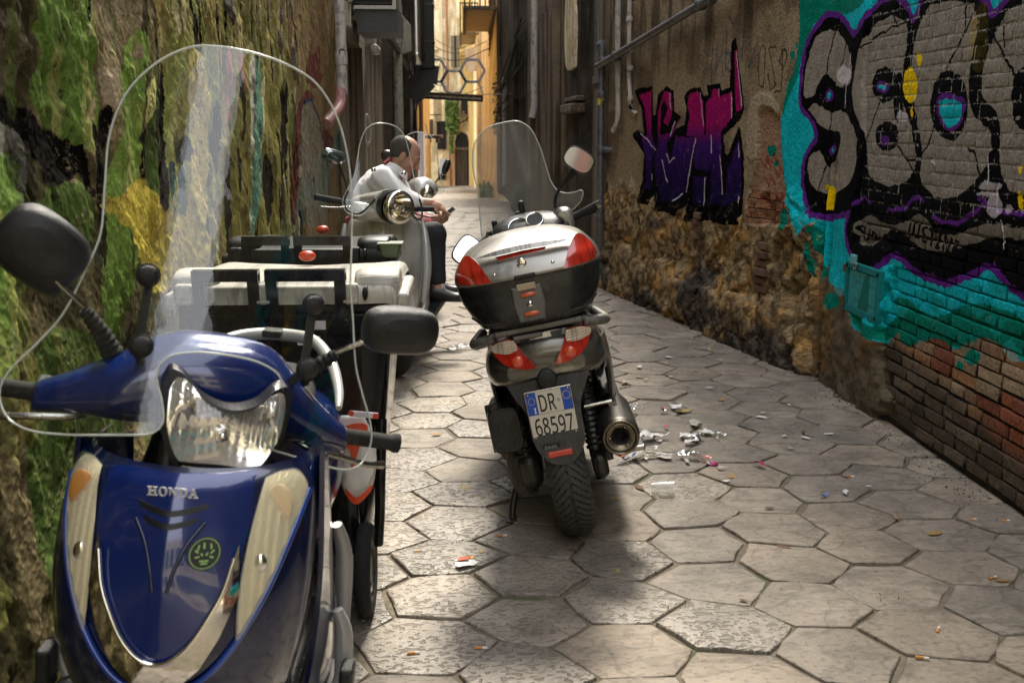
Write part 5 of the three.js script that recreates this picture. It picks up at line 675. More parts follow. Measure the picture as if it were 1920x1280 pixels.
// teal meter cupboard with a padlock
{
  const t = thing('meter_box', 'small teal painted metal cupboard door with a padlock, low on the brick wall', 'cabinet', [2.085, 0.5, -5.2]);
  const paint = phy([0.012, 0.36, 0.40], 0.65, 0, { specularIntensity: 0.3, map: tr(DUST.map, 2), roughnessMap: tr(GRAIN.rough, 2) }), dk = phy([0.008, 0.26, 0.27], 0.65, 0, { specularIntensity: 0.3, map: tr(DUST.map, 3) });
  part('door', [rbox(-0.012, 0.115, 0.06, 0.014, 0.20, 0.36, 0.003)], paint, t);
  part('green_half', laid([[0.03, 0.02], [0.09, 0.02], [0.12, 0.09], [0.17, 0.2], [0.2, 0.21], [0.225, 0.21], [0.225, 0.02]].map(([a, b]) => [a - 0.13, b]), () => 0, 0, false, 0.03).rotateY(-Math.PI / 2).translate(-0.0205, 0.005, 0.06), phy([0.004, 0.14, 0.11], 0.7, 0, { specularIntensity: 0.3 }), t, 'darker green sprayed half');
  part('frame', [sq([-0.01, 0.235, -0.16], [-0.01, 0.235, 0.28], 0.03, 0.03), sq([-0.01, 0, -0.16], [-0.01, 0, 0.28], 0.03, 0.03), sq([-0.01, 0, -0.15], [-0.01, 0.24, -0.15], 0.03, 0.03), sq([-0.01, 0, 0.27], [-0.01, 0.24, 0.27], 0.03, 0.03)], dk, t);
  for (const y of [0.02, 0.19]) part('hinge', pipe([-0.03, y, -0.165], [-0.03, y + 0.04, -0.165], 0.01, 8), std([0.12, 0.06, 0.03], 0.7, 0.4), t, 'rusty hinge');
  const l = part('padlock', rbox(-0.04, 0.275, -0.02, 0.02, 0.05, 0.06, 0.006), std([0.12, 0.4, 0.44], 0.4, 0.3), t); part('shackle', new THREE.TorusGeometry(0.02, 0.004, 8, 18).rotateY(Math.PI / 2).translate(-0.04, 0.245, 0.0), M.steel, l);
}

// ---------- the sunlit house behind the photographer, seen only in mirrors, lamps and screens ----------
{
  const h = thing('opposite_house', 'sunlit cream house across the street behind the viewer, reflected in the mirrors', 'house');
  part('wall', wallBlock(14, 13, -14, 13, 0, 7.5, -0.5), M.creamPlaster, h); for (let k = 0; k < 9; k++) for (const y of [1, 4.2]) { const w = part('window', box(-11 + k * 2.7, y, 12.97, -10 + k * 2.7, y + 1.9, 12.9), std([0.05, 0.05, 0.05], 0.2), h); part('shutter', [box(-11.5 + k * 2.7, y, 12.95, -11 + k * 2.7, y + 1.9, 12.86), box(-10 + k * 2.7, y, 12.95, -9.5 + k * 2.7, y + 1.9, 12.86)], std([0.06, 0.12, 0.08], 0.6), w); }
}
// ---------- the bright far end ----------
const E0 = -45, ge = gy(45), iron = std([0.03, 0.026, 0.022], 0.6, 0.6);
{
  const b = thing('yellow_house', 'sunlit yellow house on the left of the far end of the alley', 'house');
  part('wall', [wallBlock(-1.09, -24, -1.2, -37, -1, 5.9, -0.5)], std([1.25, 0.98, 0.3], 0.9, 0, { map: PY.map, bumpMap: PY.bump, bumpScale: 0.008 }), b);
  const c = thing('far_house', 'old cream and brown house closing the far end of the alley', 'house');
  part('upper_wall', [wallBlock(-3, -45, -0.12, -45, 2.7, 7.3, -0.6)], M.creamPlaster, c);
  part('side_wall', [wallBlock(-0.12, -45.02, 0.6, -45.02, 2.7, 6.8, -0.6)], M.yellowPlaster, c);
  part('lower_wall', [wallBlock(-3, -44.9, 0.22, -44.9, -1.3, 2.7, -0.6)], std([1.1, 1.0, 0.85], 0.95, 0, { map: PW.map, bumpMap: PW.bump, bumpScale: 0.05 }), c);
  part('cornice', [rbox(-1.3, 4.05, -44.85, 0.5, 0.18, 0.3, 0.04), rbox(-1.3, 4.75, -44.85, 0.45, 0.12, 0.26, 0.04), rbox(-0.95, 5, -44.95, 0.14, 4.5, 0.12, 0.02)], M.creamPlaster, c);
  part('doorway', [slab([[-0.3, 0], [-0.3, 1.9], [-0.22, 2.2], [0, 2.32], [0.22, 2.2], [0.3, 1.9], [0.3, 0]], 0.02, 0, false).translate(-0.1, ge, -44.88)], black, c, 'dark arched doorway');
  part('door', box(-0.34, ge, -44.84, 0.12, ge + 1.55, -44.86), std([0.3, 0.24, 0.18], 0.8, 0, { map: PL.map }), c); part('lintel', box(-0.4, ge + 1.55, -44.8, 0.18, ge + 1.66, -44.88), M.stoneTrim, c);
  for (const [x, y, w, h] of [[-0.98, 0.55, 0.36, 1.15], [-0.98, -0.75, 0.3, 0.5]]) { const wd = part('window', box(x - w / 2, y, -44.82, x + w / 2, y + h, -44.89), black, c); for (let k = 0; k < 6; k++) part('bar', box(x - w / 2 + k * w / 5 - 0.012, y, -44.78, x - w / 2 + k * w / 5 + 0.012, y + h, -44.81), iron, wd); for (const q of [0.2, 0.5, 0.8]) part('bar', box(x - w / 2, y + q * h, -44.77, x + w / 2, y + q * h + 0.025, -44.8), iron, wd); }
  part('drainpipe', [pipe([-0.62, -1, -44.8], [-0.62, 1.75, -44.8], 0.04), pipe([-0.42, -1, -44.8], [-0.42, 0.6, -44.8], 0.03)], std([0.3, 0.1, 0.04], 0.7), c, 'rusty drainpipe');
  part('drainpipe', [pipe([-0.68, 2.7, -44.8], [-0.68, 8, -44.8], 0.05)], std([0.28, 0.12, 0.05], 0.7), c);
  part('cable', [tube([[-1.2, 1.7, -44.75], [-0.8, 1.72, -44.7], [-0.5, 1.55, -44.75], [0, 1.75, -44.75], [0.2, 1.9, -44.75]], 0.025, 24, 6)], M.rubber, c);
  part('meter_cupboard', [rbox(-0.95, -0.2, -44.7, 0.24, 0.7, 0.2, 0.03)], std([0.35, 0.36, 0.36], 0.6), c);
  part('window', [box(-0.12, 2.0, -44.82, 0.14, 2.75, -44.89)], black, c);
  const bal = part('balcony', [box(-0.1, 1.95, -44.2, 0.22, 2.03, -44.9)], M.stoneTrim, c); for (let k = 0; k < 6; k++) part('baluster', pipe([-0.09 + k * 0.06, 2.03, -44.22], [-0.09 + k * 0.06, 2.6, -44.22], 0.012, 6), iron, bal); part('flower_pot', [lathe([[0, 0], [0.06, 0], [0.08, 0.14], [0, 0.14]], 10).translate(0.0, 2.03, -44.4)], std([0.3, 0.11, 0.05], 0.8), bal);
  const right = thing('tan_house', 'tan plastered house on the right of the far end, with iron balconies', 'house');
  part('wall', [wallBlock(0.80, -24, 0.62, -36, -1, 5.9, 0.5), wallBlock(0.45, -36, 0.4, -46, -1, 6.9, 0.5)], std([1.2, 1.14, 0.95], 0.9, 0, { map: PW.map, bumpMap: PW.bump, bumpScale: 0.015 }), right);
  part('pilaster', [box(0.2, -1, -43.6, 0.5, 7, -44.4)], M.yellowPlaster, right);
  const balcony = (x0, x1, y, z0, z1, lab) => { const s = part('balcony', [sq([x0, y, z0], [x0, y, z1], 0.06), sq([x1, y, z0], [x1, y, z1], 0.06), sq([x0, y, z0], [x1, y, z0], 0.06)], M.stoneTrim, right, lab); const n = 14; for (let k = 0; k < n; k++) { const z = lerp(z0, z1, (k + 0.5) / n); part('slat', box(x0, y + 0.03, z - 0.16, x1, y + 0.06, z + 0.16), std([0.3, 0.2, 0.09], 0.8), s); }
    for (let k = 0; k < 26; k++) { const z = lerp(z0, z1, k / 25); part('baluster', pipe([x0, y, z], [x0, y + 1, z], 0.014, 5), iron, s); } for (let k = 0; k <= 6; k++) part('baluster', pipe([lerp(x0, x1, k / 6), y, z0], [lerp(x0, x1, k / 6), y + 1, z0], 0.014, 5), iron, s); part('handrail', [sq([x0, y + 1, z0], [x0, y + 1, z1], 0.04), sq([x0, y + 1, z0], [x1, y + 1, z0], 0.04)], iron, s); };
  balcony(0.04, 0.72, 4.05, -23.5, -29.5, 'wooden balcony seen from below'); balcony(-0.1, 0.5, 4.6, -36, -41, 'second balcony farther back');
  part('plastered_soffit', [box(-0.15, 4.3, -41.4, 0.5, 4.5, -43.5)], M.yellowPlaster, right);
  // lattice panel beside the balcony
  part('lattice_panel', [...Array(12)].map((_, k) => sq([0.74, 4.0 + k * 0.12, -24], [0.7, 3.4 + k * 0.14, -29], 0.02)), iron, right);
  const bw = thing('balcony', 'small balcony with a grey panel and iron rails on the yellow house', 'balcony');
  part('slab', [box(-1.42, 1.12, -36.0, -0.78, 1.2, -38.5)], M.stoneTrim, bw); part('panel', box(-1.36, 1.22, -36.02, -1.06, 1.75, -36.06), std([0.14, 0.14, 0.14], 0.7), bw); for (let k = 0; k < 7; k++) part('baluster', pipe([-1.03 + k * 0.04, 1.2, -36.03], [-1.03 + k * 0.04, 2.5, -36.03], 0.012, 6), iron, bw); part('handrail', sq([-1.4, 1.9, -36.03], [-0.78, 1.9, -36.03], 0.03), iron, bw); part('corbel', [box(-1.3, 0.95, -36.2, -1.2, 1.12, -38), box(-1.0, 0.95, -36.2, -0.9, 1.12, -38)], M.stoneTrim, bw);
}
{ // more of the far end: shuttered windows, cables and washing
  const sh = std([0.16, 0.13, 0.08], 0.7), hs = thing('far_shutters', 'pair of brown window shutters high on the cream far house', 'shutters', [0, 0, 0]);
  part('shutter', box(-0.52, 4.0, -44.85, -0.38, 5.3, -44.93), sh, hs); part('shutter', box(-0.30, 4.0, -44.85, -0.16, 5.3, -44.93), sh, hs); part('opening', box(-0.38, 4.0, -44.9, -0.30, 5.3, -44.95), black, hs);
  for (const [y, z, sag] of [[3.4, -27, 0.25], [3.9, -31, 0.3], [2.7, -34, 0.2], [4.6, -38, 0.35]]) solo('overhead_cable', tube([[-1.1, y, z], [-0.2, y - sag, z], [0.72, y + 0.1, z - 0.4]], 0.011, 20, 5), M.rubber, `thin black cable sagging across the alley ${y > 4 ? 'highest and farthest' : y > 3.5 ? 'below the highest one' : y > 3 ? 'nearest, over the lettered board' : 'lowest of the four'}`, 'cable', 'cables across the far alley');
  const cl = solo('wash_cloth', sheet([[[0.05, 3.75, -31], [0.2, 3.74, -31], [0.42, 3.78, -31]], [[0.06, 3.4, -30.95], [0.22, 3.4, -31.05], [0.41, 3.42, -30.97]], [[0.05, 3.1, -31.02], [0.21, 3.08, -30.96], [0.43, 3.12, -31.03]]], 12, 12, 0.004), std([0.7, 0.66, 0.58], 0.9), 'pale cloth hanging from the cable under the balcony', 'cloth');
  const yh = thing('drainpipe', 'brown drainpipe at the corner of the yellow house', 'pipe'); part('pipe', pipe([-1.03, -0.5, -25], [-1.03, 5.9, -25], 0.05), std([0.2, 0.1, 0.05], 0.6), yh);
}
{ // hanging plants
  const leafM = std([0.10, 0.16, 0.03], 0.8, 0), r = rng(21), plant = (x, y, w, h, z, lab) => { const t = thing('hanging_plant', lab, 'plant', [x, y, z], 'trailing plants on the far house'); const lv = []; for (let i = 0; i < 420; i++) { const t2 = Math.pow(r(), 0.8), s = 0.05 + 0.05 * r(); lv.push(ap(new THREE.PlaneGeometry(s, s * 1.5), mat4((r() - 0.5) * w * (1 - 0.35 * t2), -t2 * h, (r() - 0.3) * 0.25, r() * 2 - 1, r() * 6, r() * 6))); } part('foliage', lv, leafM, t); part('stem', [...Array(4)].map((_, k) => tube([[(k - 1.5) * w * 0.2, 0.05, -0.1], [(k - 1.5) * w * 0.22, -h * 0.5, 0.08], [(k - 1.5) * w * 0.12, -h * 0.95, 0.05]], 0.012, 10, 5)), std([0.08, 0.07, 0.03], 0.9), t); };
  plant(-0.38, 2.72, 0.4, 1.5, -44.6, 'broad green trailing plant, right one of the far pair'); plant(-0.68, 2.6, 0.24, 1.2, -44.6, 'narrow green trailing plant, left one of the far pair'); plant(-0.55, 2.1, 0.16, 1.7, -44.5, 'long thin trailing plant reaching lowest on the far house');
  const t = thing('weed_clump', 'green weeds at the foot of the right wall seen through the windscreen', 'plant', [0.66, gy(27), -27]); const lv = []; for (let i = 0; i < 200; i++) { const s = 0.05 + 0.06 * r(); lv.push(ap(new THREE.PlaneGeometry(s * 0.7, s * 2), mat4((r() - 0.5) * 0.5, 0.03 + 0.4 * r() * r(), (r() - 0.5) * 0.7, r() - 0.5, r() * 6, r() - 0.5))); } part('foliage', lv, leafM, t);
}
{ // honeycomb sign with its board
  const t = thing('honeycomb_sign', 'hanging sign of grey honeycomb rings over a black lettered board', 'sign', [0, 0, -20]);
  const ring = (cx, cy, r) => { const p = []; for (let k = 0; k < 6; k++) p.push([cx + r * Math.cos(k * Math.PI / 3), cy + r * Math.sin(k * Math.PI / 3)]); return p.map((a, k) => sq([...a, 0], [...p[(k + 1) % 6], 0], 0.032, 0.05)); };
  const gm = std([0.34, 0.33, 0.32], 0.45, 0.5); for (const [x, y] of [[-0.55, 2.52], [-0.19, 2.31], [0.17, 2.52]]) part('ring', ring(x, y, 0.235), gm, t);
  part('strut', [sq([0.28, 2.31, 0], [0.37, 2.08, 0], 0.03), sq([-0.7, 2.3, 0], [-0.3, 2.22, 0], 0.015), sq([0.36, 2.08, 0], [0.95, 2.1, 0], 0.015), sq([-0.76, 2.05, 0], [-1.05, 2.05, 0], 0.02)], gm, t);
  part('bulb', [...Array(34)].map((_, k) => new THREE.SphereGeometry(0.014, 6, 5).translate([-0.55, -0.19, 0.17][k % 3] + 0.22 * Math.cos(k * 1.9), [2.52, 2.31, 2.52][k % 3] + 0.2 * Math.sin(k * 1.9), 0.03)), whiteP, t);
  const b = part('board', [sq([-0.76, 2.06, 0], [0.37, 2.0, 0], 0.05, 0.12)], std([0.02, 0.018, 0.015], 0.6), t); part('edge_strip', [sq([-0.76, 2.125, 0.0], [0.37, 2.065, 0], 0.055, 0.018)], std([0.28, 0.12, 0.03], 0.6), b);
  const cv = document.createElement('canvas'); cv.width = 1024; cv.height = 96; const g = cv.getContext('2d'); g.fillStyle = '#15120e'; g.fillRect(0, 0, 1024, 96); g.fillStyle = '#c9b48a'; g.font = 'bold 62px serif'; g.fillText("è lu tempu 'un bulati un canuscinu abbentu", 20, 66, 984); const tx = new THREE.CanvasTexture(cv); tx.colorSpace = THREE.SRGBColorSpace;
  const pl = new THREE.PlaneGeometry(1.1, 0.095).rotateZ(-0.053).translate(-0.195, 2.03, 0.029); part('lettering', pl, std(0xffffff, 0.7, 0, { map: tx }), b);
  const s = thing('small_hanging_sign', 'small black board on a grey bracket far down the left wall', 'sign', [0, 0, -30]); part('board', sq([-1.3, 1.2, 0], [-0.72, 1.2, 0], 0.04, 0.09), std([0.02, 0.02, 0.02], 0.6), s); part('bracket', [sq([-1.25, 1.25, 0], [-1.25, 1.6, 0], 0.025), sq([-1.25, 1.6, 0], [-1.1, 1.55, 0], 0.025), sq([-1.1, 1.55, 0], [-1.05, 1.25, 0], 0.025)], gm, s);
}
// ---------- the blue scooter in the foreground ----------
M.bluePaint = phy([0.004, 0.018, 0.125], 0.16, 0.15, { clearcoat: 1, clearcoatRoughness: 0.03, roughnessMap: tr(GRAIN.rough, 1) }); M.bluePaint.roughness = 0.3;
M.blueDark = phy([0.003, 0.009, 0.045], 0.2, 0.15, { clearcoat: 0.9, clearcoatRoughness: 0.06 });
const WARP = bake(256, (u, v) => { const n = fbm(u * 3, v * 3, 3, 3); return [n, n, n, n]; });
M.screen = phy([0.95, 0.96, 0.95], 0.02, 0, { transmission: 1, thickness: 0, ior: 1.5, bumpMap: WARP.bump, bumpScale: 0.0025 });
M.smoke = phy([0.28, 0.27, 0.26], 0.05, 0, { transmission: 0.95, thickness: 0, ior: 1.5 });
M.edge = phy([0.75, 0.78, 0.74], 0.2, 0, { transmission: 0.5, thickness: 0 });
const FONTS3 = await (async () => { const { FontLoader } = await import('three/addons/loaders/FontLoader.js'); return new FontLoader().loadAsync('fonts/droid/droid_serif_bold.typeface.json'); })();
const { TextGeometry } = await import('three/addons/geometries/TextGeometry.js');
const letters = (s, w, d) => { const g = new TextGeometry(s, { font: FONTS3, size: 1, depth: 0.2, curveSegments: 4 }); g.computeBoundingBox(); const b = g.boundingBox, k = w / (b.max.x - b.min.x); g.translate(-(b.max.x + b.min.x) / 2, -(b.max.y + b.min.y) / 2, 0); g.scale(k, k, d / 0.2); return g; };
function wheelParts(parent, m, R, tw, rimR, spokes, name = 'wheel') {        // axle along x
  const prof = []; for (let k = 0; k <= 10; k++) { const a = -1.25 + 2.5 * k / 10; prof.push([R - tw * 0.5 + Math.cos(a) * tw * 0.5 * 1.0, Math.sin(a) * tw * 0.52]); } prof.unshift([rimR, -tw * 0.42]); prof.push([rimR, tw * 0.42]);
  const w = part(name, ap(lathe(prof, 40, 'x'), m), M.rubber, parent);
  const rim = [lathe([[rimR + 0.004, -tw * 0.4], [rimR - 0.012, -tw * 0.42], [rimR - 0.022, -tw * 0.3], [rimR - 0.022, tw * 0.3], [rimR - 0.012, tw * 0.42], [rimR + 0.004, tw * 0.4]], 40, 'x'), lathe([[0, -tw * 0.3], [0.04, -tw * 0.3], [0.04, tw * 0.3], [0, tw * 0.3]], 20, 'x')];
  for (let k = 0; k < spokes; k++) { const a = k / spokes * 2 * Math.PI; rim.push(sq([0, 0.03 * Math.cos(a), 0.03 * Math.sin(a)], [0, (rimR - 0.015) * Math.cos(a), (rimR - 0.015) * Math.sin(a)], 0.022, tw * 0.35)); }
  part('rim', rim.map((g) => ap(g, m)), M.darkMetal, w); return w;
}
{
  const t = thing('blue_scooter', 'glossy dark blue scooter with tall clear windscreen parked nose-on in the foreground', 'scooter', [-0.60, 0, -1.70]);
  t.rotation.z = -5.5 * Math.PI / 180;
  const H = new THREE.Matrix4().makeTranslation(0, 1.07, -0.33).multiply(new THREE.Matrix4().makeRotationAxis(V(0, Math.cos(0.471), -Math.sin(0.471)), 22 * Math.PI / 180));
  // leg shield and nose
  const prof = [[0.22, 0.15, -0.09], [0.32, 0.185, -0.02], [0.42, 0.21, 0.03], [0.52, 0.228, 0.05], [0.63, 0.238, 0.035], [0.74, 0.235, 0.0], [0.82, 0.225, -0.045], [0.85, 0.205, -0.085]];
  const at = (x, y) => { const c = crAt(prof, clamp((y - 0.22) / 0.63), (q) => q); let lo = 0, hi = 1; for (let k = 0; k < 22; k++) { const m = (lo + hi) / 2; crAt(prof, m, (q) => q)[0] < y ? lo = m : hi = m; } const q = crAt(prof, lo, (p) => p), s = clamp(Math.abs(x) / q[1], 0, 1.0); return q[2] - 0.10 * Math.pow(s, 2.2) - 0.05 * Math.pow(s, 10); };
  const rows = [...Array(41)].map((_, k) => crAt(prof, k / 40, (q) => q)).map(([y, w, z]) => [...Array(35)].map((_, i) => { if (i === 0 || i === 34) return [(i ? 1 : -1) * w * 0.99, y, z - 0.30]; const s = (i - 17) / 16; return [s * w, y, at(s * w, y)]; }));
  part('leg_shield', sheet(rows, 102, 80), M.blueDark, t);
  part('shield_back', [rbox(0, 0.5, -0.22, 0.40, 0.5, 0.1, 0.05), rbox(0, 0.68, -0.2, 0.34, 0.1, 0.24, 0.04)], M.blackPlastic, t);
  const on = (o) => (x, y) => at(x, y) + o;
  // bright blue centre panel with a spine and a double air slot
  const dish = (x, y) => { const s = Math.abs(x) / 0.16, top = sstep(0.60, 0.80, y); return at(x, y) + 0.010 + 0.012 * Math.exp(-Math.pow(x / 0.045, 2)) * sstep(0.56, 0.7, y) - 0.012 * s * top; };
  part('centre_panel', laid([[-0.142, 0.838], [-0.07, 0.845], [0, 0.847], [0.07, 0.845], [0.142, 0.838], [0.132, 0.76], [0.118, 0.68], [0.09, 0.625], [0.06, 0.575], [0.03, 0.545], [0, 0.535], [-0.03, 0.545], [-0.06, 0.575], [-0.09, 0.625], [-0.118, 0.68], [-0.132, 0.76]], dish, 0.004, true, 0.013), M.bluePaint, t);
  for (const [y, w] of [[0.798, 0.062], [0.778, 0.048]]) part('air_slot', laid([[-w, y + 0.006], [0, y - 0.002], [w, y + 0.006], [w * 0.8, y - 0.004], [0, y - 0.011], [-w * 0.8, y - 0.004]], (x, v) => dish(x, v) + 0.0015, 0.001, true, 0.012), std([0.004, 0.004, 0.005], 0.5), t);
  for (const s of [-1, 1]) part('crease', tube([[s * 0.06, 0.775], [s * 0.035, 0.74], [s * 0.02, 0.70], [s * 0.012, 0.665]].map(([x, y]) => [x, y, dish(x, y) - 0.001]), 0.004, 16, 6), M.blueDark, t);
  part('nose_badge', letters('HONDA', 0.088, 0.003).translate(0, 0.824, dish(0, 0.824) + 0.001), std([0.7, 0.7, 0.7], 0.3, 0.5), t, 'raised chrome lettering');
  // chrome chevron
  const vOut = [[0.123, 0.745], [0.127, 0.70], [0.13, 0.655], [0.105, 0.585], [0.075, 0.53], [0.04, 0.497], [0, 0.487]], vIn = [[0, 0.54], [0.03, 0.55], [0.06, 0.58], [0.085, 0.622], [0.105, 0.665], [0.118, 0.72]];
  const vPts = [...vOut, ...vOut.slice(0, -1).reverse().map(([x, y]) => [-x, y]), ...vIn.slice(1).reverse().map(([x, y]) => [-x, y]), ...vIn];
  part('chrome_chevron', laid(vPts, on(0.016), 0.004, false, 0.01), M.chrome, t);
  const rim = [[0.222, 0.80], [0.205, 0.74], [0.175, 0.655], [0.135, 0.575], [0.09, 0.515], [0.045, 0.482], [0, 0.472]];
  part('rim_moulding', tube([...rim, ...rim.slice(0, -1).reverse().map(([x, y]) => [-x, y])].map(([x, y]) => [x, y, at(x, y) + 0.006]), 0.0065, 70, 8), phy([0.01, 0.05, 0.30], 0.2, 0.2, { clearcoat: 1 }), t);
  const vi = vIn; part('chevron_edge', tube([...vi.slice().reverse(), ...vi.slice(1).map(([x, y]) => [-x, y])].map(([x, y]) => [x, y, at(x, y) + 0.017]), 0.0045, 60, 8), M.chrome, t);
  // front indicators: clear covers over reflector, amber bulb
  const ind = [[0.148, 0.838], [0.175, 0.842], [0.203, 0.834], [0.221, 0.80], [0.208, 0.74], [0.178, 0.655], [0.138, 0.578], [0.131, 0.60], [0.131, 0.68], [0.138, 0.76]];
  const glass = phy([0.97, 0.95, 0.86], 0.06, 0, { transmission: 0.82, thickness: 0, ior: 1.5 }), refl = std([0.80, 0.74, 0.58], 0.3, 0.25, { bumpMap: tr(GRAIN.bump, 1), bumpScale: 0.002 }), amber = phy([0.50, 0.22, 0.05], 0.5, 0, { clearcoat: 0.5 });
  for (const s of [-1, 1]) { const o = ind.map(([x, y]) => [s * x, y]);
    const l = part('indicator', laid(o, on(0.013), 0.002, true, 0.014), glass, t, s < 0 ? 'clear indicator with amber bulb shield' : 'clear indicator, its bulb shield faded');
    part('reflector', laid(o.map(([x, y]) => [s * 0.17 + (x - s * 0.17) * 0.97, 0.72 + (y - 0.72) * 0.98]), (x, y) => at(x, y) + 0.006 + 0.0022 * Math.sin(x * 420) * sstep(0.845, 0.80, y), 0, true, 0.006), refl, l);
    part('bulb_shield', new THREE.SphereGeometry(1, 20, 14).scale(0.024, 0.042, 0.008).translate(s * 0.178, 0.79, at(s * 0.178, 0.79) + 0.002), s < 0 ? amber : phy([0.74, 0.58, 0.36], 0.5, 0, {}), l);
    part('position_bulb', new THREE.SphereGeometry(1, 16, 12).scale(0.014, 0.02, 0.01).translate(s * 0.158, 0.70, at(s * 0.158, 0.70) + 0.003), M.chrome, l); }
  { const cv = document.createElement('canvas'); cv.width = cv.height = 128; const g = cv.getContext('2d'); g.fillStyle = '#0b0f0b'; g.fillRect(0, 0, 128, 128); g.strokeStyle = g.fillStyle = '#8fb56a'; g.lineWidth = 4; g.beginPath(); g.arc(64, 64, 57, 0, 7); g.stroke(); g.lineWidth = 7; for (const [a, b, c, d] of [[40, 30, 36, 52], [58, 22, 60, 46], [84, 26, 88, 48], [26, 50, 40, 60], [100, 52, 86, 64], [28, 78, 46, 74], [100, 80, 84, 76], [50, 62, 58, 72], [76, 60, 70, 72], [46, 92, 82, 92], [52, 102, 78, 102]]) { g.beginPath(); g.moveTo(a, b); g.lineTo(c, d); g.stroke(); }
    const tx = new THREE.CanvasTexture(cv); tx.colorSpace = THREE.SRGBColorSpace; const c = new THREE.CircleGeometry(0.027, 32), p = c.attributes.position; for (let i = 0; i < p.count; i++) { const x = p.getX(i) + 0.067, y = p.getY(i) + 0.727; p.setXYZ(i, x, y, dish(x, y) + 0.002); } c.computeVertexNormals(); part('round_sticker', c, std(0xffffff, 0.45, 0, { map: tx }), t, 'round black sticker with pale green drawing'); }
  // lower front: mudguard and wheel
  part('front_mudguard', skin([sup(0, 0.30, 0.24, 0.05, 0.03), sup(0, 0.40, 0.12, 0.075, 0.05), sup(0, 0.42, -0.05, 0.08, 0.05), sup(0, 0.38, -0.24, 0.07, 0.04)], 24, 16), M.bluePaint, t);
  wheelParts(t, mat4(0, 0.2, 0.0), 0.2, 0.09, 0.13, 6, 'front_wheel');
  for (const s of [-1, 1]) part('fork_leg', pipe([s * 0.085, 0.2, 0.0], [s * 0.06, 0.85, -0.22], 0.02), M.darkMetal, t);
  // floor, body, seat, rear
  part('side_panel', [1, -1].map((s) => sheet([[[s * 0.232, 0.86, -0.2], [s * 0.225, 0.82, -0.32], [s * 0.2, 0.80, -0.42]], [[s * 0.245, 0.6, -0.18], [s * 0.25, 0.56, -0.33], [s * 0.22, 0.55, -0.5]], [[s * 0.23, 0.38, -0.2], [s * 0.255, 0.34, -0.35], [s * 0.24, 0.32, -0.6]], [[s * 0.2, 0.2, -0.2], [s * 0.24, 0.2, -0.4], [s * 0.23, 0.2, -0.7]]], 12, 14, 0.01)), M.blueDark, t);
  part('floorboard', rbox(0, 0.28, -0.45, 0.42, 0.08, 0.5, 0.03), M.blackPlastic, t);
  for (const s of [-1, 1]) { part('sill_trim', tube([[s * 0.255, 0.63, -0.40], [s * 0.272, 0.56, -0.42], [s * 0.278, 0.46, -0.42], [s * 0.285, 0.40, -0.40]], (q) => 0.012 + 0.008 * Math.sin(q * 3.1), 18, 10), std([0.3, 0.3, 0.3], 0.4, 0.4), t); part('heel_guard', tube([[s * 0.275, 0.47, -0.32], [s * 0.292, 0.42, -0.32], [s * 0.295, 0.33, -0.31], [s * 0.28, 0.29, -0.3]], (q) => 0.012 + 0.008 * Math.sin(q * 3.1), 16, 10), std([0.33, 0.33, 0.33], 0.4, 0.3), t); part('footpeg', rbox(s * 0.31, 0.33, -0.26, 0.03, 0.10, 0.06, 0.012), M.blackPlastic, t); part('lower_cover', rbox(s * 0.27, 0.22, -0.3, 0.06, 0.14, 0.3, 0.02), M.greyPlastic, t); }
  part('rear_body', skin([sup(0, 0.56, -0.5, 0.12, 0.2), sup(0, 0.60, -0.65, 0.2, 0.2), sup(0, 0.65, -0.85, 0.22, 0.17), sup(0, 0.70, -1.02, 0.13, 0.10)], 28, 20), M.bluePaint, t);
  part('seat', skin([sup(0, 0.76, -0.45, 0.09, 0.03), sup(0, 0.79, -0.55, 0.14, 0.05), sup(0, 0.81, -0.75, 0.15, 0.05), sup(0, 0.83, -0.88, 0.12, 0.04)], 24, 16), M.rubber, t);
  const railM = std([0.46, 0.45, 0.43], 0.4, 0.25);
  part('grab_rail', [tube([[0.222, 0.835, -0.60], [0.21, 0.86, -0.68], [0.175, 0.895, -0.80], [0.115, 0.918, -0.92], [0.05, 0.918, -0.97], [-0.03, 0.916, -0.97], [-0.10, 0.908, -0.92], [-0.165, 0.885, -0.80], [-0.20, 0.85, -0.68], [-0.21, 0.825, -0.6]], (q) => 0.004 + 0.0125 * Math.pow(Math.sin(0.02 + q * 3.1), 0.35), 50, 10).scale(1, 1, 1), tube([[0.10, 0.83, -0.86], [0.0, 0.82, -0.84], [-0.1, 0.83, -0.86]], 0.016, 14, 8), tube([[0.04, 0.85, -0.80], [0.08, 0.83, -0.82], [0.12, 0.86, -0.86]], 0.014, 10, 8)], railM, t, 'silver grab rail behind the seat'); part('rail_clip', rbox(0.0, 0.925, -0.955, 0.05, 0.02, 0.05, 0.006), M.blackPlastic, t);
  wheelParts(t, mat4(0, 0.27, -0.86), 0.27, 0.11, 0.19, 6, 'rear_wheel');
  part('rear_mudguard', skin([sup(0, 0.5, -0.95, 0.08, 0.06), sup(0, 0.42, -1.06, 0.08, 0.04), sup(0, 0.3, -1.12, 0.07, 0.02)], 16, 10), M.blackPlastic, t);
  // ---- everything that turns with the handlebar ----
  const hb = (name, g, m, lab, par = t) => part(name, (Array.isArray(g) ? g : [g]).map((k) => ap(k, H)), m, par, lab);
  const ring = (x, cy, cz, ry, rz) => { const o = []; for (let k = 0; k < 16; k++) { const a = k / 16 * 6.2832; o.push([x, cy + ry * Math.sin(a), cz + rz * Math.cos(a)]); } return o; };
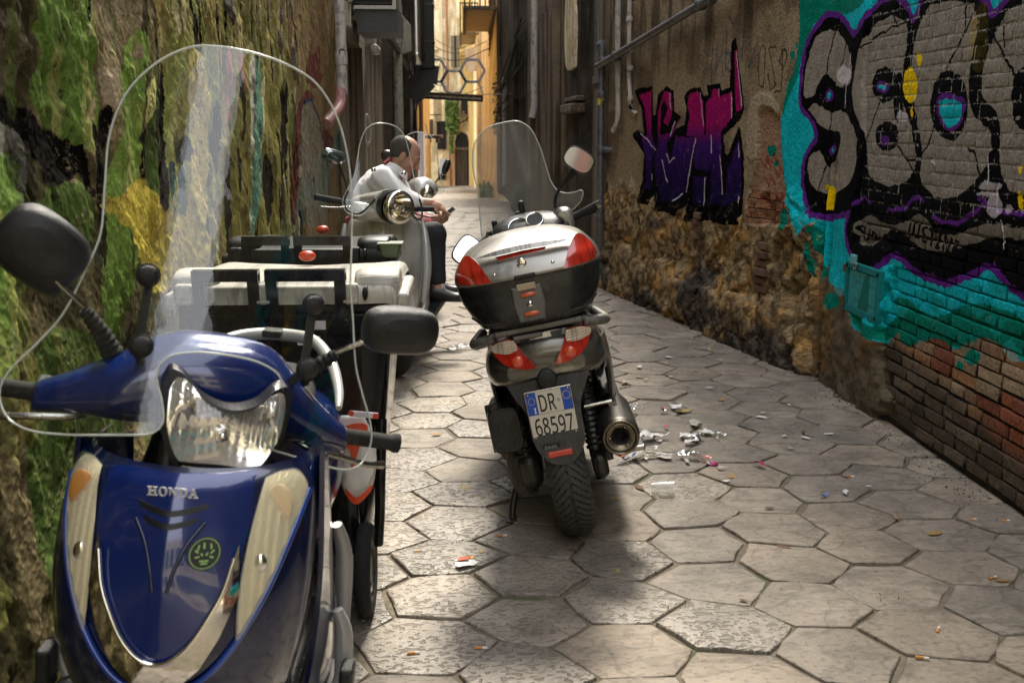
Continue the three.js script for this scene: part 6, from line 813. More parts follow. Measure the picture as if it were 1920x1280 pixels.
  hb('handlebar_cowl', skin([ring(-0.31, -0.215, -0.03, 0.03, 0.035), ring(-0.25, -0.19, -0.01, 0.042, 0.05), ring(-0.17, -0.16, 0.0, 0.066, 0.075), ring(-0.08, -0.13, -0.005, 0.095, 0.09), ring(0.025, -0.12, 0.0, 0.10, 0.095), ring(0.12, -0.13, -0.005, 0.095, 0.09), ring(0.2, -0.16, 0.0, 0.06, 0.07), ring(0.27, -0.19, -0.01, 0.036, 0.045), ring(0.32, -0.215, -0.03, 0.03, 0.035)], 32, 44), M.bluePaint);
  hb('neck_cover', skin([sup(0.0, -0.38, -0.12, 0.08, 0.05, 2.4, 16, 'y'), sup(0.0, -0.30, -0.10, 0.07, 0.04, 2.4, 16, 'y'), sup(0.0, -0.18, -0.06, 0.07, 0.04, 2.4, 16, 'y')], 24, 10), M.blackPlastic);
  const HO = [[-0.108, 0.062], [-0.098, 0.088], [-0.075, 0.084], [-0.045, 0.058], [0, 0.046], [0.045, 0.058], [0.075, 0.084], [0.098, 0.088], [0.108, 0.062], [0.103, 0.0], [0.082, -0.052], [0.045, -0.088], [0, -0.096], [-0.045, -0.088], [-0.082, -0.052], [-0.103, 0.0]], hx = 0.028, hy = -0.172;
  const hz = (x, y) => 0.205 - 3.0 * (x * x) - 1.6 * y * y - 0.28 * y, off = (k, o) => HO.map(([x, y]) => [x * 1.04 * k, y * 0.96 * k - (k - 1) * 0.002]);
  const put = (g) => g.translate(hx, hy, 0);
  hb('headlight_bezel', put(laid(off(1.10), (x, y) => hz(x, y) - 0.014, 0.05, true, 0.02, [off(0.985)])), M.blackPlastic);
  const lamp = hb('headlight', put(laid(off(1.0), hz, 0.003, true, 0.018)), M.lens);
  const bowl = (x, y) => { const fl2 = 0.0018 * Math.sin(x * 320) * (y > -0.02 ? 1 : 0.2), r = Math.hypot(x / 0.10, (y + 0.015) / 0.085); return hz(x, y) - 0.012 - 0.05 * clamp(1 - r * r * 0.9) + fl2; };
  hb('reflector', put(laid(off(0.985), bowl, 0, true, 0.012)), std([0.94, 0.93, 0.90], 0.14, 0.8), null, lamp);
  hb('bulb', put(merge([new THREE.SphereGeometry(0.012, 16, 12).translate(0, -0.01, 0.16), lathe([[0.010, 0], [0.012, 0.006], [0.010, 0.01]], 20, 'z').translate(0, -0.01, 0.14)])), M.chrome, null, lamp);
  hb('reflector_vane', put(merge([-1, 1].flatMap((s) => [0, 1, 2].map((k) => rbox(s * (0.062 + k * 0.011), 0.048 + 0.006 * k, hz(s * 0.07, 0.05) - 0.012, 0.0035, 0.03, 0.012, 0.001))))), M.chrome, null, lamp);
  hb('lamp_divider', put(laid([[-0.075, -0.058], [0, -0.05], [0.075, -0.058], [0.07, -0.064], [0, -0.058], [-0.07, -0.064]], (x, y) => hz(x, y) - 0.006, 0.004, true, 0.02)), M.steel, null, lamp);
  for (const s of [-1, 1]) {
    hb('grip', [lathe([[0, -0.085], [0.019, -0.085], [0.021, -0.08], [0.018, -0.07], [0.018, 0.06], [0.022, 0.07], [0.022, 0.08], [0, 0.08]], 18, 'x').translate(s * 0.375, -0.212, -0.05)], M.rubber);
    hb('switchgear', rbox(s * 0.27, -0.205, -0.045, 0.08, 0.055, 0.06, 0.015), M.blackPlastic);
    hb('brake_lever', [tube([[s * 0.20, -0.215, 0.01], [s * 0.235, -0.225, 0.03], [s * 0.30, -0.235, 0.028], [s * 0.37, -0.25, 0.012], [s * 0.415, -0.25, 0.0]], (q) => 0.0075 + 0.002 * sstep(0.85, 1, q), 24, 8)], M.steel);
    const md = s < 0 ? mat4(-0.345, 0.075, -0.01, 0, 0, -0.5) : mat4(0.372, 0.058, 0.02, 0, 0, 0.12), w = s < 0 ? [0.082, 0.07] : [0.083, 0.052];
    const mr = hb('mirror', [ap(skin([sup(0, 0, -0.022, w[0], w[1], 3), sup(0, 0, -0.006, w[0] * 1.02, w[1] * 1.02, 3), sup(0, 0.003, 0.018, w[0] * 0.92, w[1] * 0.9, 2.6), sup(0, 0.006, 0.034, w[0] * 0.55, w[1] * 0.5, 2.3)], 36, 16), md)], M.blackPlastic, s < 0 ? 'black mirror housing, higher and nearer' : 'black mirror housing, lower');
    hb('mirror_glass', [ap(new THREE.ShapeGeometry(shapeOf(sup(0, 0, 0, w[0] * 0.93, w[1] * 0.92, 3).map((p) => [p[0], p[1]]), true)).translate(0, 0, -0.0235), md)], M.chrome, null, mr);
    hb('mirror_stem', [tube([[s * 0.20, -0.08, -0.01], [s * 0.235, -0.03, -0.005], [s * 0.30, 0.02, 0.01], [s * 0.33, 0.045, 0.01]], 0.006, 16, 8)], M.steel);
    hb('stem_boot', [tube([[s * 0.185, -0.10, -0.015], [s * 0.21, -0.065, -0.01], [s * 0.25, -0.02, 0.0]], (q) => 0.021 - 0.009 * q + 0.0018 * Math.sin(q * 50), 40, 12)], M.rubber);
    if (s > 0) hb('stem_nut', [lathe([[0, -0.008], [0.012, -0.008], [0.012, 0.008], [0, 0.008]], 6, 'x').translate(0.305, 0.03, 0.01)], M.steel);
  }
  // windscreen with hand lobes
  const half = [[0, 0.53], [0.07, 0.524], [0.13, 0.505], [0.185, 0.455], [0.225, 0.385], [0.246, 0.30], [0.25, 0.21], [0.252, 0.12], [0.268, 0.05], [0.292, -0.04], [0.325, -0.105], [0.36, -0.165], [0.372, -0.21], [0.352, -0.245], [0.31, -0.252], [0.25, -0.238], [0.19, -0.22], [0.145, -0.208], [0.112, -0.198], [0.096, -0.175], [0.104, -0.14], [0.12, -0.10], [0.108, -0.065], [0.06, -0.045], [0, -0.04]];
  const tilt = (x, y) => -0.032 * sstep(0.05, 0.4, y), SP = [...half.map(([x, y]) => [x * 0.97 + 0.012 + tilt(x, y), y + 0.008]), ...half.slice(1, -1).reverse().map(([x, y]) => [-x * 1.02 + 0.012 + tilt(x, y), y + 0.008])];
  const sz = (x, y) => 0.16 - 0.42 * (y + 0.12) - 1.35 * x * x;
  const scr = hb('windscreen', laid(SP, sz, 0.003, true, 0.022), M.screen, 'clear curved windscreen with two hand lobes');
  hb('screen_edge', [tube(SP.map(([x, y]) => [x, y, sz(x, y) - 0.0015]), 0.0022, 220, 6, true)], M.edge, null, scr);
  for (const [x, y] of [[-0.155, 0.078], [-0.146, -0.047], [0.168, 0.082], [0.175, -0.04]]) { const k = hb('screen_knob', [new THREE.SphereGeometry(0.021, 20, 14).scale(1, 1, 0.7).translate(x, y, sz(x, y) + 0.006), lathe([[0, 0], [0.023, 0], [0.023, 0.006], [0, 0.006]], 20, 'z').translate(x, y, sz(x, y))], M.blackPlastic, null, scr); }
  for (const s of [-1, 1]) { const x0 = s < 0 ? -0.15 : 0.172; hb('screen_strut', [sq([x0, 0.085, sz(x0, 0.085) - 0.014], [x0, -0.05, sz(x0, -0.05) - 0.014], 0.016, 0.012), sq([x0, -0.05, sz(x0, -0.05) - 0.014], [x0 * 0.8, -0.13, 0.02], 0.016, 0.012)], M.blackPlastic); }
}
// ---------- the grey maxi scooter seen from behind ----------
M.gunPaint = phy([0.16, 0.15, 0.135], 0.34, 0.7, { clearcoat: 0.7, clearcoatRoughness: 0.12, map: tr(DUST.map, 1) });
M.dustyBlack = std([0.022, 0.022, 0.023], 0.42, 0, { map: tr(DUST.map, 2), roughnessMap: tr(DUST.rough, 2), bumpMap: tr(GRAIN.bump, 4), bumpScale: 0.0004 });
M.redLens = phy([0.55, 0.028, 0.014], 0.16, 0, { clearcoat: 0.9, clearcoatRoughness: 0.08, map: tr(DUST.map, 1) });
{
  const t = thing('grey_scooter', 'dusty grey maxi scooter with a silver and black top box, seen from behind', 'scooter', [0.415, 0, -3.50]);
  t.rotation.set(0, -3 * Math.PI / 180, 11.5 * Math.PI / 180, 'YXZ');
  // rear wheel with real tread blocks
  const R = 0.275, tw = 0.14; const prof = []; for (let k = 0; k <= 14; k++) { const a = -1.45 + 2.9 * k / 14; prof.push([R - 0.062 + Math.cos(a) * 0.062, Math.sin(a) * 0.071]); } prof.unshift([0.185, -0.05]); prof.push([0.185, 0.05]);
  { const T = bake(512, (u, v) => { const a = v * 1.0, x = (a - 0.5) * 2, s = Math.abs(x); const side = x > 0 ? 0 : 0.5; const q = (u * 34 + side + 1.3 * s * 0.9 - 0.8 * s * s) % 1, zig = Math.abs(((u * 34 + s * 2.4) % 1) - 0.5); let gr = 0; if (s > 0.07 && s < 0.86) gr = q < 0.2 && s > 0.16 + 0.1 * ((fl(u * 34) % 2)) ? 1 : 0; const q2 = (u * 17 + side + 1.6 * s) % 1; if (s < 0.5 && q2 < 0.1) gr = 1; const g = fbm(u * 40, v * 12, 3, 40); const d = (0.024 + 0.016 * g) * (1 - 0.85 * gr); return [d * 1.02, d, d * 0.96, (1 - gr) * 0.85 + 0.15 * g, 0.7]; });
    const g = lathe(prof, 72, 'x').translate(0, R, 0); const m = std(0xffffff, 0.72, 0, { map: T.map, bumpMap: T.bump, bumpScale: 0.006 });
    const w = part('rear_wheel', g, m, t); part('rim', [lathe([[0.19, -0.048], [0.17, -0.05], [0.165, 0], [0.17, 0.05], [0.19, 0.048]], 40, 'x').translate(0, R, 0), ...[...Array(5)].map((_, k) => sq([0, R, 0], [0, R + 0.17 * Math.cos(k * 1.257), 0.17 * Math.sin(k * 1.257)], 0.03, 0.05))], M.darkMetal, w);
    // chevron grooves cut as raised blocks along the part of the tread that faces back
    const blocks = []; for (let k = -8; k < 16; k++) for (const s of [-1, 1]) { const a0 = k * 0.105 + (s > 0 ? 0.05 : 0); const P = (x, a) => { const b = x / 0.071, rr = R - 0.062 + Math.sqrt(Math.max(0, 1 - b * b)) * 0.062 + 0.005; return [x, R + rr * Math.sin(a), rr * Math.cos(a)]; }; const q = []; for (let j = 0; j <= 4; j++) { const x = s * (0.006 + j * 0.0145), sh = -0.09 * j * 0.45 - 0.02 * j * j * 0.25; q.push([P(x, a0 + sh), P(x, a0 + sh + 0.078)]); } const pos = []; for (let j = 0; j < 4; j++) { const [a, b] = q[j], [c, d] = q[j + 1]; pos.push(...a, ...b, ...c, ...b, ...d, ...c); } const bg = new THREE.BufferGeometry(); bg.setAttribute('position', new THREE.Float32BufferAttribute(pos, 3)); bg.computeVertexNormals(); blocks.push(bg); }
    part('tread', blocks, std([0.055, 0.053, 0.05], 0.7, 0, { map: tr(DUST.map, 3) }), w).userData.kind = 'stuff'; }
  // tail body
  const tail = skin([sup(0, 0.70, 0.255, 0.13, 0.035, 3), sup(0, 0.715, 0.235, 0.175, 0.065, 3), sup(0, 0.72, 0.16, 0.205, 0.085, 3), sup(0, 0.70, 0.0, 0.215, 0.10, 3), sup(0, 0.66, -0.25, 0.215, 0.16, 3), sup(0, 0.60, -0.55, 0.20, 0.2, 3), sup(0, 0.5, -0.8, 0.19, 0.2, 3)], 40, 40, true, (p) => { const s = Math.abs(p[0]) / 0.2; return [p[0], p[1] - 0.05 * s * s * sstep(0.0, -0.2, p[1] - 0.7) - 0.035 * s * s, p[2] - 0.03 * s * s]; });
  part('tail_body', tail, M.gunPaint, t);
  for (const s of [-1, 1]) { part('side_fairing', sheet([[[s * 0.19, 0.72, 0.10], [s * 0.215, 0.70, -0.1], [s * 0.21, 0.66, -0.4]], [[s * 0.205, 0.62, 0.08], [s * 0.222, 0.60, -0.1], [s * 0.215, 0.55, -0.4]], [[s * 0.195, 0.47, 0.0], [s * 0.215, 0.46, -0.12], [s * 0.21, 0.40, -0.4]], [[s * 0.185, 0.40, -0.05], [s * 0.2, 0.38, -0.15], [s * 0.2, 0.28, -0.45]]], 14, 18, 0.012), M.gunPaint, t); }
  part('footrest_fairing', [rbox(0.215, 0.50, -0.12, 0.02, 0.10, 0.10, 0.008), rbox(0.20, 0.33, -0.5, 0.1, 0.2, 0.6, 0.04), rbox(-0.20, 0.33, -0.5, 0.1, 0.2, 0.6, 0.04)], M.greyPlastic, t);
  part('lamp_brow', [laid([[-0.09, 0.80], [0.09, 0.80], [0.085, 0.765], [0.05, 0.72], [-0.05, 0.72], [-0.085, 0.765]], (x, y) => 0.245 - 2 * x * x - (y - 0.7) * 0.2, 0.01)], M.silverPaint, t);
  for (const s of [-1, 1]) part('black_stripe', laid([[s * 0.035, 0.80], [s * 0.075, 0.80], [s * 0.062, 0.728], [s * 0.05, 0.715]], (x, y) => 0.2475 - 2 * x * x - (y - 0.7) * 0.2, 0.003, false), M.blackPlastic, t);
  // tail lamps with a clear indicator corner
  const tl = [[0.03, 0.698], [0.062, 0.745], [0.09, 0.795], [0.125, 0.80], [0.168, 0.785], [0.155, 0.745], [0.12, 0.712], [0.07, 0.698]], ti = [[0.085, 0.79], [0.092, 0.798], [0.125, 0.8], [0.168, 0.785], [0.161, 0.765], [0.12, 0.757], [0.084, 0.765]];
  const tz = (x, y) => 0.272 - 1.6 * x * x - (y - 0.7) * 0.15;
  for (const s of [-1, 1]) { const l = part('tail_lamp', laid(tl.map(([x, y]) => [s * x, y]), tz, 0.02, true, 0.014), M.redLens, t); const i = part('indicator', laid(ti.map(([x, y]) => [s * x, y]), (x, y) => tz(x, y) + 0.003 + 0.002 * Math.sin(y * 700), 0.004, true, 0.006), phy([0.72, 0.62, 0.48], 0.15, 0, { clearcoat: 0.8, map: tr(DUST.map, 1) }), l, 'clear ribbed indicator'); part('inner_lamp', new THREE.SphereGeometry(1, 18, 12).scale(0.022, 0.02, 0.006).translate(s * 0.088, 0.726, tz(0.088, 0.726) + 0.001), phy([0.6, 0.06, 0.02], 0.1, 0, { clearcoat: 1 }), l); }
  // inner mudguard with the number plate
  const mz = (x, y) => 0.235 + (0.66 - y) * 0.12 - 1.5 * Math.max(0, Math.abs(x) - 0.06) ** 2;
  part('mudguard', laid([[-0.15, 0.66], [-0.10, 0.675], [0, 0.68], [0.10, 0.675], [0.14, 0.66], [0.115, 0.60], [0.088, 0.54], [0.085, 0.46], [0.075, 0.41], [0.04, 0.365], [0, 0.352], [-0.045, 0.365], [-0.08, 0.41], [-0.092, 0.46], [-0.095, 0.54], [-0.125, 0.6]], mz, 0.012, true, 0.02), M.greyPlastic, t, 'dark mudguard with a scratched word');
  part('plate_lamp', [lathe([[0, 0.03], [0.028, 0.03], [0.034, 0.02], [0.034, -0.02], [0, -0.02]], 20, 'z').translate(-0.005, 0.652, 0.245), rbox(0, 0.665, 0.235, 0.08, 0.03, 0.03, 0.01)], M.blackPlastic, t);
  { const cv = document.createElement('canvas'); cv.width = cv.height = 512; const g = cv.getContext('2d'); g.fillStyle = '#cfcabc'; g.fillRect(0, 0, 512, 512); g.fillStyle = '#1d50b4'; g.fillRect(0, 0, 116, 240); g.fillRect(402, 0, 110, 240);
    g.strokeStyle = '#d8b52a'; g.lineWidth = 6; g.beginPath(); g.arc(458, 84, 42, 0, 7); g.stroke(); g.fillStyle = '#d8c04a'; for (let k = 0; k < 12; k++) { const a = k * Math.PI / 6; g.beginPath(); g.arc(60 + 36 * Math.cos(a), 92 + 36 * Math.sin(a), 5, 0, 7); g.fill(); } g.fillStyle = '#e8e6df'; g.font = 'bold 84px sans-serif'; g.fillText('I', 66, 226);
    g.fillStyle = '#11141c'; const W = (s, x, y, w, h) => { g.save(); g.translate(x, y); g.font = `${h}px sans-serif`; g.lineWidth = 5; g.strokeStyle = '#11141c'; g.scale(w / g.measureText(s).width, 1); g.fillText(s, 0, 0); g.strokeText(s, 0, 0); g.restore(); }; W('DR', 126, 218, 200, 250); W('68597', 34, 474, 448, 258); g.strokeStyle = '#66665f'; g.lineWidth = 5; g.beginPath(); g.arc(360, 120, 15, 0, 7); g.stroke(); g.beginPath(); g.arc(360, 120, 5, 0, 7); g.stroke(); g.fillStyle = '#55524a'; g.fillRect(0, 240, 512, 4);
    const r = rng(3); for (let i = 0; i < 60; i++) { g.fillStyle = `rgba(40,38,34,${0.25 * r()})`; g.fillRect(r() * 512, r() * 512, 3 + 10 * r(), 2 + 6 * r()); }
    const tx = new THREE.CanvasTexture(cv); tx.colorSpace = THREE.SRGBColorSpace; const pl = new THREE.PlaneGeometry(0.152, 0.17, 6, 6); const m4 = mat4(-0.012, 0.535, 0.262, 0.12);
    const frame = part('number_plate', ap(rbox(0, 0, 0, 0.162, 0.18, 0.008, 0.004), m4), M.steel, t); part('plate_face', ap(pl.translate(0, 0, 0.0052), m4), std(0xffffff, 0.45, 0, { map: tx }), frame); for (const [x, y] of [[-0.068, 0.078], [0.068, 0.078], [-0.068, -0.078], [0.068, -0.078]]) part('bolt', ap(lathe([[0, 0.004], [0.004, 0.004], [0.005, 0]], 10, 'z').translate(x, y, 0.005), m4), M.steel, frame); }
  part('reflector', [rbox(-0.01, 0.393, 0.268, 0.085, 0.022, 0.01, 0.005)], phy([0.5, 0.04, 0.02], 0.3, 0, { clearcoat: 0.6 }), t);
  { const cv = document.createElement('canvas'); cv.width = 256; cv.height = 96; const g = cv.getContext('2d'); g.fillStyle = '#26272b'; g.fillRect(0, 0, 256, 96); g.strokeStyle = '#a9a8a2'; g.lineWidth = 5; g.font = 'italic 66px serif'; g.fillStyle = '#a9a8a2'; g.fillText('Enola', 20, 70); const tx = new THREE.CanvasTexture(cv); tx.colorSpace = THREE.SRGBColorSpace; part('scratched_word', ap(new THREE.PlaneGeometry(0.06, 0.022), mat4(-0.035, 0.42, 0.2652, 0.12)), std(0xffffff, 0.8, 0, { map: tx }), t); }
  // shock absorbers: rubber gaiters with real rings
  for (const [s, x] of [[-1, -0.14], [1, 0.112]]) { const p = []; for (let k = 0; k <= 56; k++) p.push([0.026 + (k % 4 < 2 ? 0.006 : 0), 0.32 + k * 0.0052]); part('shock_absorber', ap([lathe(p, 18), lathe([[0, 0.2], [0.018, 0.2], [0.024, 0.25], [0.026, 0.32], [0, 0.32]], 14)], mat4(x, 0, 0.06, -0.05)), M.dustyBlack, t); }
  part('swing_arm', [rbox(0.12, 0.27, 0.02, 0.05, 0.09, 0.22, 0.02), rbox(-0.13, 0.28, -0.12, 0.08, 0.14, 0.42, 0.04), lathe([[0, -0.02], [0.03, -0.02], [0.03, 0.02], [0, 0.02]], 16, 'x').translate(0.15, R, 0.0)], M.darkMetal, t);
  part('gearbox', [skin([sup(-0.155, 0.26, 0.05, 0.045, 0.08), sup(-0.16, 0.27, -0.05, 0.06, 0.1), sup(-0.16, 0.3, -0.35, 0.06, 0.11), sup(-0.16, 0.32, -0.55, 0.05, 0.09)], 24, 16), ...[0, 1, 2].map((k) => pipe([-0.19 + k * 0.03, 0.22, 0.04], [-0.185 + k * 0.03, 0.42, 0.04], 0.011, 8))], std([0.10, 0.085, 0.07], 0.7, 0.3, { map: tr(DUST.map, 2), bumpMap: tr(GRAIN.bump, 3), bumpScale: 0.002 }), t);
  part('air_box', [skin([sup(-0.182, 0.47, 0.15, 0.045, 0.07, 4), sup(-0.182, 0.47, 0.135, 0.058, 0.085, 4), sup(-0.18, 0.47, 0.0, 0.06, 0.088, 4), sup(-0.17, 0.46, -0.2, 0.05, 0.07, 4)], 32, 14), rbox(-0.182, 0.47, 0.09, 0.124, 0.178, 0.012, 0.02)], M.dustyBlack, t);
  part('side_stand', [tube([[-0.17, 0.24, -0.22], [-0.20, 0.18, -0.14], [-0.235, 0.10, -0.10], [-0.245, 0.055, -0.09]], 0.013, 12, 8), rbox(-0.25, 0.056, -0.085, 0.045, 0.012, 0.06, 0.004)], M.darkMetal, t);
  // exhaust
  { const e = part('exhaust', [lathe([[0.045, 0.02], [0.05, 0.028], [0.059, 0.03], [0.065, 0.022], [0.068, 0.0], [0.068, -0.3], [0.05, -0.42], [0.0, -0.44]], 36, 'z').translate(0.2, 0.395, 0.2)], M.darkMetal, t); part('end_cap', [lathe([[0.022, 0.0], [0.024, 0.012], [0.044, 0.014], [0.047, 0.02], [0.05, 0.014]], 32, 'z').translate(0.2, 0.395, 0.212), new THREE.TorusGeometry(0.058, 0.005, 10, 36).translate(0.2, 0.395, 0.232)], std([0.32, 0.28, 0.22], 0.35, 1, { map: tr(DUST.map, 2) }), e); part('outlet', lathe([[0, -0.02], [0.02, -0.02], [0.022, 0.018], [0.026, 0.02]], 20, 'z').translate(0.2, 0.395, 0.21), std([0.006, 0.006, 0.006], 0.8), e); for (let k = 0; k < 3; k++) part('rivet', new THREE.SphereGeometry(0.005, 8, 6).translate(0.2 + 0.037 * Math.cos(k * 2.1 + 1), 0.395 + 0.037 * Math.sin(k * 2.1 + 1), 0.227), M.steel, e);
    part('exhaust_bracket', [pipe([0.10, 0.475, 0.05], [0.2, 0.475, 0.05], 0.014), sq([0.2, 0.475, 0.05], [0.205, 0.42, 0.05], 0.03), rbox(0.24, 0.30, 0.05, 0.09, 0.02, 0.1, 0.006)], M.steel, t); }
  // rack and top box
  part('rack', [tube([[-0.2, 0.80, 0.02], [-0.225, 0.79, 0.12], [-0.215, 0.80, 0.19], [-0.15, 0.812, 0.21]], 0.018, 20, 8), tube([[0.2, 0.80, 0.02], [0.225, 0.79, 0.12], [0.215, 0.80, 0.19], [0.15, 0.812, 0.21]], 0.018, 20, 8), rbox(0, 0.82, 0.05, 0.34, 0.018, 0.34, 0.008), rbox(0, 0.822, 0.215, 0.30, 0.022, 0.03, 0.008), rbox(-0.04, 0.80, 0.23, 0.10, 0.016, 0.02, 0.005)], std([0.22, 0.215, 0.2], 0.5, 0.5, { map: tr(DUST.map, 2) }), t);
  const bx = (y, w, d, zc, e = 3.6) => sup(0, y, zc, w, d, e, 24, 'y');
  part('box_base', skin([bx(0.835, 0.165, 0.15, 0.08), bx(0.845, 0.19, 0.175, 0.075), bx(0.88, 0.212, 0.192, 0.07), bx(0.94, 0.24, 0.208, 0.06), bx(0.99, 0.248, 0.212, 0.055), bx(1.0, 0.248, 0.212, 0.055)], 72, 30), M.dustyBlack, t);
  for (const s of [-1, 1]) part('moulded_rib', tube([[s * 0.21, 0.89, 0.20], [s * 0.17, 0.868, 0.245], [s * 0.12, 0.862, 0.262]], 0.004, 12, 6), M.dustyBlack, t);
  const lz = (x, y) => 0.27 - 1.35 * x * x - 22 * Math.max(0, Math.abs(x) - 0.12) ** 3 - (y - 1.0) * 0.42;
  part('box_lid', skin([bx(1.0, 0.249, 0.214, 0.055), bx(1.012, 0.251, 0.215, 0.055), bx(1.04, 0.243, 0.21, 0.045), bx(1.075, 0.215, 0.19, 0.02), bx(1.095, 0.185, 0.165, -0.005), bx(1.118, 0.12, 0.12, -0.02, 2.6), bx(1.126, 0.06, 0.07, -0.02, 2.4)], 72, 40), M.silverPaint, t, 'silver lid with dust on top');
  const face = (x, y) => { const k = Math.pow(Math.abs(x) / 0.249, 3.6); return 0.055 + 0.215 * Math.pow(Math.max(0.02, 1 - k), 1 / 3.6) - (y - 1.0) * 0.35 - (y > 1.04 ? (y - 1.04) * 0.55 : 0); };
  const rl = [[0.118, 1.004], [0.15, 1.065], [0.178, 1.094], [0.20, 1.092], [0.225, 1.06], [0.24, 1.022], [0.235, 1.01]];
  for (const s of [-1, 1]) part('red_reflector', laid(rl.map(([x, y]) => [s * x, y]), (x, y) => face(x, y) + 0.008, 0.01, true, 0.014), M.redLens, t, s < 0 ? 'left red reflector of the top box' : 'right red reflector of the top box');
  part('red_strip', [laid([[-0.092, 1.078], [0.0, 1.082], [0.078, 1.08], [0.07, 1.072], [0, 1.07], [-0.085, 1.066]], (x, y) => face(x, y) + 0.004, 0.006, false, 0.014)], M.redLens, t);
  part('lid_brow', laid([[-0.16, 1.086], [-0.08, 1.097], [0, 1.1], [0.08, 1.097], [0.16, 1.086], [0.08, 1.083], [0, 1.085], [-0.08, 1.083]], (x, y) => face(x, y) + 0.02, 0.03, true, 0.014), M.silverPaint, t);
  const badge = part('badge', lathe([[0, 0.004], [0.015, 0.004], [0.0165, 0.0]], 28, 'z').translate(-0.012, 1.045, face(0, 1.045) + 0.004), M.chrome, t); part('badge_spokes', [0, 1, 2].map((k) => sq([-0.012, 1.045, face(0, 1.045) + 0.009], [-0.012 + 0.013 * Math.cos(k * 2.094 + 1.57), 1.045 + 0.013 * Math.sin(k * 2.094 + 1.57), face(0, 1.045) + 0.009], 0.005, 0.002)), M.blackPlastic, badge);
  for (const [x, y] of [[-0.105, 1.025], [0.088, 1.03], [-0.014, 1.09]]) part('screw', lathe([[0, 0.004], [0.004, 0.004], [0.006, 0]], 12, 'z').translate(x, y, face(x, y) + 0.004), M.chrome, t);
  part('lid_catch', rbox(-0.01, 1.005, 0.272, 0.07, 0.014, 0.012, 0.004), M.dustyBlack, t);
  { const l = part('latch', [slab([[-0.044, 0.075], [0.044, 0.075], [0.046, 0.02], [0.038, -0.03], [-0.038, -0.03], [-0.046, 0.02]], 0.012, 0.006, false).translate(-0.012, 0.892, 0.262)], std([0.16, 0.16, 0.155], 0.55, 0.1, { map: tr(DUST.map, 2) }), t); part('plate_strip', rbox(-0.012, 0.972, 0.284, 0.062, 0.022, 0.006, 0.003), std([0.38, 0.30, 0.2], 0.5, 0.2), l); for (const y of [0.945, 0.882]) part('red_button', new THREE.SphereGeometry(1, 18, 12).scale(0.026, 0.0085, 0.006).translate(-0.01, y, 0.282), phy([0.55, 0.09, 0.02], 0.35, 0, { clearcoat: 0.5 }), l); part('lock', lathe([[0, 0.006], [0.009, 0.006], [0.011, 0]], 18, 'z').translate(-0.01, 0.914, 0.28), M.chrome, l); part('keyhole', rbox(-0.01, 0.914, 0.287, 0.010, 0.003, 0.002, 0.001), M.blackPlastic, l); }
  // model script on the tail
  { const m = std([0.5, 0.48, 0.44], 0.4, 0.5); for (const s of [-1, 1]) part('model_script', [tube([[0, 0.03, 0], [0.006, 0.01, 0], [0.012, -0.008, 0]], 0.0016, 8, 5), tube([[0.014, 0.026, 0], [0.004, 0.0, 0], [-0.002, -0.02, 0]], 0.0016, 8, 5), tube([[0.018, 0.012, 0], [0.022, 0.002, 0], [0.027, 0.014, 0], [0.03, 0.002, 0], [0.036, 0.014, 0], [0.04, 0.002, 0]], 0.0014, 20, 5)].map((g) => ap(g, mat4(s * 0.178 - 0.01, 0.765, 0.135, 0, s * 0.5))), m, t); }
  // seat, front body, wheel (mostly hidden)
  part('seat', skin([sup(0, 0.80, -0.12, 0.14, 0.05), sup(0, 0.82, -0.3, 0.17, 0.07), sup(0, 0.78, -0.6, 0.17, 0.07), sup(0, 0.74, -0.85, 0.10, 0.06)], 28, 20), M.rubber, t);
  part('floor', rbox(0, 0.36, -0.85, 0.36, 0.22, 0.5, 0.06), M.greyPlastic, t);
  part('front_body', skin([sup(0, 0.72, -1.08, 0.22, 0.26), sup(0, 0.74, -1.2, 0.26, 0.28), sup(0, 0.72, -1.4, 0.2, 0.24), sup(0, 0.66, -1.56, 0.08, 0.12)], 32, 20), M.gunPaint, t);
  wheelParts(t, mat4(0, 0.28, -1.48), 0.28, 0.11, 0.19, 5, 'front_wheel');
  part('front_mudguard', skin([sup(0, 0.5, -1.3, 0.075, 0.03), sup(0, 0.57, -1.45, 0.08, 0.03), sup(0, 0.5, -1.66, 0.07, 0.03)], 20, 12), M.gunPaint, t);
  // dashboard, bars
  part('dashboard', skin([sup(0.02, 0.98, -1.04, 0.13, 0.035), sup(0.02, 1.01, -1.1, 0.17, 0.05), sup(0.02, 1.03, -1.18, 0.16, 0.05), sup(0.02, 1.04, -1.26, 0.1, 0.04)], 28, 14), M.blackPlastic, t);
  for (const [x, y, r] of [[-0.02, 1.035, 0.045], [0.055, 1.055, 0.034]]) { const d = part('dial', ap([lathe([[r, 0], [r + 0.004, 0.008], [r + 0.008, 0]], 28, 'z')], mat4(x, y, -1.08, -0.75)), M.chrome, t); part('dial_face', ap(new THREE.CircleGeometry(r, 28), mat4(x, y, -1.08, -0.75)), M.greyPlastic, d); }
  for (const s of [-1, 1]) {
    if (s > 0) part('bar', [pipe([s * 0.06, 1.0, -1.2], [s * 0.2, 1.02, -1.15], 0.014)], M.darkMetal, t);
    part('grip', [tube(s > 0 ? [[0.225, 1.022, -1.14], [0.345, 1.06, -1.12]] : [[-0.16, 0.93, -1.0], [-0.24, 0.90, -0.93]], 0.019, 12, 12)], M.rubber, t); part('bar_end', [tube(s > 0 ? [[0.343, 1.059, -1.12], [0.362, 1.065, -1.117]] : [[-0.24, 0.9, -0.93], [-0.252, 0.896, -0.92]], 0.017, 3, 12)], M.steel, t);
